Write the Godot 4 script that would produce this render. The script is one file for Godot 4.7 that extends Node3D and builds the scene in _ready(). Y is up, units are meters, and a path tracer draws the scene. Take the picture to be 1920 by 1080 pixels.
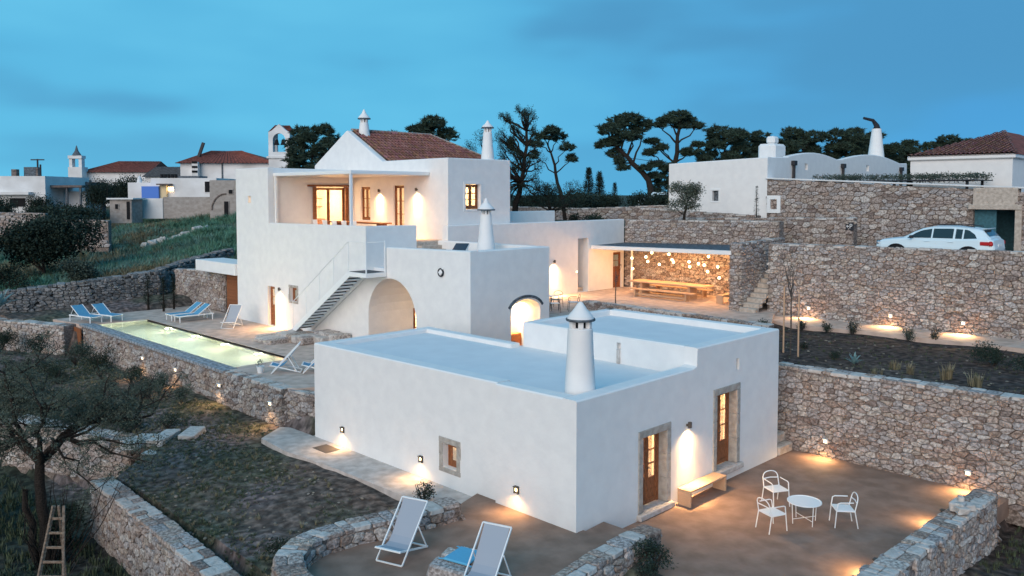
extends Node3D
# A whitewashed island villa at dusk. Distances in metres. X runs along the terrace fronts (away to the right), W along the pool
# (away to the left), so that a place is v(X, height, W) and Godot's z is -W. The right terrace lies at -0.47, the pool deck at 1.1.

class MB:
	var v := PackedVector3Array()
	var n := PackedVector3Array()
	var c := PackedColorArray()
	var org := Vector3.ZERO
	var col := Color.WHITE
	var colored := false

	func tri(a: Vector3, b: Vector3, d: Vector3) -> void:
		var m := (d - a).cross(b - a)
		if m.length_squared() < 1e-16:
			return
		m = m.normalized()
		v.append(a - org); v.append(b - org); v.append(d - org)
		n.append(m); n.append(m); n.append(m)
		if colored:
			c.append(col); c.append(col); c.append(col)

	func trin(a: Vector3, b: Vector3, d: Vector3, na: Vector3, nb: Vector3, nd: Vector3) -> void:
		var m := (d - a).cross(b - a)
		if m.length_squared() < 1e-16:
			return
		if m.dot(na + nb + nd) < 0.0:
			var t := b; b = d; d = t
			t = nb; nb = nd; nd = t
		v.append(a - org); v.append(b - org); v.append(d - org)
		n.append(na); n.append(nb); n.append(nd)
		if colored:
			c.append(col); c.append(col); c.append(col)

	func trid(a: Vector3, b: Vector3, d: Vector3, out: Vector3) -> void:   # turned towards out
		if (d - a).cross(b - a).dot(out) < 0.0:
			tri(a, d, b)
		else:
			tri(a, b, d)

	func quad(a: Vector3, b: Vector3, d: Vector3, e: Vector3, out: Vector3) -> void:
		if (d - a).cross(b - a).dot(out) < 0.0:
			tri(a, d, b); tri(a, e, d)
		else:
			tri(a, b, d); tri(a, d, e)

	func poly(p: Array, out: Vector3) -> void:   # a convex polygon
		for i in range(1, p.size() - 1):
			trid(p[0], p[i], p[i + 1], out)

	func obox(t: Transform3D, s: Vector3, bev := 0.0) -> void:   # a box of size s about the origin of t, edges chamfered by bev
		var h := s * 0.5
		var b := minf(bev, minf(h.x, minf(h.y, h.z)) * 0.6)
		var q := func(sx: float, sy: float, sz: float, ax: int) -> Vector3:
			return t * Vector3(sx * (h.x - (0.0 if ax == 0 else b)), sy * (h.y - (0.0 if ax == 1 else b)), sz * (h.z - (0.0 if ax == 2 else b)))
		for s1 in [-1.0, 1.0]:
			quad(q.call(s1, -1, -1, 0), q.call(s1, 1, -1, 0), q.call(s1, 1, 1, 0), q.call(s1, -1, 1, 0), t.basis.x * s1)
			quad(q.call(-1, s1, -1, 1), q.call(1, s1, -1, 1), q.call(1, s1, 1, 1), q.call(-1, s1, 1, 1), t.basis.y * s1)
			quad(q.call(-1, -1, s1, 2), q.call(1, -1, s1, 2), q.call(1, 1, s1, 2), q.call(-1, 1, s1, 2), t.basis.z * s1)
			if b > 0.0:
				for s2 in [-1.0, 1.0]:
					quad(q.call(s1, s2, -1, 0), q.call(s1, s2, 1, 0), q.call(s1, s2, 1, 1), q.call(s1, s2, -1, 1), t.basis.x * s1 + t.basis.y * s2)
					quad(q.call(s1, -1, s2, 0), q.call(s1, 1, s2, 0), q.call(s1, 1, s2, 2), q.call(s1, -1, s2, 2), t.basis.x * s1 + t.basis.z * s2)
					quad(q.call(-1, s1, s2, 1), q.call(1, s1, s2, 1), q.call(1, s1, s2, 2), q.call(-1, s1, s2, 2), t.basis.y * s1 + t.basis.z * s2)
					for s3 in [-1.0, 1.0]:
						trid(q.call(s1, s2, s3, 0), q.call(s1, s2, s3, 1), q.call(s1, s2, s3, 2), t.basis.x * s1 + t.basis.y * s2 + t.basis.z * s3)

	func box(a: Vector3, b: Vector3, bev := 0.0) -> void:
		obox(Transform3D(Basis(), (a + b) * 0.5), (b - a).abs(), bev)

	func bar(a: Vector3, b: Vector3, w: float, hgt: float, bev := 0.0) -> void:   # a square bar from a to b
		var z := (b - a).normalized()
		var x := Vector3.UP.cross(z)
		x = Vector3.RIGHT if x.length() < 0.01 else x.normalized()
		obox(Transform3D(Basis(x, z.cross(x), z), (a + b) * 0.5), Vector3(w, hgt, (b - a).length()), bev)

	func tube(p: Array, r: Array, sides := 8, caps := true) -> void:
		var rings := []
		var x := Vector3.ZERO
		for i in p.size():
			var d: Vector3 = (p[mini(i + 1, p.size() - 1)] - p[maxi(i - 1, 0)]).normalized()
			if x == Vector3.ZERO:
				x = d.cross(Vector3.UP if absf(d.y) < 0.9 else Vector3.RIGHT).normalized()
			x = (x - d * x.dot(d)).normalized()
			var y := d.cross(x)
			var ring := []
			for k in sides:
				var a := TAU * k / sides
				ring.append(x * cos(a) + y * sin(a))
			rings.append(ring)
		for i in p.size() - 1:
			for k in sides:
				var l := (k + 1) % sides
				var a: Vector3 = rings[i][k]; var b: Vector3 = rings[i][l]; var d: Vector3 = rings[i + 1][l]; var e: Vector3 = rings[i + 1][k]
				trin(p[i] + a * r[i], p[i] + b * r[i], p[i + 1] + d * r[i + 1], a, b, d)
				trin(p[i] + a * r[i], p[i + 1] + d * r[i + 1], p[i + 1] + e * r[i + 1], a, d, e)
		if caps:
			for i in [0, p.size() - 1]:
				if r[i] > 0.002:
					var out: Vector3 = (p[i] - p[1 if i == 0 else i - 1])
					for k in range(1, sides - 1):
						trid(p[i] + rings[i][0] * r[i], p[i] + rings[i][k] * r[i], p[i] + rings[i][k + 1] * r[i], out)

	func lathe(at: Vector3, prof: Array, sides := 20, wob := 0.0) -> void:   # prof: Vector2(radius, height), turned about the vertical through at
		for i in prof.size() - 1:
			var p: Vector2 = prof[i]; var q: Vector2 = prof[i + 1]
			var d := (q - p).normalized()
			for k in sides:
				var a := TAU * k / sides; var b := TAU * (k + 1) / sides
				var ca := Vector3(cos(a), 0, sin(a)); var cb := Vector3(cos(b), 0, sin(b))
				var na := (ca * d.y - Vector3.UP * d.x).normalized(); var nb := (cb * d.y - Vector3.UP * d.x).normalized()
				var wa := 1.0 + wob * sin(a * 3.0 + p.y * 2.0); var wb := 1.0 + wob * sin(b * 3.0 + p.y * 2.0)
				trin(at + ca * p.x * wa + Vector3.UP * p.y, at + cb * p.x * wb + Vector3.UP * p.y, at + cb * q.x * wb + Vector3.UP * q.y, na, nb, nb)
				trin(at + ca * p.x * wa + Vector3.UP * p.y, at + cb * q.x * wb + Vector3.UP * q.y, at + ca * q.x * wa + Vector3.UP * q.y, na, nb, na)

	func ball(at: Vector3, r: float, squash := 1.0, sides := 12) -> void:
		var prof := []
		for i in 9:
			prof.append(Vector2(r * sin(PI * i / 8.0) + 0.0001, -r * squash * cos(PI * i / 8.0)))
		lathe(at, prof, sides)

	func done() -> ArrayMesh:
		var a := []
		a.resize(Mesh.ARRAY_MAX)
		a[Mesh.ARRAY_VERTEX] = v
		a[Mesh.ARRAY_NORMAL] = n
		if colored:
			a[Mesh.ARRAY_COLOR] = c
		var m := ArrayMesh.new()
		if v.size():
			m.add_surface_from_arrays(Mesh.PRIMITIVE_TRIANGLES, a)
		return m

var M := {}
var rng := RandomNumberGenerator.new()
var noise := FastNoiseLite.new()
var taken := {}
const EYE := Vector3(0, 8, 0)

func v(x: float, h: float, w: float) -> Vector3:
	return Vector3(x, h, -w)

func sd(s: float, d: float, h: float) -> Vector3:   # s metres across and d metres along the diagonal that halves X and W
	return Vector3((d + s) * 0.70711, h, -(d - s) * 0.70711)

func numbered(called: String) -> String:
	var k: int = taken.get(called, 0)
	taken[called] = k + 1
	return called if k == 0 else "%s_%03d" % [called, k]

func tag(o: Node, label: String, category := "", group := "", kind := "") -> Node:
	if label: o.set_meta("label", label)
	if category: o.set_meta("category", category)
	if group: o.set_meta("group", group)
	if kind: o.set_meta("kind", kind)
	return o

func thing(called: String, label: String, category: String, at: Vector3, turn := 0.0, group := "", kind := "") -> Node3D:
	var o := Node3D.new()
	o.name = numbered(called)
	add_child(o)
	o.position = at
	o.rotation.y = turn
	tag(o, label, category, group, kind)
	return o

func mb(root: Node3D = null) -> MB:   # collects faces in the world's axes for a part of root
	var b := MB.new()
	if root: b.org = root.position
	return b

func part(parent: Node, called: String, what, mat: Material) -> MeshInstance3D:
	var o := MeshInstance3D.new()
	o.name = called
	o.mesh = what.done() if what is MB else what
	o.material_override = mat
	parent.add_child(o, true)
	return o

func solo(called: String, what, mat: Material, label: String, category := "", group := "", kind := "") -> MeshInstance3D:
	var o := part(self, numbered(called), what, mat)
	tag(o, label, category, group, kind)
	return o

func copy_of(o: Node3D, at: Vector3, turn: float, label := "") -> Node3D:
	var c: Node3D = o.duplicate()
	c.name = numbered(String(o.name).rstrip("0123456789").rstrip("_"))
	add_child(c)
	c.position = at
	c.rotation.y = turn
	if label: c.set_meta("label", label)
	return c

func wbox(b: MB, x0: float, x1: float, h0: float, h1: float, w0: float, w1: float, bev := 0.0) -> void:
	b.box(v(x0, h0, w0), v(x1, h1, w1), bev)

# ---- materials
func lin(r: float, g: float, b: float) -> Color:
	return Color(r, g, b).linear_to_srgb()

func noise_tex(seed_: int, freq: float, lo: Color, hi: Color, kind := FastNoiseLite.TYPE_SIMPLEX, size := 512, oct := 4, mid := 0.5) -> NoiseTexture2D:
	var f := FastNoiseLite.new()
	f.seed = seed_
	f.noise_type = kind
	f.frequency = freq
	f.fractal_octaves = oct
	var t := NoiseTexture2D.new()
	t.width = size; t.height = size
	t.seamless = true
	t.noise = f
	var g := Gradient.new()
	g.set_color(0, lo); g.set_color(1, hi)
	g.set_offset(0, maxf(0.0, mid - 0.4)); g.set_offset(1, minf(1.0, mid + 0.4))
	t.color_ramp = g
	return t

func mat(called: String, base: Color, rough := 0.9, tex: Texture2D = null, scale := 0.3, bump: Texture2D = null, bump_cm := 0.0, world := true) -> StandardMaterial3D:
	var m := StandardMaterial3D.new()
	m.resource_name = called
	m.albedo_color = base
	m.roughness = rough
	m.metallic_specular = 0.35
	if tex or bump:
		m.uv1_triplanar = true
		m.uv1_world_triplanar = world
		m.uv1_scale = Vector3.ONE * scale
	if tex: m.albedo_texture = tex
	if bump:
		m.heightmap_enabled = true
		m.heightmap_texture = bump
		m.heightmap_scale = bump_cm
	M[called] = m
	return m

func glow(called: String, c: Color, e: float) -> StandardMaterial3D:
	var m := StandardMaterial3D.new()
	m.resource_name = called
	m.albedo_color = c
	m.emission_enabled = true
	m.emission = c
	m.emission_energy_multiplier = e
	M[called] = m
	return m

var stone_mats := []
var stone_cols := []
var dry_mats := []
var dry_cols := []

func make_materials() -> void:
	var W1 := Color(1, 1, 1)
	var mottled := noise_tex(1, 0.006, Color(0.972, 0.972, 0.975), W1, FastNoiseLite.TYPE_SIMPLEX, 1024, 6, 0.42)
	var grain := noise_tex(2, 0.03, Color(0, 0, 0), W1, FastNoiseLite.TYPE_SIMPLEX, 512, 5)
	var lumps := noise_tex(3, 0.012, Color(0, 0, 0), W1, FastNoiseLite.TYPE_SIMPLEX, 512, 3)
	var worn := noise_tex(4, 0.008, Color(0.55, 0.53, 0.52), W1, FastNoiseLite.TYPE_SIMPLEX, 1024, 6, 0.45)
	var soft := noise_tex(14, 0.006, Color(0.84, 0.83, 0.82), W1, FastNoiseLite.TYPE_SIMPLEX, 1024, 7, 0.42)
	var spots := noise_tex(5, 0.02, Color(0.45, 0.42, 0.4), W1, FastNoiseLite.TYPE_CELLULAR, 512, 3, 0.4)
	mat("plaster", lin(0.80, 0.785, 0.765), 0.92, mottled, 0.22, grain, 0.25)
	mat("roof_plaster", lin(0.74, 0.745, 0.75), 0.9, mottled, 0.13, lumps, 0.4)
	mat("warm_plaster", lin(0.82, 0.77, 0.68), 0.92, mottled, 0.3)
	mat("far_plaster", lin(0.80, 0.80, 0.80), 0.95, soft, 0.05)
	mat("blue_plaster", lin(0.10, 0.22, 0.62), 0.9)
	mat("cream_plaster", lin(0.72, 0.58, 0.36), 0.9)
	mat("old_plaster", lin(0.40, 0.365, 0.34), 0.95, soft, 0.3, lumps, 2.0)
	mat("deck", lin(0.62, 0.48, 0.405), 0.85, soft, 0.21, grain, 0.4)
	mat("terrace", lin(0.31, 0.205, 0.157), 0.85, soft, 0.17, grain, 0.4)
	mat("path", lin(0.60, 0.53, 0.49), 0.88, soft, 0.3, grain, 0.6)
	mat("parking", lin(0.27, 0.23, 0.19), 0.95, worn, 0.2, grain, 0.8)
	mat("soil", lin(0.105, 0.07, 0.05), 1.0, noise_tex(6, 0.02, Color(0.35, 0.33, 0.33), W1, FastNoiseLite.TYPE_SIMPLEX, 1024, 6), 0.22, lumps, 9.0)
	var g := mat("ground", Color.WHITE, 1.0, noise_tex(7, 0.015, Color(0.42, 0.42, 0.42), W1, FastNoiseLite.TYPE_SIMPLEX, 1024, 6), 0.15, lumps, 8.0)
	g.vertex_color_use_as_albedo = true
	mat("mortar", lin(0.36, 0.30, 0.265), 1.0, worn, 0.8, grain, 2.0)
	mat("dark_joint", lin(0.07, 0.065, 0.06), 1.0, worn, 0.8, grain, 2.0)
	var cols := [[0.62, 0.53, 0.48], [0.53, 0.44, 0.40], [0.49, 0.41, 0.37], [0.74, 0.68, 0.63], [0.48, 0.37, 0.31], [0.52, 0.48, 0.47], [0.36, 0.29, 0.26], [0.60, 0.51, 0.44], [0.62, 0.57, 0.55], [0.57, 0.47, 0.41]]
	for i in cols.size():
		var k: Array = cols[i]
		stone_cols.append(Color(k[0], k[1], k[2]))
		stone_mats.append(mat("stone_tone_%d" % i, lin(k[0], k[1], k[2]), 0.93, worn, 0.9, grain, 1.6))
		var y: float = (k[0] + k[1] + k[2]) / 3.0 * 0.62
		dry_cols.append(Color(y, y, y * 1.0))
		dry_mats.append(mat("grey_stone_tone_%d" % i, lin(y, y, y), 0.95, worn, 0.9, grain, 2.0))
	var sv := mat("stones", Color.WHITE, 0.93, worn, 0.9, grain, 1.6)
	sv.vertex_color_use_as_albedo = true
	var pe := mat("pebble", lin(0.30, 0.25, 0.22), 0.95)
	pe.vertex_color_use_as_albedo = true
	mat("trim_stone", lin(0.47, 0.43, 0.385), 0.9, soft, 0.5, grain, 1.2)
	mat("pale_stone", lin(0.60, 0.555, 0.52), 0.9, soft, 0.6, grain, 1.2)
	mat("step_stone", lin(0.56, 0.48, 0.41), 0.9, soft, 0.6, grain, 1.2)
	mat("white_paint", lin(0.80, 0.80, 0.79), 0.45)
	mat("white_metal", lin(0.82, 0.82, 0.81), 0.4)
	mat("dark_metal", lin(0.03, 0.03, 0.035), 0.5)
	mat("bronze", lin(0.10, 0.08, 0.065), 0.55)
	var woodgrain := noise_tex(8, 0.02, Color(0.62, 0.55, 0.5), W1, FastNoiseLite.TYPE_SIMPLEX, 512, 5)
	var palegrain := noise_tex(18, 0.02, Color(0.86, 0.83, 0.8), W1, FastNoiseLite.TYPE_SIMPLEX, 512, 5)
	mat("door_wood", lin(0.40, 0.165, 0.075), 0.6, woodgrain, 1.0).uv1_scale = Vector3(5, 0.5, 5)
	mat("pale_wood", lin(0.62, 0.42, 0.28), 0.6, palegrain, 1.0).uv1_scale = Vector3(0.4, 4, 4)
	mat("grey_wood", lin(0.30, 0.24, 0.19), 0.8, woodgrain, 1.2, grain, 0.6)
	mat("bark", lin(0.06, 0.048, 0.04), 0.95, spots, 2.0, grain, 3.0)
	mat("pale_bark", lin(0.20, 0.17, 0.15), 0.95, spots, 2.0, grain, 3.0)
	mat("grey_mesh", lin(0.33, 0.36, 0.41), 0.7)
	mat("blue_mesh", lin(0.10, 0.30, 0.46), 0.7)
	mat("blue_cloth", lin(0.12, 0.42, 0.62), 0.85, mottled, 1.5)
	mat("slate", lin(0.16, 0.19, 0.22), 0.8, worn, 0.5, grain, 1.0)
	mat("far_tile", lin(0.33, 0.105, 0.075), 0.9, worn, 0.25)
	mat("brown_tile", lin(0.24, 0.19, 0.17), 0.9, worn, 0.25)
	var rt := mat("roof_tile", Color.WHITE, 0.85, worn, 0.9, grain, 0.8)
	rt.vertex_color_use_as_albedo = true
	mat("teal_door", lin(0.05, 0.15, 0.19), 0.7, soft, 0.7)
	mat("dark_inside", lin(0.012, 0.012, 0.014), 0.9)
	mat("pool_lining", lin(0.76, 0.76, 0.64), 0.6, mottled, 0.6)
	mat("pool_stone", lin(0.42, 0.46, 0.50), 0.8, worn, 0.5, grain, 0.8)
	mat("car_paint", lin(0.62, 0.74, 0.79), 0.22).clearcoat_enabled = true
	mat("car_glass", lin(0.02, 0.03, 0.035), 0.08).metallic_specular = 0.6
	mat("tail_red", lin(0.45, 0.02, 0.02), 0.25)
	mat("chrome", lin(0.6, 0.6, 0.62), 0.2).metallic = 1.0
	mat("tyre", lin(0.02, 0.02, 0.02), 0.9)
	mat("solar", lin(0.03, 0.04, 0.06), 0.2)
	var wa := mat("water", Color(0.93, 1.0, 0.97, 0.0), 0.02)
	wa.refraction_enabled = true
	wa.refraction_scale = 0.033
	for k in [["pane", 0.12, 0.05]]:
		var p := mat(k[0], Color(0.75, 0.9, 0.92, k[1]), k[2])
		p.transparency = BaseMaterial3D.TRANSPARENCY_ALPHA
		p.metallic_specular = 0.5
	var dim := mat("curtain", lin(0.85, 0.76, 0.62), 0.95, woodgrain, 1.0)
	dim.backlight_enabled = true
	dim.backlight = Color(1.0, 1.0, 1.0)
	var ripple := noise_tex(9, 0.02, Color(0, 0, 0), W1, FastNoiseLite.TYPE_SIMPLEX, 512, 3)
	M.water.heightmap_enabled = true
	M.water.heightmap_texture = ripple
	M.water.heightmap_scale = 0.35
	M.water.uv1_triplanar = true
	M.water.uv1_world_triplanar = true
	M.water.uv1_scale = Vector3.ONE * 0.5
	for k in [["pine_needles", 0.062, 0.098, 0.074], ["dark_leaves", 0.042, 0.068, 0.053], ["olive_leaves", 0.16, 0.185, 0.15], ["shrub_leaves", 0.04, 0.062, 0.042], ["grey_leaves", 0.10, 0.13, 0.11], ["cypress_leaves", 0.022, 0.034, 0.024], ["agave_leaves", 0.16, 0.27, 0.27], ["twigs", 0.05, 0.04, 0.035], ["field_grass", 0.18, 0.36, 0.26], ["pale_grass", 0.24, 0.38, 0.33], ["dry_grass", 0.36, 0.30, 0.20], ["low_weeds", 0.13, 0.155, 0.095]]:
		var l := mat(k[0], lin(k[1], k[2], k[3]), 0.8)
		l.vertex_color_use_as_albedo = true
		l.backlight_enabled = true
		l.backlight = Color(0.3, 0.3, 0.3)
	glow("lamp_glow", Color(1, 0.86, 0.62), 6.0)
	glow("bulb_glow", Color(1, 0.84, 0.58), 9.0)
	glow("pool_glow", Color(1.0, 1.0, 0.86), 6.0)

const WARM := Color(1.0, 0.80, 0.55)

func omni(at: Vector3, e: float, c := WARM, size := 0.05) -> void:
	var l := OmniLight3D.new()
	l.position = at
	l.light_energy = e
	l.light_color = c
	l.light_size = size
	l.shadow_enabled = true
	l.omni_range = 30.0
	l.omni_attenuation = 2.0
	l.name = "lamp_light"
	add_child(l, true)

func spot(at: Vector3, towards: Vector3, e: float, half_angle: float, c := WARM, size := 0.03, soft := 1.0) -> void:
	var l := SpotLight3D.new()
	l.light_energy = e
	l.light_color = c
	l.light_size = size
	l.spot_angle = half_angle
	l.spot_angle_attenuation = soft
	l.shadow_enabled = true
	l.spot_range = 30.0
	l.spot_attenuation = 2.0
	l.name = "lamp_light"
	add_child(l, true)
	l.look_at_from_position(at, at + towards, Vector3.UP if absf(towards.normalized().y) < 0.99 else Vector3.RIGHT)

# ---- plastered walls: U runs along the wall, its outer face looks along U x UP; top is a list of Vector2(u, height); holes {a, b, lo, hi, rise}
func wall_top(top: Array, u: float) -> float:
	for i in top.size() - 1:
		if u <= top[i + 1].x + 1e-5:
			return lerpf(top[i].y, top[i + 1].y, clampf((u - top[i].x) / maxf(1e-6, top[i + 1].x - top[i].x), 0, 1))
	return top[-1].y

func hole_top(h: Dictionary, u: float) -> float:
	var rise: float = h.get("rise", 0.0)
	var t: float = (u - h.a) / (h.b - h.a) * 2.0 - 1.0
	return h.hi + rise * sqrt(maxf(0.0, 1.0 - t * t))

func panel(b: MB, o: Vector3, U: Vector3, L: float, bot: float, top: Array, th: float, holes := [], ch := 0.03, back := true) -> void:
	var N := U.cross(Vector3.UP)
	var us := [0.0, L]
	for p in top: us.append(p.x)
	for h in holes:
		var k := 16 if h.get("rise", 0.0) > 0.0 else 1
		for i in k + 1: us.append(lerpf(h.a, h.b, (1.0 - cos(PI * i / k)) * 0.5))
	us.sort()
	var P := func(u: float, y: float, d: float) -> Vector3: return Vector3(o.x, y, o.z) + U * u - N * d
	for i in us.size() - 1:
		var u0: float = us[i]; var u1: float = us[i + 1]
		if u1 - u0 < 1e-4 or u0 < -1e-4 or u1 > L + 1e-4: continue
		var mid := (u0 + u1) * 0.5
		var over := holes.filter(func(h): return h.a < mid and h.b > mid)
		over.sort_custom(func(x, y): return x.lo < y.lo)
		var c0 := bot; var c1 := bot
		for h in over:
			var lo: float = maxf(h.lo, bot)
			var hi0 := hole_top(h, u0); var hi1 := hole_top(h, u1)
			if lo > c0 + 1e-4:
				b.quad(P.call(u0, c0, 0), P.call(u1, c1, 0), P.call(u1, lo, 0), P.call(u0, lo, 0), N)
				if back: b.quad(P.call(u0, c0, th), P.call(u1, c1, th), P.call(u1, lo, th), P.call(u0, lo, th), -N)
			b.quad(P.call(u0, lo, 0), P.call(u1, lo, 0), P.call(u1, lo, th), P.call(u0, lo, th), Vector3.UP)
			b.quad(P.call(u0, hi0, 0), P.call(u1, hi1, 0), P.call(u1, hi1, th), P.call(u0, hi0, th), Vector3.DOWN)
			c0 = hi0; c1 = hi1
		var t0 := wall_top(top, u0); var t1 := wall_top(top, u1)
		b.quad(P.call(u0, c0, 0), P.call(u1, c1, 0), P.call(u1, t1 - ch, 0), P.call(u0, t0 - ch, 0), N)
		if back: b.quad(P.call(u0, c0, th), P.call(u1, c1, th), P.call(u1, t1 - ch, th), P.call(u0, t0 - ch, th), -N)
		if ch > 0.0:
			b.quad(P.call(u0, t0 - ch, 0), P.call(u1, t1 - ch, 0), P.call(u1, t1, ch), P.call(u0, t0, ch), N + Vector3.UP)
			b.quad(P.call(u0, t0 - ch, th), P.call(u1, t1 - ch, th), P.call(u1, t1, th - ch), P.call(u0, t0, th - ch), Vector3.UP - N)
		b.quad(P.call(u0, t0, ch), P.call(u1, t1, ch), P.call(u1, t1, th - ch), P.call(u0, t0, th - ch), Vector3.UP)
	for h in holes:
		for s in [0, 1]:
			var u: float = h.b if s else h.a
			if h.hi > h.lo:
				b.quad(P.call(u, h.lo, 0), P.call(u, h.hi, 0), P.call(u, h.hi, th), P.call(u, h.lo, th), -U if s else U)
	for u in [0.0, L]:
		var t := wall_top(top, u)
		b.quad(P.call(u, bot, 0), P.call(u, t - ch, 0), P.call(u, t - ch, th), P.call(u, bot, th), U * (1.0 if u > 0 else -1.0))
		b.quad(P.call(u, t - ch, 0), P.call(u, t, ch), P.call(u, t, th - ch), P.call(u, t - ch, th), U * (1.0 if u > 0 else -1.0))

const TOX := Vector3(1, 0, 0)    # a wall along X, looking towards -W
const TOW := Vector3(0, 0, 1)    # a wall along W (from far to near), looking towards -X

func flat(h: float, L: float) -> Array:
	return [Vector2(0, h), Vector2(L, h)]

func _ready() -> void:
	# camera: about level with the villa roof, looking along the diagonal, slightly down; the lens is shifted a little
	var cam := Camera3D.new()
	cam.name = "camera"
	add_child(cam)
	cam.position = EYE
	cam.look_at_from_position(EYE, EYE + Vector3(1, 0, -1).normalized() * cos(deg_to_rad(3.0)) + Vector3.DOWN * sin(deg_to_rad(3.0)))
	var near := 0.1
	cam.set_frustum(near * 1080.0 / 1550.0, Vector2(0, -near * 93.8 / 1550.0), near, 4000.0)
	cam.current = true
	# dusk sky
	var env := Environment.new()
	env.background_mode = Environment.BG_SKY
	env.tonemap_mode = Environment.TONE_MAPPER_LINEAR
	env.tonemap_exposure = EXPOSURE
	env.sdfgi_enabled = true
	env.ssao_enabled = true
	env.ssil_enabled = true
	var sky := Sky.new()
	var pm := PanoramaSkyMaterial.new()
	pm.panorama = dusk_sky()
	sky.sky_material = pm
	env.sky = sky
	var we := WorldEnvironment.new()
	we.name = "world"
	we.environment = env
	add_child(we)
	# the last glow of the sunset, broad and soft, from behind the camera
	var sun := DirectionalLight3D.new()
	sun.name = "sunset_glow"
	sun.light_energy = SUN
	sun.light_color = SUN_COLOR
	sun.light_angular_distance = 50.0
	sun.shadow_enabled = true
	add_child(sun)
	sun.look_at_from_position(Vector3.ZERO, Vector3(0.84, -0.36, -0.36))
	rng.seed = 1
	noise.seed = 4
	noise.frequency = 0.05
	noise.fractal_octaves = 4
	make_materials()
	make_cells()
	make_tufts()
	build_land()
	front_yards()
	pool()
	front_house()
	villa()
	arch_house()
	courtyard()
	stone_walls()
	village()
	metal_stair()
	furniture()
	car()
	plants()

const EXPOSURE := 1.75
const SUN := 0.44
const SUN_COLOR := Color(1.0, 0.92, 0.86)

func dusk_sky() -> ImageTexture:
	var w := 1024; var h := 512
	var im := Image.create(w, h, false, Image.FORMAT_RGBF)
	var n1 := FastNoiseLite.new()
	n1.seed = 12; n1.frequency = 1.0; n1.fractal_octaves = 5
	for j in h:
		var el := PI * (0.5 - (j + 0.5) / h)
		for i in w:
			var az := TAU * (i + 0.5) / w
			var d := Vector3(sin(az) * cos(el), sin(el), -cos(az) * cos(el))
			var right := d.dot(Vector3(0.7071, 0, 0.7071))
			var up := maxf(0.0, d.y)
			# clear cyan air, a little deeper towards the east (right) and upwards
			var c := Color(0.098, 0.405, 0.665).lerp(Color(0.088, 0.37, 0.62), smoothstep(0.0, 0.5, up))
			c = c.lerp(Color(0.062, 0.265, 0.575), clampf(right * 1.6 + 0.15, 0.0, 0.9) * (1.0 - 0.4 * up))
			# streaky cloud sheets flattened towards the horizon
			var p := d / (0.2 + up)
			var k := n1.get_noise_3d(p.x * 0.42, p.z * 0.42, 3.0) * 0.9 + n1.get_noise_3d(d.x * 1.6, d.y * 9.0, d.z * 1.6) * 0.6
			c = c.lerp(Color(0.068, 0.25, 0.47), smoothstep(-0.06, 0.34, k) * 0.8)
			c = c.lerp(Color(0.135, 0.49, 0.74), smoothstep(0.02, 0.42, -k) * 0.5 * clampf(0.6 - right * 1.3, 0.1, 1.0))
			c = c.lerp(Color(0.115, 0.45, 0.70).lerp(Color(0.075, 0.33, 0.63), clampf(right * 1.6 + 0.25, 0.0, 1.0)), (1.0 - smoothstep(0.0, 0.16, up)) * 0.6)
			im.set_pixel(i, j, Color(c.r * 0.98, c.g * 1.03, c.b * 0.99) * SKY)
	return ImageTexture.create_from_image(im)

const SKY := 0.68

# ---- rubble stone walls: each stone is a cell of a jittered pattern with its own outline, bevel and bulge
const TW := 2.8
const TH := 1.75
var cells := []      # [tile][k] = {at: Vector2, mesh: ArrayMesh, v: PackedVector3Array, n: PackedVector3Array}

func clip_cell(p: Array, mid: Vector2, dir: Vector2) -> Array:
	var out := []
	for i in p.size():
		var a: Vector2 = p[i]; var b: Vector2 = p[(i + 1) % p.size()]
		var da := (a - mid).dot(dir); var db := (b - mid).dot(dir)
		if da <= 0: out.append(a)
		if (da < 0 and db > 0) or (da > 0 and db < 0): out.append(a.lerp(b, da / (da - db)))
	return out

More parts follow.
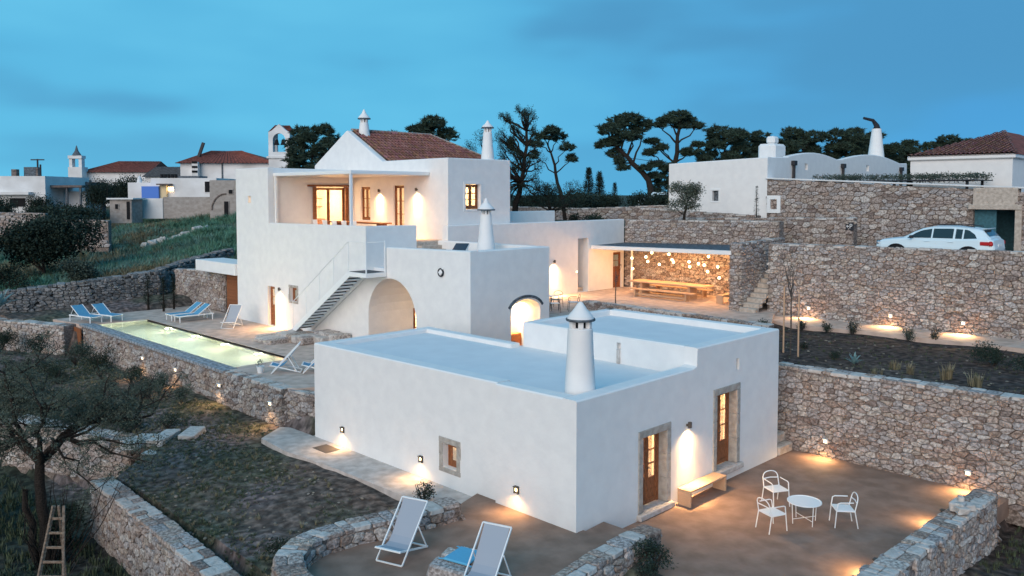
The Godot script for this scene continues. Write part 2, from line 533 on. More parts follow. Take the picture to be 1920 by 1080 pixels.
func make_cells() -> void:
	var r := RandomNumberGenerator.new()
	r.seed = 77
	for t in 3:
		var seeds := []
		var ny: int = [9, 11, 13][t]
		for j in ny:
			var nx := r.randi_range(7, 10)
			for i in nx:
				if r.randf() < 0.12: continue
				seeds.append(Vector2((i + 0.5 * (j % 2) + r.randf_range(-0.3, 0.3)) * TW / nx, (j + 0.5 + r.randf_range(-0.27, 0.27)) * TH / ny))
		var tile := []
		for k in seeds.size():
			var s: Vector2 = seeds[k]
			var p := [s + Vector2(-0.4, -0.25), s + Vector2(0.4, -0.25), s + Vector2(0.4, 0.25), s + Vector2(-0.4, 0.25)]
			for o in seeds:
				for ox in [-TW, 0.0, TW]:
					for oy in [-TH, 0.0, TH]:
						var q: Vector2 = o + Vector2(ox, oy)
						if q == s or absf(q.x - s.x) > 0.9 or absf(q.y - s.y) > 0.6: continue
						var dd := (q - s) * Vector2(0.5, 1.0)     # courses lie flat: distances count less along the wall
						p = clip_cell(p, (q + s) * 0.5, Vector2(dd.x * 0.5, dd.y))
			if p.size() < 3: continue
			var c := Vector2.ZERO
			for q in p: c += q
			c /= p.size()
			var ring := []
			for i in p.size():
				var a: Vector2 = p[i]; var b: Vector2 = p[(i + 1) % p.size()]
				if a.distance_to(b) < 0.03: ring.append((a + b) * 0.5); continue
				ring.append(a.lerp(b, 0.2)); ring.append(a.lerp(b, 0.8))
			var bld := MB.new()
			var depth := r.randf_range(0.03, 0.075)
			var tilt := Vector2(r.randf_range(-0.12, 0.12), r.randf_range(-0.16, 0.1))
			var back := []; var front := []
			for q in ring:
				var d: Vector2 = q - c
				var g := d - d.normalized() * 0.007
				back.append(Vector3(g.x, g.y, -0.03))
				var f := d * r.randf_range(0.83, 0.93)
				front.append(Vector3(f.x, f.y, depth + f.dot(tilt) + r.randf_range(-0.006, 0.006)))
			var top := Vector3(r.randf_range(-0.03, 0.03), r.randf_range(-0.02, 0.02), depth + 0.012)
			for i in ring.size():
				var l := (i + 1) % ring.size()
				bld.quad(back[i], back[l], front[l], front[i], Vector3(front[i].x + front[l].x, front[i].y + front[l].y, 0.06))
				bld.trid(front[i], front[l], top, Vector3.BACK)
			tile.append({"at": c, "mesh": bld.done(), "v": bld.v, "n": bld.n})
		cells.append(tile)

func along(p: Array, cum: Array, u: float) -> Array:   # [point, direction, index, share]
	for i in p.size() - 1:
		if u <= cum[i + 1] or i == p.size() - 2:
			var t: float = (u - cum[i]) / maxf(1e-4, cum[i + 1] - cum[i])
			return [p[i].lerp(p[i + 1], t), (p[i + 1] - p[i]).normalized(), i, t]
	return []

func run_of(p: Array) -> Array:
	var cum := [0.0]
	for i in p.size() - 1: cum.append(cum[-1] + p[i].distance_to(p[i + 1]))
	return cum

func face_stones(out: Array, p: Array, base: Array, top: Array, s: float, pick: int, rough := 0.0) -> void:
	var cum := run_of(p)
	var L: float = cum[-1]
	var lo: float = base.min(); var hi: float = top.max()
	for i in range(-1, int(L / (TW * s)) + 2):
		for j in range(-1, int((hi - lo) / (TH * s)) + 2):
			var t: int = abs(hash(Vector3i(i, j, pick))) % 3
			for c in cells[t]:
				var u: float = (i * TW + c.at.x) * s
				var y: float = lo + (j * TH + c.at.y) * s
				if u < 0.08 * s or u > L - 0.08 * s: continue
				var k := along(p, cum, u)
				if y < lerpf(base[k[2]], base[k[2] + 1], k[3]) - 0.05 or y > lerpf(top[k[2]], top[k[2] + 1], k[3]) - 0.06 * s: continue
				var d := Vector3(k[1].x, 0, -k[1].y)
				var n := d.cross(Vector3.UP)
				var b := Basis(d * s, Vector3.UP * s, n * s)
				if rough > 0.0:
					b = Basis(d, rng.randf_range(-1, 1) * rough * 0.2) * b.rotated(Vector3.UP, rng.randf_range(-1, 1) * rough * 0.3)
					b = b.scaled_local(Vector3(1, 1, 1.0 + rng.randf() * rough * 2.0))
				var kk := noise.get_noise_3d(k[0].x * 14.0, y * 20.0, k[0].y * 14.0)
				out.append([v(k[0].x, y, k[0].y), b, c, rng.randi() % 10 if rng.randf() < 0.6 else ([1, 9, 2, 7][rng.randi() % 4] if kk < -0.05 else [3, 8, 0, 5][rng.randi() % 4])])

# pts: Vector2(X, W) along the face that looks along direction x UP. o: th, faces, scale, single, cap, dry
func stone_wall(called: String, label: String, category: String, pts: Array, base: Array, top: Array, o := {}) -> Node3D:
	var th: float = o.get("th", 0.5)
	var s: float = o.get("scale", 1.0)
	var dry: bool = o.get("dry", false)
	var root := thing(called, label, category, v(pts[0].x, base[0], pts[0].y), 0.0, o.get("group", ""))
	var back := []
	for i in pts.size():
		var d: Vector2 = (pts[mini(i + 1, pts.size() - 1)] - pts[maxi(i - 1, 0)]).normalized()
		# N = d3 x UP with d3 = (d.x, 0, -d.y) -> (d.y, 0, d.x) -> in (X, W): (d.y, -d.x)
		back.append(pts[i] - Vector2(d.y, -d.x) * th)
	var core := mb(root)
	var ins := 0.012
	for i in pts.size() - 1:
		var d: Vector2 = (pts[i + 1] - pts[i]).normalized()
		var k := Vector2(d.y, -d.x) * ins
		var a: Vector2 = pts[i] - k; var b: Vector2 = pts[i + 1] - k; var a2: Vector2 = back[i] + k; var b2: Vector2 = back[i + 1] + k
		var n := Vector3(d.y, 0, d.x)
		n = Vector3(d.y, 0, d.x)
		var y0: float = base[i] - 0.4; var y1: float = base[i + 1] - 0.4; var t0: float = top[i] - 0.03; var t1: float = top[i + 1] - 0.03
		core.quad(v(a.x, y0, a.y), v(b.x, y1, b.y), v(b.x, t1, b.y), v(a.x, t0, a.y), n)
		core.quad(v(a2.x, y0, a2.y), v(b2.x, y1, b2.y), v(b2.x, t1, b2.y), v(a2.x, t0, a2.y), -n)
		core.quad(v(a.x, t0, a.y), v(b.x, t1, b.y), v(b2.x, t1, b2.y), v(a2.x, t0, a2.y), Vector3.UP)
		if i == 0: core.quad(v(a.x, y0, a.y), v(a2.x, y0, a2.y), v(a2.x, t0, a2.y), v(a.x, t0, a.y), v(-d.x, 0, -d.y))
		if i == pts.size() - 2: core.quad(v(b.x, y1, b.y), v(b2.x, y1, b2.y), v(b2.x, t1, b2.y), v(b.x, t1, b.y), v(d.x, 0, d.y))
	part(root, "core", core, M.dark_joint if dry else M.mortar)
	var all := []
	var rough: float = 0.8 if dry else 0.0
	var cap: String = o.get("cap", "flat")
	var drop := 0.06 if cap != "none" else 0.0
	var tops := top.map(func(x): return x - drop)
	var faces: String = o.get("faces", "f")
	var pick := hash(called + label) % 1000
	if "f" in faces: face_stones(all, pts, base, tops, s, pick, rough)
	var rp := back.duplicate(); rp.reverse()
	var rb := base.duplicate(); rb.reverse()
	var rtp := tops.duplicate(); rtp.reverse()
	if "b" in faces: face_stones(all, rp, rb, rtp, s, pick + 1, rough)
	if "s" in faces: face_stones(all, [back[0], pts[0]], [base[0], base[0]], [tops[0], tops[0]], s, pick + 2, rough)
	if "e" in faces: face_stones(all, [pts[-1], back[-1]], [base[-1], base[-1]], [tops[-1], tops[-1]], s, pick + 3, rough)
	all.sort_custom(func(x, y): return x[0].distance_squared_to(EYE) < y[0].distance_squared_to(EYE))
	var single: int = mini(o.get("single", 290), all.size())
	for i in single:
		var k: Array = all[i]
		var m := MeshInstance3D.new()
		m.name = "stone"
		m.mesh = k[2].mesh
		m.material_override = (dry_mats if dry else stone_mats)[k[3]]
		m.transform = Transform3D(k[1], k[0] - root.position)
		root.add_child(m, true)
	if single < all.size():
		var j := mb(root)
		j.colored = true
		for i in range(single, all.size()):
			var k: Array = all[i]
			var t := Transform3D(k[1], k[0] - root.position)
			var nb: Basis = k[1].orthonormalized()
			j.col = (dry_cols if dry else stone_cols)[k[3]]
			for q in k[2].v.size():
				j.v.append(t * k[2].v[q]); j.n.append(nb * k[2].n[q]); j.c.append(j.col)
		tag(part(root, "distant_stones", j, M.stones), "", "", "", "stuff")
	if cap != "none":
		var cum := run_of(pts)
		var u := 0.0
		var many := mb(root)
		many.colored = true
		var n_single := 0
		while u < cum[-1] - 0.02:
			var l := minf(rng.randf_range(0.22, 0.6) * s, cum[-1] - u)
			if cum[-1] - u - l < 0.15: l = cum[-1] - u
			var k := along(pts, cum, u + l * 0.5)
			var y := lerpf(top[k[2]], top[k[2] + 1], k[3])
			var d := Vector3(k[1].x, 0, -k[1].y)
			var n := d.cross(Vector3.UP)
			var rows := 2 if th > 0.42 and rng.randf() < 0.75 else 1
			var z := -0.02
			for row in rows:
				var w := (th + 0.04) * (rng.randf_range(0.4, 0.6) if rows == 2 and row == 0 else 1.0)
				if row == 1: w = th + 0.02 - z
				var hgt := rng.randf_range(0.09, 0.13) if cap == "flat" else rng.randf_range(0.12, 0.24)
				var st := MB.new()
				st.org = root.position
				var bb := Basis(d, Vector3.UP, n).rotated(Vector3.UP, rng.randf_range(-0.06, 0.06)).rotated(d, rng.randf_range(-0.04, 0.04) * (1.0 if cap == "flat" else 4.0))
				var lift := rng.randf_range(-0.015, 0.015) + (0.0 if cap == "flat" else rng.randf_range(0.0, 0.06))
				rock(st, Transform3D(bb, v(k[0].x, y - hgt * 0.5 + lift, k[0].y) - n * (z + w * 0.5)), Vector3(l - 0.02, hgt, w - 0.02), 0.16)
				z += w
				var ti := rng.randi() % 10
				if n_single < 280 and single > 0:
					part(root, "coping_stone", st, M.pale_stone if cap == "flat" and rng.randf() < 0.45 else (dry_mats if dry else stone_mats)[ti])
					n_single += 1
				else:
					many.v.append_array(st.v); many.n.append_array(st.n)
					many.col = (dry_cols if dry else stone_cols)[ti]
					for q in st.v.size(): many.c.append(many.col)
			u += l
		if many.v.size(): tag(part(root, "distant_coping", many, M.stones), "", "", "", "stuff")
	return root

func rock(b: MB, t: Transform3D, s: Vector3, jit := 0.2) -> void:   # a rough block: a box with its edges knocked off, corners moved about
	var h := s * 0.5
	var cut := 0.22
	var pts := {}
	for sx in [-1, 1]:
		for sy in [-1, 1]:
			for sz in [-1, 1]:
				var j := Vector3(rng.randf_range(-jit, jit), rng.randf_range(-jit, jit), rng.randf_range(-jit, jit)) * 0.6
				for ax in 3:
					var p := Vector3(sx, sy, sz)
					for q in 3:
						if q != ax: p[q] *= 1.0 - minf(cut, 0.06 / maxf(0.05, h[q]))
					pts[Vector4i(sx, sy, sz, ax)] = t * ((p + j) * h)
	var g := func(sx, sy, sz, ax): return pts[Vector4i(sx, sy, sz, ax)]
	for a in [-1, 1]:
		b.quad(g.call(a, -1, -1, 0), g.call(a, 1, -1, 0), g.call(a, 1, 1, 0), g.call(a, -1, 1, 0), t.basis.x * a)
		b.quad(g.call(-1, a, -1, 1), g.call(1, a, -1, 1), g.call(1, a, 1, 1), g.call(-1, a, 1, 1), t.basis.y * a)
		b.quad(g.call(-1, -1, a, 2), g.call(1, -1, a, 2), g.call(1, 1, a, 2), g.call(-1, 1, a, 2), t.basis.z * a)
		for e in [-1, 1]:
			b.quad(g.call(a, e, -1, 0), g.call(a, e, 1, 0), g.call(a, e, 1, 1), g.call(a, e, -1, 1), t.basis.x * a + t.basis.y * e)
			b.quad(g.call(a, -1, e, 0), g.call(a, 1, e, 0), g.call(a, 1, e, 2), g.call(a, -1, e, 2), t.basis.x * a + t.basis.z * e)
			b.quad(g.call(-1, a, e, 1), g.call(1, a, e, 1), g.call(1, a, e, 2), g.call(-1, a, e, 2), t.basis.y * a + t.basis.z * e)
			for f in [-1, 1]:
				b.trid(g.call(a, e, f, 0), g.call(a, e, f, 1), g.call(a, e, f, 2), t.basis.x * a + t.basis.y * e + t.basis.z * f)

# ---- plants
var tufts := {}

func make_tufts() -> void:
	var r := RandomNumberGenerator.new()
	r.seed = 5
	var dir := func() -> Vector3:
		var z := r.randf_range(-1, 1); var a := r.randf() * TAU
		return Vector3(cos(a) * sqrt(1 - z * z), z, sin(a) * sqrt(1 - z * z))
	var b := MB.new()
	b.colored = true
	for i in 16:     # a brush of needles, about 1 m across
		var d: Vector3 = dir.call()
		d.y = absf(d.y) * 0.8 - 0.1
		var p: Vector3 = dir.call() * 0.12
		var sidev := d.cross(dir.call()).normalized() * 0.055
		b.col = Color.WHITE * r.randf_range(0.5, 1.0)
		b.tri(p - sidev, p + sidev, p + d * r.randf_range(0.35, 0.55))
		b.tri(p + sidev * 0.6, p - sidev * 0.4 + d * 0.15, p + d * 0.42 + dir.call() * 0.12)
	tufts.needles = b.done()
	for kind in [["leaves", 14, 0.17, 0.36], ["slim", 16, 0.24, 0.17], ["round", 10, 0.26, 0.55]]:
		b = MB.new()
		b.colored = true
		for i in kind[1]:
			var at: Vector3 = dir.call() * pow(r.randf(), 0.5) * 0.46
			var d: Vector3 = (dir.call() + at * 1.2 + Vector3.UP * 0.25).normalized() * kind[2]
			var w: Vector3 = d.cross(dir.call()).normalized() * kind[2] * kind[3]
			b.col = Color.WHITE * r.randf_range(0.5, 1.0)
			b.tri(at, at + d * 0.5 + w, at + d); b.tri(at, at + d, at + d * 0.5 - w)
		tufts[kind[0]] = b.done()
	for kind in [["grass", 9, 0.5, 0.028], ["tall_grass", 14, 1.0, 0.022]]:
		b = MB.new()
		b.colored = true
		for i in kind[1]:
			var a := r.randf() * TAU
			var p := Vector3(cos(a), 0, sin(a)) * r.randf() * 0.16
			var lean: Vector3 = Vector3(cos(a), 0, sin(a)) * r.randf_range(0.1, 0.45) * kind[2]
			var w: Vector3 = Vector3(-sin(a), 0, cos(a)) * kind[3]
			var tip: Vector3 = p + lean + Vector3.UP * kind[2] * r.randf_range(0.6, 1.0)
			var midp: Vector3 = p + lean * 0.3 + Vector3.UP * kind[2] * 0.5
			b.col = Color.WHITE * r.randf_range(0.55, 1.0)
			b.tri(p - w, p + w, midp + w * 0.7); b.tri(p - w, midp + w * 0.7, midp - w * 0.7); b.tri(midp - w * 0.7, midp + w * 0.7, tip)
		tufts[kind[0]] = b.done()

func many(parent: Node, called: String, mesh: Mesh, m: Material, ts: Array, kind := "", lo := 0.55) -> MultiMeshInstance3D:
	var mm := MultiMesh.new()
	mm.transform_format = MultiMesh.TRANSFORM_3D
	mm.use_colors = true
	mm.mesh = mesh
	mm.instance_count = ts.size()
	for i in ts.size():
		mm.set_instance_transform(i, ts[i])
		var k := rng.randf_range(lo, 1.0)
		mm.set_instance_color(i, Color(k * rng.randf_range(0.9, 1.0), k, k * rng.randf_range(0.86, 1.0)))
	var o := MultiMeshInstance3D.new()
	o.name = called
	o.multimesh = mm
	o.material_override = m
	parent.add_child(o, true)
	o.set_meta("kind", kind if kind else "stuff")
	return o

func turned(s: float) -> Basis:
	return Basis.from_euler(Vector3(rng.randf_range(-0.5, 0.5), rng.randf() * TAU, rng.randf_range(-0.5, 0.5))).scaled(Vector3.ONE * s)

func clump(ts: Array, at: Vector3, r: Vector3, count: int, size: float, shell := 0.45) -> void:
	for i in count:
		var z := rng.randf_range(-0.75, 1); var a := rng.randf() * TAU
		var d := Vector3(cos(a) * sqrt(1 - z * z), z, sin(a) * sqrt(1 - z * z))
		var k := pow(rng.randf_range(shell, 1.0), 0.6)
		k *= 0.86 + 0.3 * noise.get_noise_3dv((at + d * 3.0) * 9.0)
		ts.append(Transform3D(turned(size * rng.randf_range(0.7, 1.3)), at + d * r * k))

func wiggle(a: Vector3, b: Vector3, steps: int, amt: float) -> Array:
	var p := [a]
	for i in range(1, steps):
		var t := float(i) / steps
		p.append(a.lerp(b, t) + Vector3(rng.randf_range(-1, 1), rng.randf_range(-0.6, 0.6), rng.randf_range(-1, 1)) * amt * a.distance_to(b) * sin(PI * t))
	p.append(b)
	return p

func limb(b: MB, a: Vector3, e: Vector3, r0: float, r1: float, steps := 4, amt := 0.08, sides := 6) -> Array:
	var p := wiggle(a, e, steps, amt)
	var r := []
	for i in p.size(): r.append(lerpf(r0, r1, float(i) / (p.size() - 1)))
	b.tube(p, r, sides, false)
	return p

# crown: [[offset from the base, radii, tufts], ...]; each clump hangs on a limb from the trunk
func tree(called: String, label: String, category: String, at: Vector3, trunk: Array, r: float, crown: Array, tuft: String, leaf: String, size: float, group := "", bark := "bark", shell := 0.45) -> Node3D:
	var root := thing(called, label, category, at, 0.0, group)
	var b := MB.new()
	var pts := []
	for i in trunk.size() - 1:
		var w := wiggle(trunk[i], trunk[i + 1], 3, 0.05)
		if i > 0: w.pop_front()
		pts.append_array(w)
	var rad := []
	for i in pts.size(): rad.append(r * lerpf(1.15, 0.4, float(i) / (pts.size() - 1)))
	b.tube(pts, rad, 8)
	var ts := []
	for c in crown:
		var best: Vector3 = pts[-1]
		for p in pts:
			if p.y > pts[-1].y * 0.35 and p.distance_to(c[0]) + (p.y - c[0].y) * 0.6 < best.distance_to(c[0]) + (best.y - c[0].y) * 0.6: best = p
		if best.distance_to(c[0]) > 0.3: limb(b, best, c[0], r * 0.38, r * 0.1, 4, 0.1)
		for k in 4:
			limb(b, c[0] * 0.8 + best * 0.2, c[0] + Vector3(rng.randf_range(-0.8, 0.8), rng.randf_range(-0.3, 0.7), rng.randf_range(-0.8, 0.8)) * c[1], r * 0.14, r * 0.04, 3, 0.12, 5)
		clump(ts, c[0], c[1], c[2], size, shell)
	part(root, "trunk", b, M[bark])
	many(root, "crown", tufts[tuft], M[leaf], ts)
	return root

func bush(called: String, label: String, at: Vector3, r: Vector3, count: int, leaf: String, tuft := "leaves", size := 0.35, group := "", category := "shrub") -> Node3D:
	var root := thing(called, label, category, at, 0.0, group)
	var b := MB.new()
	var ts := []
	for k in 6:
		var a := rng.randf() * TAU
		limb(b, Vector3.ZERO, Vector3(cos(a) * r.x * 0.6, r.y * rng.randf_range(0.8, 1.5), sin(a) * r.z * 0.6), 0.02 + 0.015 * r.y, 0.008, 3, 0.1, 5)
	for k in 5:
		var o := Vector3(rng.randf_range(-0.45, 0.45), rng.randf_range(0.55, 1.15), rng.randf_range(-0.45, 0.45)) * r
		clump(ts, o, r * rng.randf_range(0.45, 0.75), count / 5, size, 0.2)
	part(root, "stems", b, M.twigs)
	many(root, "foliage", tufts[tuft], M[leaf], ts)
	return root

# ---- the lie of the land
func wall_line(w: float) -> float:   # where the garden drops to the olive grove
	return 8.2 if w < 26.0 else (lerpf(8.2, 10.4, (w - 26.0) / 2.5) if w < 28.5 else lerpf(10.4, 8.1, clampf((w - 28.5) / 6.2, 0, 1)))

func land(x: float, w: float) -> float:
	var d := (x + w) * 0.70711
	var s := (x - w) * 0.70711
	var bumps := noise.get_noise_2d(x * 6.0, w * 6.0) * 0.14
	var h: float
	if w < 6.35 and x > 8: h = -1.2 - (6.35 - w) * 0.05 + bumps
	elif x < 14.92:
		var up := -0.55 + 0.22 * smoothstep(9.0, 13.0, x) + 0.35 * smoothstep(26.0, 44.0, w) * smoothstep(11.0, 14.5, x)
		var low := -2.3 - 0.04 * maxf(0, 8.0 - x)
		var e := wall_line(w) + 0.45
		h = lerpf(low, up, smoothstep(e - 0.35, e + 0.35, x)) + bumps
		if x > 8.3 and x < 15 and w < 16.6 and w > 11.0: h = minf(h, -0.45)
		if w > 34.0: h = lerpf(h, -0.5 + bumps, smoothstep(34.0, 40.0, w))
	elif w < 18.95 and x > 37.35: h = 5.1
	elif w < 21.7 and x > 40.6: h = 5.1
	elif x < 26.1 and w < 24.5: h = -0.8
	elif w < 18.4 and x < 37.35: h = 2.1 + bumps * 0.8
	elif x < 31.0 and w < 30.9: h = 1.3 if w < 24.5 else 0.3
	elif x < 40.6 and x > 31.0 and w < 33.7: h = 2.2
	elif x < 22.0 and w < 47.0: h = -0.8
	elif x < 31.0 and w < 43.3: h = 0.0
	elif x > 46.4 and w < 18.95: h = 5.1
	elif x > 31.0 and s > -14.0: h = 6.1 + bumps
	else: h = 1.0 + bumps
	if w > 47.0 and s < -13.0:
		var hill := 0.8 + 0.35 * smoothstep(50.2, 51.0, w) + 0.45 * smoothstep(48.0, 53.0, d) + 0.9 * smoothstep(54.0, 59.0, d) + 3.4 * smoothstep(58.0, 92.0, d) + 1.3 * smoothstep(88.0, 125.0, d)
		hill -= 1.6 * smoothstep(-24.0, -40.0, s) * smoothstep(50.0, 60.0, d)
		hill += noise.get_noise_2d(x * 1.6, w * 1.6) * 0.9 * smoothstep(56.0, 70.0, d) + bumps
		if x < 13.9 - (w - 47.4) * 0.396 + 0.35 and d < 50.5: hill = -0.5 + bumps
		h = lerpf(h, hill, smoothstep(-13.0, -15.0, s))
	if d > 70.0 and s > -14.0:
		h = lerpf(h, 6.3 + noise.get_noise_2d(x, w) * 0.6, smoothstep(70.0, 90.0, d))
	if d < 4.0: h = minf(h, -2.5)
	return lerpf(h, 5.5, smoothstep(160.0, 400.0, d)) if d > 160 else h

func land_lines(pairs: Array, hi: float) -> Array:
	var a := []
	var x := -16.0
	while x < hi:
		var near := false
		for p in pairs:
			if x > p - 0.22 and x < p + 0.22: near = true
		if not near: a.append(x)
		x += 0.5
	for p in pairs: a.append(p - 0.17); a.append(p + 0.17)
	var step := 1.0
	while x < 2600.0:
		a.append(x); x += step; step *= 1.18
	x = -16.5; step = 1.0
	while x > -1500.0:
		a.append(x); x -= step; step *= 1.35
	a.sort()
	return a

func build_land() -> void:
	var xs := land_lines([14.92, 26.1, 37.35, 40.6, 46.4, 31.0, 22.0], 62.0)
	var ws := land_lines([6.35, 18.4, 18.95, 21.7, 24.5, 30.9, 33.7, 43.3, 47.0], 72.0)
	var b := MB.new()
	b.colored = true
	var hs := []
	for x in xs:
		var row := PackedFloat32Array()
		for w in ws: row.append(land(x, w))
		hs.append(row)
	var soil := Color(0.235, 0.18, 0.15); var weeds := Color(0.18, 0.175, 0.125); var green := Color(0.06, 0.11, 0.075); var pebbly := Color(0.31, 0.235, 0.225); var straw := Color(0.17, 0.135, 0.08)
	var tint := func(x: float, w: float) -> Color:
		var k := noise.get_noise_2d(x * 2.6 + 90, w * 2.6) * 1.3
		var c := soil.lerp(weeds, smoothstep(-0.25, 0.2, k))
		c = c.lerp(pebbly, smoothstep(0.1, 0.3, noise.get_noise_2d(x * 3.5, w * 3.5 + 50)) * 0.9)
		var d := (x + w) * 0.70711; var s := (x - w) * 0.70711
		if w > 47.0 and s < -13.0: c = c.lerp(green.lerp(straw, smoothstep(0.05, 0.4, noise.get_noise_2d(x * 1.3, w * 1.3 + 20))), smoothstep(50.0, 58.0, d))
		elif x > 40.6 or d > 70.0: c = c.lerp(green, 0.6)
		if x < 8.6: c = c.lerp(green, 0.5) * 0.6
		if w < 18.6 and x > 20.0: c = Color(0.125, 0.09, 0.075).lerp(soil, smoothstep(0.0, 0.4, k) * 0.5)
		return c
	var cs := []
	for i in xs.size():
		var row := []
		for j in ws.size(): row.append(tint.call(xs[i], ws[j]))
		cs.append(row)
	for i in xs.size() - 1:
		for j in ws.size() - 1:
			var p := [v(xs[i], hs[i][j], ws[j]), v(xs[i + 1], hs[i + 1][j], ws[j]), v(xs[i + 1], hs[i + 1][j + 1], ws[j + 1]), v(xs[i], hs[i][j + 1], ws[j + 1])]
			var k := [cs[i][j], cs[i + 1][j], cs[i + 1][j + 1], cs[i][j + 1]]
			var n0: Vector3 = (p[3] - p[0]).cross(p[1] - p[0]); var n1: Vector3 = (p[1] - p[2]).cross(p[3] - p[2])
			var n := (n0 + n1).normalized()
			if n.y < 0: n = -n
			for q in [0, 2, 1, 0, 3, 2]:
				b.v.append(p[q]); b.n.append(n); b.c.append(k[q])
	# winding: seen from above the corners run clockwise
	if (b.v[2] - b.v[0]).cross(b.v[1] - b.v[0]).y < 0:
		for i in range(0, b.v.size(), 3):
			var t := b.v[i + 1]; b.v[i + 1] = b.v[i + 2]; b.v[i + 2] = t
			var u := b.c[i + 1]; b.c[i + 1] = b.c[i + 2]; b.c[i + 2] = u
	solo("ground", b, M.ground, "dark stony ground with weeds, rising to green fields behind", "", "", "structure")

# ---- parts of houses
func glazed(root: Node3D, called: String, o: Vector3, U: Vector3, w: float, y0: float, y1: float, back: float, leaves: int, rows: int, low := 0.0, wood := "door_wood", curtain := false) -> void:
	var N := U.cross(Vector3.UP)
	var b := mb(root)
	var at := Vector3(o.x, 0, o.z) - N * back
	var Z := Basis(U, Vector3.UP, N)
	var bx := func(u0: float, u1: float, a: float, c: float, d: float, z := 0.0):
		b.obox(Transform3D(Z, at + U * (u0 + u1) * 0.5 + Vector3.UP * (a + c) * 0.5 + N * z), Vector3(u1 - u0, c - a, d), 0.006)
	var f := 0.055
	bx.call(0.0, f, y0, y1, 0.10); bx.call(w - f, w, y0, y1, 0.10); bx.call(f, w - f, y1 - f, y1, 0.10)
	if low == 0.0: bx.call(f, w - f, y0, y0 + f, 0.10)
	var lw := (w - 2 * f) / leaves
	var panes := []
	for k in leaves:
		var a := f + lw * k + 0.004; var c := f + lw * (k + 1) - 0.004
		var t := minf(0.085, lw * 0.2)
		var bot := y0 + (0.015 if low > 0.0 else f)
		bx.call(a, a + t, bot, y1 - f - 0.004, 0.05, 0.01); bx.call(c - t, c, bot, y1 - f - 0.004, 0.05, 0.01)
		bx.call(a + t, c - t, y1 - f - t, y1 - f - 0.004, 0.048, 0.01)
		bx.call(a + t, c - t, bot, bot + t * 1.4, 0.048, 0.01)
		var g0 := bot + t * 1.4
		if low > 0.0:
			bx.call(a + t, c - t, bot + t * 1.4, y0 + low, 0.026, 0.005)
			bx.call(a + t + 0.05, c - t - 0.05, bot + t * 1.4 + 0.05, y0 + low - 0.05, 0.036, 0.005)
			bx.call(a + t, c - t, y0 + low, y0 + low + t, 0.048, 0.01)
			g0 = y0 + low + t
		var g1 := y1 - f - t
		for r in rows:
			var h0 := lerpf(g0, g1, float(r) / rows); var h1 := lerpf(g0, g1, float(r + 1) / rows)
			if r > 0: bx.call(a + t, c - t, h0 - 0.015, h0 + 0.015, 0.04, 0.01)
			panes.append([a + t, c - t, h0 + (0.015 if r > 0 else 0.0), h1 - (0.015 if r < rows - 1 else 0.0)])
	var dm := part(root, called, b, M[wood])
	for p in panes:
		var g := mb(root)
		g.obox(Transform3D(Z, at + U * (p[0] + p[1]) * 0.5 + Vector3.UP * (p[2] + p[3]) * 0.5 + N * 0.01), Vector3(p[1] - p[0], p[3] - p[2], 0.006))
		part(dm, "pane", g, M.pane)
	if curtain:
		var cu := mb(root)
		var n := int(w / 0.05)
		for i in n:
			var z0 := -0.12 - 0.02 * sin(i * 1.9); var z1 := -0.12 - 0.02 * sin((i + 1) * 1.9)
			var u0 := f + (w - 2 * f) * i / n; var u1 := f + (w - 2 * f) * (i + 1) / n
			cu.quad(at + U * u0 + N * z0 + Vector3.UP * (y0 + low * 0.9), at + U * u1 + N * z1 + Vector3.UP * (y0 + low * 0.9), at + U * u1 + N * z1 + Vector3.UP * (y1 - 0.05), at + U * u0 + N * z0 + Vector3.UP * (y1 - 0.05), N)
		part(dm, "curtain", cu, M.curtain)
	if low > 0.0 or called == "door":
		var hd := mb(root)
		var hu := w * 0.5 + 0.06 if leaves > 1 else w - 0.14
		hd.tube([at + U * hu + Vector3.UP * (y0 + 1.0) + N * 0.03, at + U * hu + Vector3.UP * (y0 + 1.0) + N * 0.08, at + U * (hu - 0.1) + Vector3.UP * (y0 + 1.0) + N * 0.085], [0.012, 0.012, 0.01], 6)
		part(dm, "handle", hd, M.dark_metal)

func surround(root: Node3D, o: Vector3, U: Vector3, a: float, b_: float, y0: float, y1: float, th: float, deep: float, m: String, sill := true) -> void:   # stone blocks round an opening a..b, y0..y1
	var N := U.cross(Vector3.UP)
	var Z := Basis(U, Vector3.UP, N)
	var blk := func(u0: float, u1: float, h0: float, h1: float):
		var b := mb(root)
		b.obox(Transform3D(Z, Vector3(o.x, (h0 + h1) * 0.5, o.z) + U * (u0 + u1) * 0.5 - N * (deep * 0.5 - 0.025)), Vector3(u1 - u0 - 0.006, h1 - h0 - 0.006, deep), 0.012)
		part(root, "surround_stone", b, M[m])
	blk.call(a - th, b_ + th, y1, y1 + th)
	var n := 3 if y1 - y0 > 1.2 else 2
	for k in n:
		var ja := th * rng.randf_range(0.8, 1.15) if sill else th
		var jb := th * rng.randf_range(0.8, 1.15) if sill else th
		blk.call(a - ja, a, lerpf(y0, y1, float(k) / n), lerpf(y0, y1, float(k + 1) / n))
		blk.call(b_, b_ + jb, lerpf(y0, y1, float(k) / n), lerpf(y0, y1, float(k + 1) / n))
	if sill: blk.call(a - th, b_ + th, y0 - th * 0.8, y0)

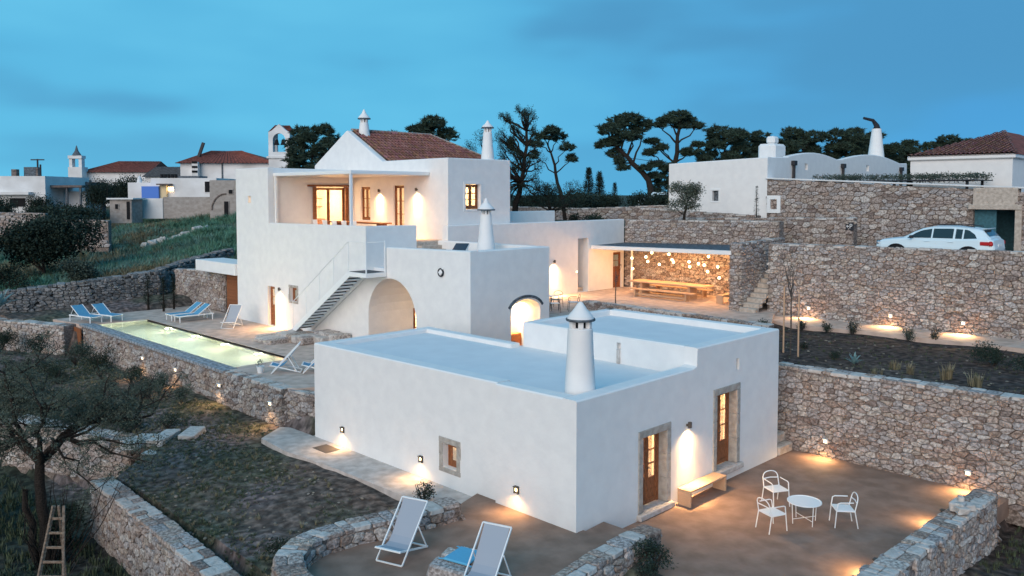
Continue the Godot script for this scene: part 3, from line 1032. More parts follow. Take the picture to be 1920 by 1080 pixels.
func chimney(root: Node3D, at: Vector3, r0: float, r1: float, h: float, gap: float, cone: float, disc := 1.2) -> void:   # a round tapering stack with slots under a cone
	var b := mb(root)
	b.lathe(at, [Vector2(r0 * 1.12, -0.1), Vector2(r0 * 1.04, 0.12), Vector2(r0, 0.4), Vector2(lerpf(r0, r1, 0.6), h * 0.6), Vector2(r1, h - 0.04), Vector2(r1 - 0.04, h), Vector2(0.01, h)], 28, 0.012)
	var c := part(root, "chimney", b, M.plaster)
	var ps := mb(root)
	for k in 6:
		var a := TAU * k / 6.0 + 0.3
		ps.obox(Transform3D(Basis(Vector3.UP, -a), at + Vector3(cos(a) * (r1 - 0.08), h + gap * 0.5, sin(a) * (r1 - 0.08))), Vector3(0.12, gap + 0.02, r1 * 0.42), 0.01)
	part(c, "chimney_post", ps, M.plaster)
	var fl := mb(root)
	fl.lathe(at, [Vector2(r1 * 0.55, h), Vector2(r1 * 0.55, h + gap)], 16)
	part(c, "flue", fl, M.dark_inside)
	var d := mb(root)
	d.lathe(at + Vector3.UP * (h + gap), [Vector2(0.02, 0.0), Vector2(r1 * disc, 0.0), Vector2(r1 * disc + 0.015, 0.03), Vector2(r1 * disc, 0.06), Vector2(0.02, 0.07)], 20, 0.02)
	part(c, "chimney_slab", d, M.slate)
	var k := mb(root)
	k.lathe(at + Vector3.UP * (h + gap + 0.06), [Vector2(r1 * disc * 0.93, 0.0), Vector2(r1 * disc * 0.86, 0.06), Vector2(r1 * 0.55, cone * 0.55), Vector2(r1 * 0.2, cone * 0.93), Vector2(0.02, cone)], 24)
	part(c, "chimney_cap", k, M.plaster)

func wall_lamp(at: Vector3, N: Vector3, label: String, e: float, ang := 28.0, group := "bronze cylinder lamps washing the walls") -> void:   # a short cylinder that shines down the wall
	var root := thing("wall_lamp", label, "wall lamp", at, 0.0, group)
	var c := N * 0.11
	var b := MB.new()
	b.lathe(c, [Vector2(0.045, -0.06), Vector2(0.055, -0.06), Vector2(0.055, 0.09), Vector2(0.05, 0.1), Vector2(0.002, 0.1)], 16)
	b.bar(Vector3.ZERO, c, 0.04, 0.06)
	part(root, "shade", b, M.bronze)
	var g := MB.new()
	g.lathe(c, [Vector2(0.002, -0.045), Vector2(0.045, -0.045)], 16)
	part(root, "lamp_lens", g, M.lamp_glow)
	spot(at + c + Vector3.DOWN * 0.065, Vector3.DOWN - N * 0.05, e * 1.2, ang, WARM, 0.1, 1.0)
	spot(at + c + Vector3.DOWN * 0.065, Vector3.DOWN + N * 0.35, e * 0.5, 74.0, WARM, 0.06, 1.0)

func step_light(at: Vector3, N: Vector3, label: String, e: float, group: String, round_ := false) -> void:   # a small hooded light low on a wall
	var root := thing("path_light", label, "path light", at, 0.0, group)
	var U := Vector3.UP.cross(N)
	var Z := Basis(U, Vector3.UP, N)
	var b := MB.new()
	var t := func(p: Vector3) -> Vector3: return Z * p
	if round_:
		var pts := []
		b.obox(Transform3D(Z, t.call(Vector3(0, 0, 0.03))), Vector3(0.16, 0.16, 0.06), 0.03)
		b.obox(Transform3D(Z, t.call(Vector3(0, 0.075, 0.08))), Vector3(0.17, 0.03, 0.1), 0.012)
		part(root, "housing", b, M.white_metal)
	else:
		b.obox(Transform3D(Z, t.call(Vector3(0, 0.0, 0.012))), Vector3(0.15, 0.2, 0.024), 0.006)
		b.obox(Transform3D(Z, t.call(Vector3(0, 0.085, 0.06))), Vector3(0.15, 0.024, 0.08), 0.006)
		b.obox(Transform3D(Z, t.call(Vector3(-0.066, 0.0, 0.045))), Vector3(0.016, 0.19, 0.05))
		b.obox(Transform3D(Z, t.call(Vector3(0.066, 0.0, 0.045))), Vector3(0.016, 0.19, 0.05))
		part(root, "housing", b, M.bronze)
	var g := MB.new()
	g.obox(Transform3D(Z, t.call(Vector3(0, 0.0, 0.075 if round_ else 0.035))), Vector3(0.085, 0.075, 0.02), 0.008)
	part(root, "lamp_lens", g, M.lamp_glow)
	spot(at + N * (0.24 if round_ else 0.15) - Vector3.UP * 0.03, Vector3.DOWN * 1.0 + N * (0.6 if round_ else 0.45), e, 76.0, WARM, 0.05, 0.9)

func room_lamp(root: Node3D, at: Vector3, e: float, c := WARM) -> void:   # a lit globe hanging in a room
	var b := mb(root)
	b.ball(at, 0.11)
	part(root, "room_lamp", b, M.lamp_glow)
	omni(at, e, c, 0.1)

func tiles(b: MB, o: Vector3, U: Vector3, S: Vector3, len_: float, lu: float, cut0: float, cut1: float, seed_: int, cw := 0.24, relief := 0.085) -> void:   # rows of barrel tiles up a slope; cut0 and cut1 narrow it towards the ridge
	var N := S.cross(U).normalized()
	if N.y < 0: N = -N
	var r := RandomNumberGenerator.new()
	r.seed = seed_
	var rows := int(len_ / 0.36)
	for i in int(lu / cw):
		var um := (i + 0.5) * cw
		for j in rows:
			var s0 := len_ * j / rows - 0.03; var s1 := len_ * (j + 1) / rows + 0.03
			var f := float(j + 0.5) / rows
			if um < cut0 * f or um > lu - cut1 * f: continue
			var k := r.randf_range(0.7, 1.15)
			b.col = Color(0.42 * k, 0.19 * k * r.randf_range(0.9, 1.15), 0.145 * k * r.randf_range(0.85, 1.3))
			var jog := U * r.randf_range(-0.012, 0.012)
			var prev := Vector3.ZERO; var prevt := Vector3.ZERO
			for q in 6:
				var a := PI * q / 5.0
				var off := U * (-cos(a)) * cw * 0.36 + N * sin(a) * relief + jog
				var p0 := o + U * um + S * s0 + off * 1.08 + N * 0.04
				var p1 := o + U * um + S * s1 + off * 0.92 + N * 0.012
				if q > 0: b.quad(prev, p0, p1, prevt, N + U * (-cos(a - 0.3)))
				prev = p0; prevt = p1
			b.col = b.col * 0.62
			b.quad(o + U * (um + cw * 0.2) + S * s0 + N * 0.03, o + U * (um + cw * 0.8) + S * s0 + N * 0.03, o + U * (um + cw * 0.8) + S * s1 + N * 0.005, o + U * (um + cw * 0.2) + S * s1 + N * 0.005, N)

# ---- the white cube house in front
func front_house() -> void:
	var r := thing("cube_house", "low white cube house with flat roof and two glazed doors on the terrace", "house", v(14.74, -0.5, 12.58))
	var b := mb(r)
	panel(b, v(14.85, 0, 24.3), TOW, 8.89, -0.9, [Vector2(0, 3.0), Vector2(8.89, 3.09)], 0.5, [{"a": 6.70, "b": 7.28, "lo": 0.34, "hi": 1.03}], 0.035)
	part(r, "wall", b, M.plaster)
	b = mb(r)
	wbox(b, 14.93, 15.15, -0.9, 3.05, 15.345, 15.415)
	part(r, "wall_groove", b, M.pale_stone)
	b = mb(r)
	panel(b, v(14.74, 0, 15.35), TOW, 2.77 - 0.45, -0.9, [Vector2(0, 3.09), Vector2(2.32, 3.12)], 0.45, [], 0.035)
	part(r, "wall", b, M.plaster)
	b = mb(r)
	panel(b, v(14.74, 0, 12.58), TOX, 9.98, -0.9, [Vector2(0, 3.12), Vector2(5.0, 3.15), Vector2(5.18, 3.2), Vector2(5.21, 3.7), Vector2(9.98, 3.69)], 0.45, [
		{"a": 2.46, "b": 3.93, "lo": -0.42, "hi": 1.87}, {"a": 6.07, "b": 7.58, "lo": -0.12, "hi": 2.36}, {"a": 7.32, "b": 7.5, "lo": 2.75, "hi": 3.1}], 0.035)
	part(r, "wall", b, M.plaster)
	b = mb(r)
	panel(b, v(24.72, 0, 13.03), -TOW, 6.4, -0.9, flat(3.7, 6.4), 0.4)
	part(r, "wall", b, M.plaster)
	b = mb(r)
	panel(b, v(19.8, 0, 24.3), -TOX, 4.5, -0.9, flat(3.0, 4.5), 0.4)
	part(r, "wall", b, M.plaster)
	b = mb(r)
	panel(b, v(19.8, 0, 19.43), -TOW, 4.47, -0.9, flat(3.0, 4.47), 0.4)
	part(r, "wall", b, M.plaster)
	b = mb(r)
	panel(b, v(24.72, 0, 19.43), -TOX, 4.77, 2.6, flat(3.7, 4.77), 0.3, [], 0.035)
	panel(b, v(19.95, 0, 19.13), TOW, 6.1, 2.6, flat(3.7, 6.1), 0.32, [{"a": 3.7, "b": 3.86, "lo": 3.3, "hi": 3.5}], 0.035)
	part(r, "upper_wall", b, M.plaster)
	b = mb(r)   # the drain channel under its spout
	wbox(b, 19.9, 19.97, 2.86, 3.3, 15.29, 15.41, 0.012)
	part(r, "drain_channel", b, M.pale_stone)
	b = mb(r)
	wbox(b, 15.1, 20.0, 2.62, 2.86, 13.0, 23.95)
	part(r, "roof", b, M.roof_plaster)
	b = mb(r)
	wbox(b, 20.1, 24.5, 3.28, 3.5, 13.0, 19.2)
	part(r, "upper_roof", b, M.roof_plaster)
	b = mb(r)
	wbox(b, 15.25, 24.4, -0.75, -0.42, 13.03, 19.0)
	wbox(b, 15.31, 19.5, -0.75, -0.42, 19.0, 23.9)
	part(r, "floor", b, M.path)
	b = mb(r)
	wbox(b, 15.2, 24.35, -0.42, 2.7, 16.3, 16.45)
	wbox(b, 19.5, 19.62, -0.42, 2.7, 13.1, 16.3)
	wbox(b, 21.9, 22.4, 2.7, 3.2, 12.83, 12.86)
	part(r, "inner_wall", b, M.warm_plaster)
	# window in the long wall
	surround(r, v(14.85, 0, 24.3), TOW, 6.70, 7.28, 0.34, 1.03, 0.17, 0.2, "trim_stone")
	glazed(r, "window", v(14.85, 0, 17.6), TOW, 0.6, 0.34, 1.04, 0.24, 1, 1)
	# two double doors in stone frames
	for k in [[2.46, 3.93, -0.3, 1.87, 0.2], [6.07, 7.58, -0.07, 2.36, 0.2]]:
		var a: float = k[0] + k[4]; var c: float = k[1] - k[4]
		surround(r, v(14.74, 0, 12.58), TOX, a, c, k[2], k[3] - 0.2, k[4] - 0.003, 0.42, "trim_stone", false)
		glazed(r, "door", v(14.74 + a, 0, 12.58), TOX, c - a, k[2], k[3] - 0.2, 0.3, 2, 3, 0.62, "door_wood", true)
		b = mb(r)
		b.box(v(14.74 + k[0] - 0.05, k[2] - 0.16, 12.44), v(14.74 + k[1] + 0.05, k[2] - 0.004, 13.02), 0.02)
		part(r, "threshold", b, M.pale_stone)
	chimney(r, v(15.86, 2.88, 13.42), 0.385, 0.315, 1.78, 0.17, 0.42, 1.16)
	room_lamp(r, v(17.7, 2.25, 14.6), 8.0)
	room_lamp(r, v(21.8, 2.25, 14.6), 8.0)
	room_lamp(r, v(16.6, 2.25, 18.6), 4.5)
	wall_lamp(v(19.43, 1.62, 12.58), Vector3(0, 0, 1), "bronze cylinder wall lamp above the wooden bench between the doors", 13.0)
	var low := "square bronze lights low on the long white wall"
	step_light(v(14.85, 0.38, 22.6), Vector3(-1, 0, 0), "square bronze light low on the long white wall above the metal floor plate", 0.8, low)
	step_light(v(14.85, 0.34, 18.56), Vector3(-1, 0, 0), "square bronze light low on the long white wall beside the small stone framed window", 0.8, low)
	step_light(v(14.74, 0.49, 14.55), Vector3(-1, 0, 0), "square bronze light low on the long white wall above the deck chair terrace", 0.8, low)

# ---- the tall villa behind the pool: stair block, veranda, tiled house
func villa() -> void:
	var r := thing("villa", "tall white villa with tiled gable roof, roofed veranda and two chimneys", "villa", v(21.6, 0.9, 31.0))
	var b := mb(r)
	panel(b, v(21.6, 0, 43.2), TOW, 12.3, 0.6, [Vector2(0, 9.42), Vector2(3.56, 9.42), Vector2(3.58, 6.52), Vector2(12.3, 6.58)], 0.4, [
		{"a": 1.37, "b": 1.66, "lo": 7.55, "hi": 7.93}, {"a": 3.35, "b": 4.1, "lo": 1.12, "hi": 3.2}, {"a": 5.65, "b": 6.3, "lo": 2.6, "hi": 3.3}], 0.04)
	part(r, "wall", b, M.plaster)
	b = mb(r)   # parapet towards the stairs, and the wall under the terrace
	panel(b, v(22.0, 0, 30.9), TOX, 2.5, 4.2, [Vector2(0, 6.58), Vector2(2.5, 6.55)], 0.35, [], 0.04)
	panel(b, v(24.5, 0, 31.2), TOX, 2.1, 0.6, flat(5.7, 2.1), 0.3)
	part(r, "parapet", b, M.plaster)
	b = mb(r)   # side of the tall block, with the wide sliding door
	panel(b, v(22.0, 0, 39.64), TOX, 4.6, 5.0, flat(9.4, 4.6), 0.4, [{"a": 2.3, "b": 4.4, "lo": 5.77, "hi": 8.42}], 0.04)
	part(r, "wall", b, M.plaster)
	b = mb(r)   # front of the house behind the veranda, rising into the gable
	panel(b, v(26.6, 0, 43.2), TOW, 12.15, 5.0, [Vector2(0, 9.75), Vector2(3.35, 11.62), Vector2(6.7, 9.8), Vector2(12.15, 9.82)], 0.4, [
		{"a": 4.72, "b": 5.6, "lo": 6.6, "hi": 8.44}, {"a": 7.72, "b": 8.62, "lo": 5.77, "hi": 8.5}], 0.04)
	part(r, "wall", b, M.plaster)
	b = mb(r)
	panel(b, v(27.0, 0, 31.05), TOX, 3.9, 4.2, flat(9.82, 3.9), 0.4, [{"a": 0.75, "b": 1.75, "lo": 7.26, "hi": 8.52}], 0.04)
	part(r, "wall", b, M.plaster)
	b = mb(r)
	panel(b, v(30.9, 0, 31.45), -TOW, 5.0, 4.2, flat(9.82, 5.0), 0.4)
	panel(b, v(35.4, 0, 36.5), -TOW, 6.6, 4.2, flat(9.7, 6.6), 0.4)
	panel(b, v(30.9, 0, 36.5), TOX, 4.5, 4.2, flat(9.7, 4.5), 0.4)
	panel(b, v(35.4, 0, 43.2), -TOX, 13.4, 0.6, flat(9.4, 13.4), 0.4)
	part(r, "rear_wall", b, M.plaster)
	b = mb(r)
	wbox(b, 22.0, 26.6, 8.95, 9.2, 40.0, 42.8)
	part(r, "flat_roof", b, M.roof_plaster)
	b = mb(r)
	wbox(b, 27.0, 30.5, 9.3, 9.55, 31.45, 36.6)
	part(r, "flat_roof", b, M.roof_plaster)
	b = mb(r)
	wbox(b, 22.0, 26.6, 5.5, 5.76, 31.25, 39.64)
	part(r, "terrace_floor", b, M.deck)
	b = mb(r)
	wbox(b, 22.0, 35.0, 5.4, 5.74, 40.0, 42.8)
	wbox(b, 27.0, 35.0, 5.4, 5.74, 31.45, 40.0)
	part(r, "floor", b, M.deck)
	b = mb(r)
	wbox(b, 29.9, 30.0, 5.74, 9.3, 31.45, 42.8)
	wbox(b, 27.0, 29.9, 5.74, 9.3, 37.0, 37.1)
	wbox(b, 22.0, 29.9, 8.9, 8.95, 40.0, 42.8)
	part(r, "inner_wall", b, M.warm_plaster)
	# tiled roof with a hip at its far end
	b = mb(r)
	b.colored = true
	var e := v(26.95, 9.78, 36.3)
	var up := v(26.95, 11.66, 39.85) - e
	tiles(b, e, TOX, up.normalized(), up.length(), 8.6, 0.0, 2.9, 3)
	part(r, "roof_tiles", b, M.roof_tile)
	r.get_child(-1).set_meta("kind", "stuff")
	b = mb(r)
	var ridge0 := v(26.95, 11.62, 39.85); var ridge1 := v(32.65, 11.62, 39.85)
	b.quad(v(26.95, 9.74, 36.3), v(35.55, 9.74, 36.3), ridge1, ridge0, Vector3.UP)
	b.quad(v(26.95, 9.74, 43.4), v(35.55, 9.74, 43.4), ridge1, ridge0, Vector3.UP)
	b.trid(v(35.55, 9.74, 36.3), v(35.55, 9.74, 43.4), ridge1, Vector3.UP)
	part(r, "roof_slope", b, M.brown_tile)
	b = mb(r)
	for i in 22:
		b.obox(Transform3D(Basis(), ridge0.lerp(ridge1, (i + 0.5) / 22.0) + Vector3.UP * 0.08), Vector3(0.27, 0.11, 0.2), 0.04)
		var hp := ridge1.lerp(v(35.55, 9.76, 36.3), (i + 0.5) / 22.0)
		b.obox(Transform3D(Basis.looking_at(v(35.55, 9.76, 36.3) - ridge1), hp + Vector3.UP * 0.1), Vector3(0.18, 0.11, 0.24), 0.04)
	part(r, "ridge_tiles", b, M.old_plaster)
	chimney(r, v(27.5, 10.6, 39.4), 0.42, 0.24, 1.5, 0.18, 0.5, 1.5)
	chimney(r, v(29.75, 9.55, 31.55), 0.34, 0.23, 1.7, 0.2, 0.35, 1.4)
	# openings
	b = mb(r)
	b.box(v(23.9, 8.44, 39.52), v(26.55, 8.54, 39.6), 0.01)
	wbox(b, 24.24, 24.42, 5.77, 8.42, 39.5, 39.64, 0.01)
	wbox(b, 26.3, 26.48, 5.77, 8.42, 39.5, 39.64, 0.01)
	part(r, "door_track", b, M.door_wood)
	glazed(r, "sliding_door", v(24.3, 0, 39.64), TOX, 2.1, 5.77, 8.4, 0.2, 2, 1)
	glazed(r, "window", v(26.6, 0, 43.2 - 4.72), TOW, 0.88, 6.6, 8.42, 0.14, 2, 3)
	glazed(r, "door", v(26.6, 0, 43.2 - 7.72), TOW, 0.9, 5.77, 8.48, 0.14, 2, 3, 0.45)
	surround(r, v(27.0, 0, 31.05), TOX, 0.75, 1.75, 7.26, 8.52, 0.14, 0.14, "plaster")
	glazed(r, "window", v(27.75, 0, 31.05), TOX, 1.0, 7.27, 8.51, 0.24, 2, 3)
	glazed(r, "door", v(21.6, 0, 39.85), TOW, 0.75, 1.12, 3.18, 0.22, 1, 2, 1.0)
	glazed(r, "window", v(21.6, 0, 37.55), TOW, 0.65, 2.6, 3.3, 0.2, 1, 1)
	surround(r, v(21.6, 0, 43.2), TOW, 5.65, 6.3, 2.6, 3.3, 0.13, 0.15, "trim_stone")
	b = mb(r)
	wbox(b, 23.6, 23.7, 1.0, 4.9, 31.5, 42.6)
	part(r, "inner_wall", b, M.warm_plaster)
	b = mb(r)   # kitchen shelves seen through the sliding door
	wbox(b, 24.6, 29.8, 5.74, 6.6, 42.1, 42.7, 0.02)
	for y in [7.3, 7.75]: wbox(b, 26.2, 28.4, y, y + 0.04, 42.4, 42.78)
	part(r, "kitchen_counter", b, M.door_wood)
	room_lamp(r, v(25.2, 7.7, 41.2), 5.0)
	room_lamp(r, v(28.6, 8.2, 39.0), 5.0)
	room_lamp(r, v(28.4, 8.4, 33.0), 5.0)
	room_lamp(r, v(22.8, 3.0, 38.4), 1.4)
	wall_lamp(v(26.6, 8.2, 36.67), Vector3(-1, 0, 0), "wall lamp on the veranda between the narrow window and the door", 16.0)
	wall_lamp(v(26.6, 8.25, 33.45), Vector3(-1, 0, 0), "wall lamp on the veranda beyond the door, nearest the house corner", 16.0)
	wall_lamp(v(21.6, 3.12, 38.5), Vector3(-1, 0, 0), "wall lamp beside the narrow wooden door on the pool deck", 15.0)
	# veranda roof
	var p := thing("veranda_canopy", "white flat veranda canopy on slim square posts", "canopy", v(21.9, 5.76, 32.5))
	b = mb(p)
	b.box(v(21.88, 8.96, 32.45), v(26.58, 9.14, 39.62), 0.02)
	part(p, "canopy_roof", b, M.white_paint)
	for w in [32.52, 39.52]:
		b = mb(p)
		b.box(v(21.9, 5.76, w), v(22.03, 8.96, w + 0.1 if w < 35 else w - 0.1), 0.008)
		part(p, "post", b, M.white_metal)

func arch_house() -> void:
	var r := thing("arched_house", "white house block with a large open arch and a smaller brick edged arch", "house", v(21.6, 0.9, 23.9))
	var b := mb(r)
	panel(b, v(21.6, 0, 30.9), TOW, 7.0, 0.6, [Vector2(0, 4.55), Vector2(1.35, 4.55), Vector2(1.37, 5.7), Vector2(7.0, 5.78)], 0.45, [{"a": 0.15, "b": 3.6, "lo": 1.1, "hi": 2.62, "rise": 1.74}], 0.04)
	part(r, "wall", b, M.plaster)
	b = mb(r)
	panel(b, v(22.05, 0, 23.9), TOX, 4.12, 0.6, flat(5.78, 4.12), 0.4, [{"a": 1.8, "b": 3.55, "lo": 0.9, "hi": 3.14, "rise": 0.5}], 0.04)
	part(r, "wall", b, M.plaster)
	b = mb(r)
	panel(b, v(26.17, 0, 24.3), -TOW, 6.6, 0.6, flat(5.78, 6.6), 0.35, [], 0.04)
	panel(b, v(25.82, 0, 30.9), -TOX, 1.2, 0.6, flat(4.7, 1.2), 0.35)
	part(r, "wall", b, M.plaster)
	b = mb(r)
	wbox(b, 22.05, 25.82, 4.45, 4.7, 24.3, 31.2)
	part(r, "roof", b, M.roof_plaster)
	# vaulted room behind the large arch
	b = mb(r)
	panel(b, v(22.05, 0, 30.75), TOX, 3.7, 0.9, flat(2.7, 3.7), 0.12, [{"a": 2.1, "b": 3.1, "lo": 1.12, "hi": 2.65}], 0.0)
	wbox(b, 22.05, 25.75, 0.9, 4.4, 27.2, 27.3)
	wbox(b, 25.62, 25.75, 0.9, 4.4, 27.3, 30.75)
	for i in 14:
		var a0 := PI * i / 14.0; var a1 := PI * (i + 1) / 14.0
		var q := func(a: float, x: float) -> Vector3: return v(x, 2.66 + sin(a) * 1.73, 29.025 + cos(a) * 1.725)
		b.quad(q.call(a0, 22.0), q.call(a1, 22.0), q.call(a1, 25.7), q.call(a0, 25.7), Vector3.DOWN)
	part(r, "vault", b, M.plaster)
	glazed(r, "door", v(24.15, 0, 30.75), TOX, 1.0, 1.12, 2.65, 0.06, 2, 3)
	b = mb(r)
	wbox(b, 23.7, 25.7, 0.9, 3.2, 31.1, 31.15)
	part(r, "inner_wall", b, M.warm_plaster)
	b = mb(r)
	wbox(b, 21.62, 25.7, 0.8, 1.115, 24.3, 30.75)
	part(r, "floor", b, M.deck)
	b = mb(r)   # small lobby behind the brick edged arch
	wbox(b, 23.3, 23.45, 1.115, 4.4, 24.3, 25.6)
	wbox(b, 23.45, 25.82, 1.115, 4.4, 25.45, 25.6)
	part(r, "inner_wall", b, M.warm_plaster)
	for i in 15:   # the brick edge of the arch
		var u := (i + 0.5) / 15.0
		b = mb(r)
		var x := lerpf(23.72, 25.73, u); var t := u * 2.0 - 1.0
		var y := 3.14 + 0.6 * sqrt(maxf(0.0, 1.0 - t * t * 0.93))
		var sl := -0.6 * t * 0.93 / maxf(0.25, sqrt(1.0 - t * t * 0.93))
		b.obox(Transform3D(Basis(Vector3.BACK, atan(sl)), v(x, y + 0.02, 23.93)), Vector3(0.155 * sqrt(1.0 + sl * sl), 0.11, 0.14), 0.012)
		part(r, "brick", b, M.slate)
	b = mb(r)
	wbox(b, 23.5, 25.8, 1.12, 1.95, 25.2, 25.44, 0.02)
	part(r, "lobby_bench", b, M.door_wood)
	chimney(r, v(24.7, 4.9, 26.3), 0.44, 0.24, 2.25, 0.16, 0.48, 1.6)
	wall_lamp(v(25.62, 3.42, 25.45), Vector3(0, 0, 1), "lamp glowing inside the brick edged arch", 16.0, 30.0)
	omni(v(24.9, 2.2, 31.0), 1.6, WARM, 0.1)
	omni(v(24.6, 3.1, 24.9), 0.5, WARM, 0.1)
	omni(v(24.9, 3.75, 28.0), 0.5, WARM, 0.1)
	var vb := mb(r)
	vb.ball(v(24.9, 3.75, 28.0), 0.06)
	part(r, "vault_lamp", vb, M.lamp_glow)
	var gb := mb(r)
	gb.ball(v(24.9, 2.2, 31.0), 0.06)
	part(r, "room_lamp", gb, M.lamp_glow)
	gb = mb(r)
	gb.ball(v(24.6, 3.1, 24.9), 0.05)
	part(r, "lobby_lamp", gb, M.lamp_glow)
	b = mb(r)   # steps from the roof terrace up to the veranda
	for i in 6:
		b = mb(r)
		wbox(b, 24.55, 26.3, 4.7, 4.875 + i * 0.175, 29.4 + i * 0.3, 29.72 + i * 0.3, 0.015)
		part(r, "step", b, M.step_stone)
	# a bulkhead on the arch wall and a solar panel beside the chimney
	var d := thing("bulkhead_lamp", "round white bulkhead fitting with a dark rim high on the arch wall", "wall fitting", v(21.6, 4.85, 25.64))
	b = MB.new()
	var ring := []
	for k in 17: ring.append(Vector3(-0.05, cos(TAU * k / 16.0) * 0.15, sin(TAU * k / 16.0) * 0.15))
	var rr := []
	rr.resize(17); rr.fill(0.035)
	b.tube(ring, rr, 6, false)
	part(d, "rim", b, M.dark_metal)
	b = MB.new()
	b.obox(Transform3D(Basis(Vector3.RIGHT, PI / 4), Vector3(-0.05, 0, 0)), Vector3(0.1, 0.2, 0.2), 0.04)
	b.bar(Vector3.ZERO, Vector3(-0.05, 0.16, 0.1), 0.05, 0.05)
	part(d, "cover", b, M.white_metal)
	var s := thing("solar_panel", "small dark solar panel propped beside the roof chimney", "solar panel", v(24.1, 4.7, 27.3), 0.6)
	b = MB.new()
	b.obox(Transform3D(Basis(Vector3.BACK, 0.35), Vector3(0, 1.0, 0)), Vector3(0.75, 0.04, 0.6), 0.01)
	part(s, "panel", b, M.solar)
	b = MB.new()
	for x in [-0.3, 0.3]:
		for z in [-0.25, 0.25]: b.bar(Vector3(x, 0, z), Vector3(x, 1.0 + x * 0.36, z), 0.03, 0.03)
	b.obox(Transform3D(Basis(Vector3.BACK, 0.35), Vector3(0, 0.975, 0)), Vector3(0.8, 0.03, 0.65))
	part(s, "stand", b, M.white_metal)

func metal_stair() -> void:
	var r := thing("metal_staircase", "white metal outdoor staircase with dark treads and thin rails", "staircase", v(20.5, 1.4, 35.5))
	var f := v(20.53, 1.5, 35.45); var k := v(20.53, 4.55, 30.7)
	for x in [0.0, 0.98]:
		var b := mb(r)
		b.bar(f + Vector3(x, -0.05, 0), k + Vector3(x, -0.05, 0), 0.04, 0.26, 0.006)
		part(r, "stringer", b, M.white_metal)
	var n := 17
	for i in n:
		var b := mb(r)
		var p := f.lerp(k, (i + 0.7) / n)
		b.box(p + Vector3(0.03, -0.01, 0.15), p + Vector3(0.95, 0.05, -0.13), 0.006)
		part(r, "tread", b, M.white_metal)
		b = mb(r)
		b.box(p + Vector3(0.03, -0.105, -0.12), p + Vector3(0.95, -0.01, -0.135))
		part(r, "riser", b, M.dark_metal)
	var b := mb(r)
	b.box(v(20.5, 4.42, 29.33), v(21.58, 4.62, 30.72), 0.008)
	part(r, "landing", b, M.white_metal)
	b = mb(r)
	b.box(v(20.55, 4.62, 29.4), v(21.55, 4.635, 30.65))
	part(r, "landing_grate", b, M.dark_metal)
	b = mb(r)
	var U := Vector3.UP
	b.tube([f + U * 1.35, k + U * 1.4, v(20.53, 5.95, 29.36), v(21.55, 5.95, 29.36)], [0.02, 0.02, 0.02, 0.02], 6)
	part(r, "handrail", b, M.white_metal)
	for i in 5:
		b = mb(r)
		var p := f.lerp(k, i / 4.0)
		b.tube([p, p + U * (1.35 + 0.05 * i / 4.0)], [0.014, 0.014], 6)
		part(r, "baluster", b, M.white_metal)
	for p in [v(20.53, 4.5, 29.36), v(21.52, 4.5, 29.36)]:
		b = mb(r)
		b.bar(p, p + U * 1.5, 0.05, 0.05)
		part(r, "rail_post", b, M.white_metal)
	# rough stone plinth the stair stands on
	var pl := thing("stone_plinth", "low rough stone plinth under the foot of the metal staircase", "plinth", v(20.2, 1.1, 35.5))
	for q in [[19.55, 1.22, 35.2, 1.7, 0.22, 1.5], [20.35, 1.3, 34.5, 1.3, 0.36, 2.3], [21.15, 1.36, 33.0, 0.8, 0.5, 2.0], [20.7, 1.3, 33.2, 0.7, 0.38, 1.1], [19.7, 1.2, 36.3, 1.1, 0.18, 0.7]]:
		for i in 5:
			b = mb(pl)
			var t: float = (i - 2) * q[5] / 5.0
			rock(b, Transform3D(Basis(U, rng.randf_range(-0.1, 0.1)), v(q[0], q[1] - 0.02, q[2] + t)), Vector3(q[3], q[4] + rng.randf_range(-0.05, 0.05), q[5] / 5.0 - 0.015), 0.14)
			part(pl, "stone", b, M.pale_stone if rng.randf() < 0.5 else stone_mats[[0, 3, 8, 7][rng.randi() % 4]])

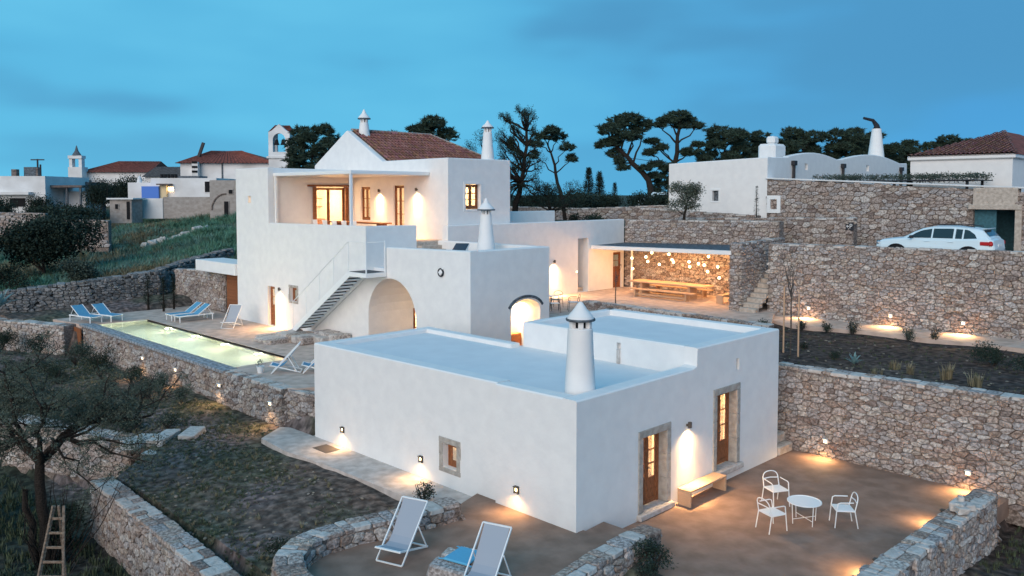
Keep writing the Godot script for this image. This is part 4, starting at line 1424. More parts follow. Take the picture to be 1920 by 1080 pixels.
func courtyard() -> void:
	# long white wall with a passage
	var r := thing("courtyard_wall", "long plain white courtyard wall with a narrow dark passage", "wall", v(30.95, 2.4, 30.5))
	var b := mb(r)
	panel(b, v(26.2, 0, 30.6), TOX, 14.0, 2.0, [Vector2(0, 6.5), Vector2(14.0, 6.52)], 0.45, [{"a": 9.72, "b": 10.65, "lo": 2.4, "hi": 5.5}, {"a": 12.95, "b": 13.75, "lo": 2.4, "hi": 4.55}], 0.035)
	part(r, "wall", b, M.plaster)
	b = mb(r)
	wbox(b, 35.75, 35.91, 2.3, 6.3, 31.06, 33.6)
	part(r, "passage_wall", b, M.plaster)
	b = mb(r)
	wbox(b, 36.86, 37.0, 2.3, 6.3, 31.06, 33.6)
	part(r, "passage_wall", b, M.plaster)
	b = mb(r)
	wbox(b, 35.75, 37.0, 2.3, 6.3, 33.6, 33.75)
	part(r, "passage_wall", b, M.plaster)
	for i in 4:
		b = mb(r)
		wbox(b, 35.91, 36.86, 2.3, 2.62 + i * 0.2, 31.0 + i * 0.35, 31.36 + i * 0.35, 0.01)
		part(r, "step", b, M.step_stone)
	glazed(r, "door", v(39.15, 0, 30.6), TOX, 0.8, 2.4, 4.54, 0.12, 1, 2, 1.2)
	b = mb(r)
	wbox(b, 39.0, 40.1, 2.3, 4.8, 31.1, 31.2)
	part(r, "inner_wall", b, M.warm_plaster)
	# low white step of wall that runs on above it
	var u := thing("garden_parapet", "short low white parapet behind the courtyard wall beside the villa corner", "wall", v(31.0, 6.0, 33.0))
	b = mb(u)
	panel(b, v(31.0, 0, 33.0), TOX, 5.6, 5.8, flat(7.05, 5.6), 0.3)
	part(u, "wall", b, M.plaster)
	wall_lamp(v(33.83, 4.3, 30.6), Vector3(0, 0, 1), "wall lamp on the courtyard wall above the wire chairs", 22.0, 28.0)
	var pin := "small wall light at the edge of the dark passage"
	step_light(v(35.75, 3.62, 30.6), Vector3(0, 0, 1), pin, 0.15, "", true)
	# open dining pavilion
	var p := thing("dining_pavilion", "open dining pavilion with slate covered flat roof and white edge", "pavilion", v(37.0, 2.4, 25.5))
	b = mb(p)
	var c := [v(37.05, 4.86, 30.58), v(35.75, 5.08, 20.75), v(40.28, 5.12, 20.9), v(40.28, 4.9, 30.58)]
	for i in 4:
		var a: Vector3 = c[i]; var d: Vector3 = c[(i + 1) % 4]
		b.quad(a, d, d + Vector3.UP * 0.2, a + Vector3.UP * 0.2, (a + d) * 0.5 - v(38.3, 5, 25.7))
	b.quad(c[0], c[1], c[2], c[3], Vector3.DOWN)
	b.quad(c[0] + Vector3.UP * 0.2, c[1] + Vector3.UP * 0.2, c[2] + Vector3.UP * 0.2, c[3] + Vector3.UP * 0.2, Vector3.UP)
	part(p, "roof", b, M.white_paint)
	b = mb(p)
	var U2 := Vector3.UP * 0.21
	b.box(c[0] + U2 + Vector3(0.25, 0, 0.1), c[0] + U2 + Vector3(0.26, 0.01, 0.11))
	b.quad(c[0] + U2 + Vector3(0.22, 0.0, 0.06), c[1] + U2 + Vector3(0.22, 0, -0.05), c[2] + U2, c[3] + U2, Vector3.UP)
	part(p, "slate_cover", b, M.slate)
	b = mb(p)
	b.box(v(39.15, 2.4, 29.2), v(39.25, 4.95, 29.3), 0.008)
	part(p, "post", b, M.white_metal)

func front_yards() -> void:
	# floors of the terraces: sheets with a thickness
	var fl := func(called: String, pts: Array, h: float, m: String, label: String, deep := 0.5):
		var b := MB.new()
		var up := []; 
		for q in pts: up.append(v(q.x, h, q.y))
		var idx := Geometry2D.triangulate_polygon(PackedVector2Array(pts))
		for i in range(0, idx.size(), 3): b.trid(up[idx[i]], up[idx[i + 1]], up[idx[i + 2]], Vector3.UP)
		for i in up.size():
			var a: Vector3 = up[i]; var d: Vector3 = up[(i + 1) % up.size()]
			var mid := Vector3.ZERO
			for q in up: mid += q / up.size()
			b.quad(a, d, d - Vector3.UP * deep, a - Vector3.UP * deep, (a + d) * 0.5 - mid)
		solo(called, b, M[m], label, "", "", "structure")
	var P := func(a: Array) -> Array:
		var o := []
		for i in range(0, a.size(), 2): o.append(Vector2(a[i], a[i + 1]))
		return o
	fl.call("terrace_floor", P.call([14.9, 12.9, 26.1, 12.9, 26.1, 6.2, 16.0, 6.6, 10.0, 8.0, 11.0, 11.05, 15.9, 11.4, 15.6, 12.6]), -0.47, "terrace", "smooth beige terrace floor beside the glazed doors")
	fl.call("upper_terrace_floor", P.call([14.9, 16.2, 15.0, 12.5, 15.75, 12.55, 15.75, 11.0, 12.4, 10.7, 9.5, 10.8, 8.5, 10.9, 8.3, 12.6, 8.4, 14.3, 8.7, 15.1, 9.2, 15.65, 10.0, 16.05, 11.0, 15.95, 12.2, 15.65, 13.3, 15.45, 14.1, 15.95]), -0.06, "terrace", "beige terrace floor under the two deck chairs")
	fl.call("path", P.call([14.95, 24.6, 14.95, 15.9, 14.0, 15.9, 13.55, 18.0, 13.5, 21.0, 13.3, 23.5, 13.45, 25.4, 14.6, 26.2, 15.2, 25.2]), -0.2, "path", "pale stone path along the long white wall")
	fl.call("pool_deck", P.call([15.2, 26.0, 19.9, 24.0, 21.7, 24.0, 22.2, 50.1, 14.2, 50.2, 14.65, 47.4, 14.9, 46.9, 17.9, 46.5, 17.9, 31.0, 15.0, 31.0, 14.9, 26.4]), 1.1, "deck", "sand coloured pool deck")
	fl.call("courtyard_floor", P.call([26.3, 24.5, 31.2, 24.5, 31.2, 16.3, 36.0, 18.6, 37.2, 19.0, 40.4, 20.0, 40.4, 30.7, 26.3, 30.7]), 2.4, "deck", "beige courtyard floor")
	fl.call("garden_path", P.call([37.1, 19.0, 37.3, -30.0, 35.9, -30.0, 35.1, 8.0, 34.6, 17.0, 34.9, 18.2, 31.6, 16.3, 31.3, 16.2, 36.1, 18.9]), 2.27, "deck", "beige path along the foot of the high stone wall")
	# the metal plate in the path
	var b := MB.new()
	b.box(v(14.1, -0.2, 22.45), v(14.62, -0.188, 23.25))
	solo("floor_plate", b, M.bronze, "rusty square metal plate set in the pale path", "floor plate")

func pool() -> void:
	var r := thing("swimming_pool", "long narrow lit swimming pool with pale lining beside the deck", "pool", v(15.2, 1.0, 39.0))
	var b := mb(r)
	var x0 := 15.28; var x1 := 17.9; var w0 := 31.0; var w1 := 46.5
	b.quad(v(x0, -0.2, w0), v(x1, -0.2, w0), v(x1, -0.2, w1), v(x0, -0.2, w1), Vector3.UP)
	b.quad(v(x0, -0.2, w0), v(x1, -0.2, w0), v(x1, 1.09, w0), v(x0, 1.09, w0), v(0, 0, 1))
	b.quad(v(x0, -0.2, w1), v(x1, -0.2, w1), v(x1, 1.09, w1), v(x0, 1.09, w1), v(0, 0, -1))
	b.quad(v(x0, -0.2, w0), v(x0, -0.2, w1), v(x0, 1.09, w1), v(x0, 1.09, w0), Vector3.RIGHT)
	b.quad(v(x1, -0.2, w0), v(x1, -0.2, w1), v(x1, 1.09, w1), v(x1, 1.09, w0), Vector3.LEFT)
	part(r, "basin", b, M.pool_lining)
	b = mb(r)
	b.box(v(x0 - 0.05, -0.26, w0 - 0.05), v(x1 + 0.05, 1.055, w1 + 0.05))
	part(r, "water", b, M.water)
	for i in 16:
		b = mb(r)
		b.box(v(14.64, 1.0, lerpf(30.7, 47.3, i / 16.0) + 0.006), v(x0 + 0.02, 1.115, lerpf(30.7, 47.3, (i + 1) / 16.0)), 0.01)
		part(r, "coping_stone", b, M.pool_stone)
	var k := 0
	for w in [43.2, 40.0, 36.8, 33.6]:
		var l := thing("pool_light", ["underwater pool light farthest from the deck chairs", "second underwater pool light, behind the sun loungers", "underwater pool light facing the metal staircase", "underwater pool light nearest the two deck chairs"][k], "pool light", v(17.9, 0.62, w), 0.0, "underwater pool lights")
		b = MB.new()
		b.tube([Vector3(0.0, 0, 0), Vector3(-0.035, 0, 0)], [0.13, 0.12], 16)
		part(l, "rim", b, M.white_metal)
		b = MB.new()
		b.tube([Vector3(-0.036, 0, 0), Vector3(-0.045, 0, 0)], [0.095, 0.09], 16)
		part(l, "lamp_lens", b, M.pool_glow)
		spot(v(17.8, 0.62, w), v(-1, -0.12, 0.25), 3.2, 80.0, Color(1.0, 0.98, 0.86), 0.09, 0.5)
		omni(v(17.62, 0.62, w), 0.45, Color(1.0, 0.98, 0.86), 0.08)
		k += 1

# ---- stone walls round the terraces
func p2(a: Array) -> Array:
	var o := []
	for i in range(0, a.size(), 2): o.append(Vector2(a[i], a[i + 1]))
	return o

func rep(x: float, n: int) -> Array:
	var a := []
	a.resize(n); a.fill(x)
	return a

func stone_walls() -> void:
	stone_wall("stone_wall", "tall rubble stone wall behind the white table and chairs, below the dark soil bed", "stone wall", p2([25.83, 13.3, 25.83, 3.0]), [-0.47, -0.9], [2.28, 2.46], {"th": 0.55, "scale": 0.92, "single": 300})
	stone_wall("low_wall", "low straight stone wall at the terrace edge with loose stones lying on top", "stone wall", p2([10.0, 7.4, 16.9, 6.27, 24.3, 6.1]), [-1.4, -1.4, -1.45], [0.1, 0.1, 0.1], {"th": 0.57, "faces": "fbe"})
	stone_wall("curved_wall", "low curved stone wall wrapping round the deck chair terrace", "stone wall", p2([13.45, 15.72, 12.6, 15.85, 11.8, 16.05, 10.8, 16.28, 9.9, 16.38, 9.2, 16.2, 8.6, 15.75, 8.2, 15.0, 8.02, 14.0, 8.0, 12.6, 8.4, 10.6]), rep(-0.35, 11), rep(0.36, 11), {"th": 0.58, "faces": "fbs", "scale": 0.95})
	stone_wall("dividing_wall", "short low stone wall between the two terraces with a dark shrub before its end", "stone wall", p2([15.86, 11.42, 15.0, 11.42, 13.6, 11.3, 12.3, 11.15, 9.5, 10.9]), rep(-0.47, 5), rep(0.2, 5), {"th": 0.5, "faces": "fbs"})
	stone_wall("pool_wall", "long rubble stone wall carrying the pool and its pale coping", "stone wall", p2([14.68, 47.0, 14.68, 38.0, 14.7, 30.9]), [-0.3, -0.2, -0.1], [1.0, 1.0, 1.0], {"th": 0.5, "cap": "none"})
	stone_wall("deck_wall", "rubble stone wall from the pool coping to the corner of the cube house", "stone wall", p2([14.7, 30.9, 14.72, 26.3]), [-0.15, -0.25], [1.1, 1.12], {"th": 0.5, "faces": "fe"})
	stone_wall("deck_return", "short dark stone wall between the pool deck and the cube house", "stone wall", p2([14.95, 26.28, 15.3, 24.25]), [-0.25, -0.25], [1.06, 1.06], {"th": 0.45})
	stone_wall("field_wall", "pale stone wall running on beyond the pool towards the dark trees", "stone wall", p2([10.5, 57.0, 12.0, 52.2, 13.9, 47.4]), [-0.6, -0.5, -0.4], [1.1, 1.08, 1.08], {"th": 0.75, "single": 160})
	stone_wall("garden_wall", "leaning dry stone wall at the garden edge above the ladder", "stone wall", p2([8.25, 26.0, 8.1, 21.0, 7.85, 16.8]), [-2.4, -2.4, -2.4], [-0.5, -0.5, -0.45], {"th": 0.6, "scale": 0.9, "faces": "fs"})
	stone_wall("pale_capped_wall", "thick stone wall with pale capping behind the olive trunk", "stone wall", p2([8.0, 35.0, 10.45, 28.9]), [-2.0, -1.9], [-0.3, -0.45], {"th": 0.8, "faces": "fe"})
	stone_wall("hillside_wall", "grey dry stone wall climbing the slope behind the pool deck", "dry stone wall", p2([9.5, 56.0, 13.4, 54.6, 17.0, 53.6, 21.4, 53.6, 25.0, 56.6, 29.5, 59.5]), [0.7, 1.0, 1.2, 1.5, 1.9, 2.3], [2.0, 2.4, 2.75, 3.1, 3.45, 3.9], {"th": 0.7, "dry": true, "cap": "rough", "scale": 1.0})
	stone_wall("gate_wall", "stone wall beside the wooden gate behind the pool loungers", "stone wall", p2([22.3, 53.2, 22.3, 46.1]), [1.1, 1.1], [3.2, 3.55], {"th": 0.5})
	stone_wall("parking_wall", "broad high stone wall below the parked car", "stone wall", p2([36.9, 19.4, 37.2, 9.0, 37.2, 2.0]), [2.25, 2.2, 2.2], [5.66, 5.76, 5.8], {"th": 0.5, "scale": 1.02, "single": 300})
	stone_wall("pier_wall", "stone pier between the dining pavilion and the stone steps", "stone wall", p2([35.8, 20.85, 35.8, 20.2, 40.2, 20.2]), [2.35, 2.35, 2.5], [5.66, 5.66, 5.8], {"th": 0.4, "single": 150})
	stone_wall("pavilion_wall", "lamp lit rubble wall at the back of the dining pavilion", "stone wall", p2([40.3, 30.6, 40.3, 20.6]), [2.4, 2.4], [6.48, 6.62], {"th": 0.5, "scale": 1.1, "single": 300})
	stone_wall("planter_wall", "low stone retaining wall along the front of the courtyard", "stone wall", p2([31.1, 26.2, 31.1, 21.0, 31.35, 16.4]), [1.9, 1.9, 1.9], [2.78, 2.74, 2.62], {"th": 0.5, "single": 120})
	stone_wall("sign_wall", "stone wall ending at the small black parking sign", "stone wall", p2([43.0, 30.0, 43.0, 17.85]), [5.6, 5.0], [6.55, 6.8], {"th": 0.5, "single": 150, "scale": 1.2})
	stone_wall("house_wall", "tall sloping stone wall with white coping and teal garage door", "stone wall", p2([46.5, 24.6, 46.5, 13.2]), [5.0, 5.0], [8.95, 8.3], {"th": 0.6, "single": 250, "scale": 1.25, "cap": "none"})
	stone_wall("house_wall", "stretch of stone wall past the teal garage door", "stone wall", p2([46.5, 11.2, 46.5, 4.0]), [5.0, 5.0], [8.15, 7.9], {"th": 0.6, "single": 20, "scale": 1.25, "cap": "none"})
	stone_wall("orchard_wall", "weathered stone wall behind the crooked trees at the far garden", "stone wall", p2([44.6, 45.0, 47.5, 39.5, 49.5, 33.0]), [5.7, 5.7, 5.7], [7.1, 7.0, 7.3], {"th": 0.5, "single": 100, "scale": 1.4})
	stone_wall("orchard_wall", "stone wall stretch before the white house with the framed window", "stone wall", p2([45.5, 34.0, 45.5, 24.7]), [5.8, 5.8], [7.15, 6.75], {"th": 0.5, "single": 100, "scale": 1.3})
	stone_wall("village_wall", "pale stone wall below the flat roofed blue house", "stone wall", [Vector2(sdx(-50.0, 80), sdw(-50.0, 80)), Vector2(sdx(-45.2, 80), sdw(-45.2, 80))], [4.2, 4.2], [6.3, 6.2], {"th": 0.6, "single": 0, "scale": 1.6})
	stone_wall("village_wall", "grey stone wall end in the field before the village", "stone wall", [Vector2(sdx(-40.2, 72), sdw(-40.2, 72)), Vector2(sdx(-35.2, 72), sdw(-35.2, 72))], [3.4, 3.4], [5.9, 5.75], {"th": 0.6, "single": 0, "scale": 1.6})
	# loose blocks and steps
	for q in [[10.6, 28.5, -0.42, 1.2, 0.25], [11.3, 28.2, -0.4, 1.3, 0.3], [12.2, 27.9, -0.36, 1.1, 0.28], [10.9, 27.6, -0.62, 1.1, 0.2], [11.8, 27.2, -0.58, 1.0, 0.2]]:
		var b := MB.new()
		b.org = v(q[0], q[2], q[1])
		rock(b, Transform3D(Basis(Vector3.UP, rng.randf_range(0.5, 0.9)), v(q[0], q[2] + 0.05, q[1])), Vector3(q[3], q[4], 0.6), 0.2)
		var o := solo("garden_slab", b, M.pale_stone, "pale stone slab stepping up beside the capped wall", "stone slab", "pale slabs beside the capped wall")
		o.position = b.org
	var b := MB.new()
	for k in [[0.0, 0.0, 0.0, 0.42, 0.26, 0.34], [0.3, -0.06, 0.1, 0.3, 0.14, 0.3], [-0.22, 0.0, 0.16, 0.28, 0.16, 0.24], [0.12, 0.14, 0.02, 0.2, 0.2, 0.14]]:
		rock(b, Transform3D(Basis(Vector3.UP, k[0] * 3.0), Vector3(k[0], 0.11 + k[1], k[2])), Vector3(k[3], k[4], k[5]), 0.3)
	var lo := solo("carved_stone", b, M.pale_stone, "hollowed pale stone block lying on the low terrace wall", "stone")
	lo.position = v(22.2, 0.12, 6.45)
	# corner steps by the tall stone wall
	for i in 2:
		b = MB.new()
		rock(b, Transform3D(Basis(), Vector3(0, 0.15, 0)), Vector3(0.95 - i * 0.3, 0.3, 0.8), 0.06)
		var st := solo("corner_step", b, M.step_stone, ["broad lower stone step in the corner behind the cube house", "smaller upper stone step in the corner behind the cube house"][i], "stone step")
		st.position = v(25.2 + i * 0.15, -0.47 + i * 0.3, 12.9 + i * 0.25)
	# stairs beside the parking wall
	var t := thing("stone_steps", "flight of pale stone steps between the pier and the parking wall", "steps", v(35.4, 2.3, 19.8))
	for i in 13:
		b = mb(t)
		var x := 35.25 + i * 0.34
		rock(b, Transform3D(Basis(), v(x + 0.2, 2.27 + i * 0.21, 19.78)), Vector3(0.42, 0.23, 0.86 + (0.5 if i == 0 else 0.0)), 0.05)
		part(t, "step", b, M.step_stone)
	# coping, window and garage door of the tall sloping wall
	var hw: Node3D = get_node("house_wall")
	for i in 14:
		var w0 := lerpf(24.65, 4.0, i / 14.0); var w1 := lerpf(24.65, 4.0, (i + 1) / 14.0)
		var c0 := v(46.8, lerpf(8.99, 8.0, i / 14.0), w0); var c1 := v(46.8, lerpf(8.99, 8.0, (i + 1) / 14.0), w1)
		b = mb(hw)
		b.bar(c0, c1, 0.8, 0.09, 0.02)
		part(hw, "coping_slab", b, M.far_plaster)
	b = mb(hw)
	panel(b, v(46.32, 0, 24.5), TOW, 0.85, 6.9, flat(7.95, 0.85), 0.3, [{"a": 0.2, "b": 0.64, "lo": 7.12, "hi": 7.72}], 0.0)
	part(hw, "window_surround", b, M.white_paint)
	b = mb(hw)
	wbox(b, 46.56, 46.6, 7.1, 7.75, 23.8, 24.35)
	part(hw, "shutter", b, M.slate)
	b = mb(hw)
	wbox(b, 46.3, 47.0, 7.25, 7.5, 11.0, 13.4, 0.02)
	wbox(b, 46.4, 47.0, 7.5, 8.35, 11.2, 13.2)
	wbox(b, 46.36, 47.0, 5.0, 7.25, 11.0, 11.3, 0.02)
	part(hw, "door_frame", b, M.step_stone)
	b = mb(hw)
	wbox(b, 46.75, 46.82, 5.0, 7.26, 12.2, 13.2)
	part(hw, "garage_door", b, M.teal_door)
	b = mb(hw)
	wbox(b, 47.0, 49.0, 5.0, 7.5, 13.2, 13.3); wbox(b, 47.0, 49.0, 5.0, 7.5, 11.1, 11.2); wbox(b, 49.0, 49.1, 5.0, 7.5, 11.1, 13.3); wbox(b, 47.0, 49.0, 7.5, 7.6, 11.1, 13.3)
	part(hw, "garage_inside", b, M.teal_door)
	# gate of planks with its white lintel
	var g := thing("plank_gate", "warm brown plank gate under a white lintel beside the villa", "gate", v(22.35, 1.1, 44.8))
	for i in 12:
		b = mb(g)
		wbox(b, 22.32, 22.37, 1.12 + i * 0.195, 1.12 + i * 0.195 + 0.187, 43.25, 46.0, 0.004)
		part(g, "plank", b, M.door_wood)
	b = mb(g)
	b.box(v(21.45, 3.5, 43.22), v(23.2, 4.15, 48.2), 0.02)
	part(g, "lintel", b, M.plaster)
	# wooden hatch in the pool wall
	b = MB.new()
	for i in 6: b.box(Vector3(-0.03, -0.5, -0.6 + i * 0.2 + 0.004), Vector3(0.03, 0.5, -0.6 + (i + 1) * 0.2 - 0.004), 0.006)
	var ht := solo("hatch", b, M.door_wood, "small brown wooden hatch at the end of the pool wall", "hatch")
	ht.position = v(14.5, 0.45, 47.2)

func sdx(s: float, d: float) -> float: return (d + s) * 0.70711
func sdw(s: float, d: float) -> float: return (d - s) * 0.70711

# ---- furniture
func frame_part(root: Node3D, called: String, runs: Array, r: float, m: String, sides := 6) -> void:
	var b := MB.new()
	for k in runs:
		var rr := []
		rr.resize(k.size()); rr.fill(r)
		b.tube(k, rr, sides)
	part(root, called, b, M[m])

func deck_chair(label: String, at: Vector3, turn: float, cloth := "grey_mesh", group := "white framed folding deck chairs") -> Node3D:
	var o := thing("deck_chair", label, "deck chair", at, turn, group)
	var b := MB.new()
	for x in [-0.36, 0.36]: b.bar(Vector3(x, 0.025, 0.58), Vector3(x, 1.18, -0.52), 0.03, 0.045, 0.005)
	b.bar(Vector3(-0.36, 0.025, 0.58), Vector3(0.36, 0.025, 0.58), 0.045, 0.03, 0.005)
	b.bar(Vector3(-0.36, 1.18, -0.52), Vector3(0.36, 1.18, -0.52), 0.045, 0.03, 0.005)
	part(o, "back_frame", b, M.white_metal)
	b = MB.new()
	for x in [-0.32, 0.32]: b.bar(Vector3(x, 0.36, 0.62), Vector3(x, 0.04, -0.58), 0.03, 0.045, 0.005)
	b.bar(Vector3(-0.36, 0.36, 0.62), Vector3(0.36, 0.36, 0.62), 0.06, 0.035, 0.006)
	b.bar(Vector3(-0.32, 0.04, -0.58), Vector3(0.32, 0.04, -0.58), 0.045, 0.03, 0.005)
	part(o, "seat_frame", b, M.white_metal)
	b = MB.new()
	for x in [-0.39, 0.39]: b.bar(Vector3(x, 0.72, -0.08), Vector3(x, 0.09, -0.44), 0.02, 0.035, 0.004)
	part(o, "prop", b, M.white_metal)
	b = MB.new()
	var pr := [Vector3(0, 0.375, 0.63), Vector3(0, 0.31, 0.45), Vector3(0, 0.285, 0.3), Vector3(0, 0.33, 0.14), Vector3(0, 0.45, 0.0), Vector3(0, 0.68, -0.16), Vector3(0, 0.95, -0.36), Vector3(0, 1.17, -0.51)]
	for i in pr.size() - 1:
		var n: Vector3 = (pr[i + 1] - pr[i]).cross(Vector3.RIGHT).normalized() * 0.004
		var X := Vector3.RIGHT * 0.315
		b.quad(pr[i] - X + n, pr[i] + X + n, pr[i + 1] + X + n, pr[i + 1] - X + n, n)
		b.quad(pr[i] - X - n, pr[i] + X - n, pr[i + 1] + X - n, pr[i + 1] - X - n, -n)
	part(o, "sling", b, M[cloth])
	o.scale = Vector3.ONE * 0.94
	return o

func furniture() -> void:
	deck_chair("grey deck chair standing alone against the curved stone wall", v(11.1, -0.06, 14.55), -1.25)
	deck_chair("grey deck chair beside the blue topped stone table, nearest the dividing wall", v(11.4, -0.06, 12.15), -1.25)
	deck_chair("white framed deck chair leaning by the villa wall near the gate", v(19.95, 1.1, 40.6), -0.93)
	deck_chair("dark blue deck chair at the near end of the pool", v(16.35, 1.1, 28.75), -2.2, "blue_mesh")
	deck_chair("deck chair half hidden behind the cube house corner", v(17.25, 1.1, 27.95), -2.2, "blue_mesh")
	# stone table with a blue cloth
	var t := thing("stone_table", "low rough stone block used as a table between the deck chairs", "stone table", v(11.45, -0.06, 13.0), 0.25)
	for q in [[-0.36, 0.0, 0.5, 0.95], [0.12, 0.02, 0.42, 1.0], [0.45, -0.02, 0.34, 0.7]]:
		var b := MB.new()
		rock(b, Transform3D(Basis(), Vector3(q[0], 0.15 + q[1], 0)), Vector3(q[2], 0.3, q[3]), 0.16)
		part(t, "stone", b, stone_mats[8 if q[0] < 0 else 3])
	var b := MB.new()
	b.obox(Transform3D(Basis(), Vector3(0, 0.0, 0)), Vector3(0.68, 0.05, 0.62), 0.02)
	for x in [-0.3, 0.3]:
		for z in [-0.32, 0.32]: b.bar(Vector3(x, 0, z * 0.8), Vector3(x * 1.15, -0.01, z * 1.3), 0.03, 0.012)
	var cu := solo("blue_cushion", b, M.blue_cloth, "flat bright blue tied cushion on the low stone table", "cushion")
	cu.position = v(11.5, 0.29, 12.95)
	cu.rotation.y = 0.25
	# sun loungers
	var l := thing("sun_lounger", "blue sun lounger at the far end of the pool, beside the field wall", "sun lounger", v(15.2, 1.1, 48.0), 0.25, "white framed blue sun loungers")
	b = MB.new()
	for x in [-0.33, 0.33]: b.bar(Vector3(x, 0.33, 0.98), Vector3(x, 0.33, -0.98), 0.035, 0.06, 0.006)
	for z in [-0.98, -0.1, 0.98]: b.bar(Vector3(-0.33, 0.33, z), Vector3(0.33, 0.33, z), 0.06, 0.035, 0.006)
	part(l, "frame", b, M.white_metal)
	for x in [-0.33, 0.33]:
		for z in [-0.9, 0.92]:
			b = MB.new()
			b.bar(Vector3(x, 0.0, z), Vector3(x, 0.32, z), 0.045, 0.045, 0.005)
			part(l, "leg", b, M.white_metal)
	b = MB.new()
	b.box(Vector3(-0.31, 0.345, -0.12), Vector3(0.31, 0.36, 0.96), 0.004)
	part(l, "seat_sling", b, M.blue_mesh)
	b = MB.new()
	b.obox(Transform3D(Basis(Vector3.RIGHT, 0.62), Vector3(0, 0.6, -0.45)), Vector3(0.62, 0.015, 0.86), 0.004)
	part(l, "back_sling", b, M.blue_mesh)
	b = MB.new()
	for x in [-0.33, 0.33]:
		b.obox(Transform3D(Basis(Vector3.RIGHT, 0.62), Vector3(x, 0.6, -0.45)), Vector3(0.03, 0.04, 0.9), 0.004)
		b.bar(Vector3(x * 0.9, 0.72, -0.62), Vector3(x * 0.9, 0.33, -0.9), 0.02, 0.02)
	part(l, "back_frame", b, M.white_metal)
	copy_of(l, v(16.2, 1.1, 47.8), 0.25, "blue sun lounger at the far pool end, on the deck side of its pair")
	copy_of(l, v(19.5, 1.1, 45.2), -PI / 2, "blue sun lounger before the plank gate, far one of its pair")
	copy_of(l, v(19.55, 1.1, 44.25), -PI / 2, "blue sun lounger before the plank gate, near one of its pair")
	# white metal table and armchairs
	var T := thing("round_table", "small round white metal table between three armchairs", "table", v(20.2, -0.47, 9.5))
	b = MB.new()
	b.lathe(Vector3.ZERO, [Vector2(0.002, 0.535), Vector2(0.4, 0.535), Vector2(0.43, 0.54), Vector2(0.43, 0.56), Vector2(0.41, 0.565), Vector2(0.39, 0.55), Vector2(0.002, 0.55)], 32)
	part(T, "table_top", b, M.white_metal)
	for k in 4:
		var a := TAU * k / 4.0 + 0.5
		frame_part(T, "leg", [[Vector3(cos(a) * 0.34, 0, sin(a) * 0.34), Vector3(cos(a) * 0.37, 0.54, sin(a) * 0.37)]], 0.012, "white_metal")
	frame_part(T, "brace", [[Vector3(cos(0.5), 0.12, sin(0.5)) * Vector3(0.34, 1, 0.34), Vector3(-cos(0.5), 0.12, -sin(0.5)) * Vector3(0.34, 1, 0.34)], [Vector3(-sin(0.5), 0.13, cos(0.5)) * Vector3(0.34, 1, 0.34), Vector3(sin(0.5), 0.13, -cos(0.5)) * Vector3(0.34, 1, 0.34)]], 0.009, "white_metal")
	var c := armchair("white tubular armchair nearest the wooden bench, turned to the round table", v(19.2, -0.47, 9.88), 1.2, "white_metal", 0.015, "white tubular armchairs round the table")
	copy_of(c, v(20.85, -0.47, 10.62), -0.5, "white tubular armchair facing out from the stone wall behind the round table")
	copy_of(c, v(20.75, -0.47, 8.72), -2.45, "white tubular armchair nearest the low terrace wall, in profile with blue lit seat")
	# bench
	var be := bench("slab_bench", "pale wooden slab bench against the cube house under the wall lamp", v(19.87, -0.47, 12.32), 0.0, Vector3(1.86, 0.45, 0.42))
	# dining table and benches in the pavilion
	var dt := thing("dining_table", "long pale wooden dining table in the lit pavilion", "table", v(38.05, 2.4, 25.8))
	b = mb(dt)
	b.box(v(37.5, 3.1, 23.4), v(38.6, 3.18, 28.2), 0.01)
	part(dt, "table_top", b, M.pale_wood)
	for w in [24.3, 27.4]:
		b = mb(dt)
		b.box(v(37.7, 2.4, w), v(38.4, 3.1, w + 0.16), 0.01)
		part(dt, "leg", b, M.pale_wood)
	b = mb(dt)
	b.box(v(37.95, 2.62, 24.46), v(38.15, 2.8, 27.4), 0.01)
	part(dt, "stretcher", b, M.pale_wood)
	bench("slab_bench", "long pale slab bench on the courtyard side of the dining table", v(36.95, 2.4, 25.6), PI / 2, Vector3(4.2, 0.45, 0.38))
	bench("slab_bench", "long pale slab bench between the dining table and the lamp lit wall", v(39.1, 2.4, 25.8), PI / 2, Vector3(4.0, 0.45, 0.38))
	bench("slab_bench", "short pale slab bench at the pier end of the dining table", v(38.0, 2.4, 22.3), 0.0, Vector3(1.3, 0.45, 0.4))
	# veranda table and shell chairs
	var vt := thing("veranda_table", "long wooden table on the veranda behind the parapet", "table", v(25.0, 5.76, 36.6))
	b = mb(vt)
	b.box(v(24.75, 6.5, 34.2), v(25.55, 6.57, 39.0), 0.01)
	part(vt, "table_top", b, M.door_wood)
	for w in [34.5, 38.6]:
		b = mb(vt)
		b.box(v(24.85, 5.76, w), v(25.45, 6.5, w + 0.12), 0.01)
		part(vt, "leg", b, M.door_wood)
	var sc := thing("shell_chair", "white shell chair on the veranda next to the tall block wall", "chair", v(24.15, 5.76, 38.95), PI / 2, "white shell chairs along the veranda table")
	b = MB.new()
	b.obox(Transform3D(Basis(), Vector3(0, 0.44, 0.02)), Vector3(0.46, 0.035, 0.44), 0.012)
	part(sc, "seat", b, M.white_paint)
	b = MB.new()
	for i in 5:
		var a := (i - 2) * 0.3
		b.obox(Transform3D(Basis(Vector3.UP, -a) * Basis(Vector3.RIGHT, -0.2), Vector3(sin(a) * 0.3, 0.68, 0.07 - cos(a) * 0.32)), Vector3(0.1, 0.46, 0.025), 0.01)
	part(sc, "backrest", b, M.white_paint)
	for x in [-0.19, 0.19]:
		for z in [-0.18, 0.2]: frame_part(sc, "leg", [[Vector3(x * 1.1, 0, z * 1.15), Vector3(x, 0.43, z)]], 0.016, "white_metal")
	var n := 0
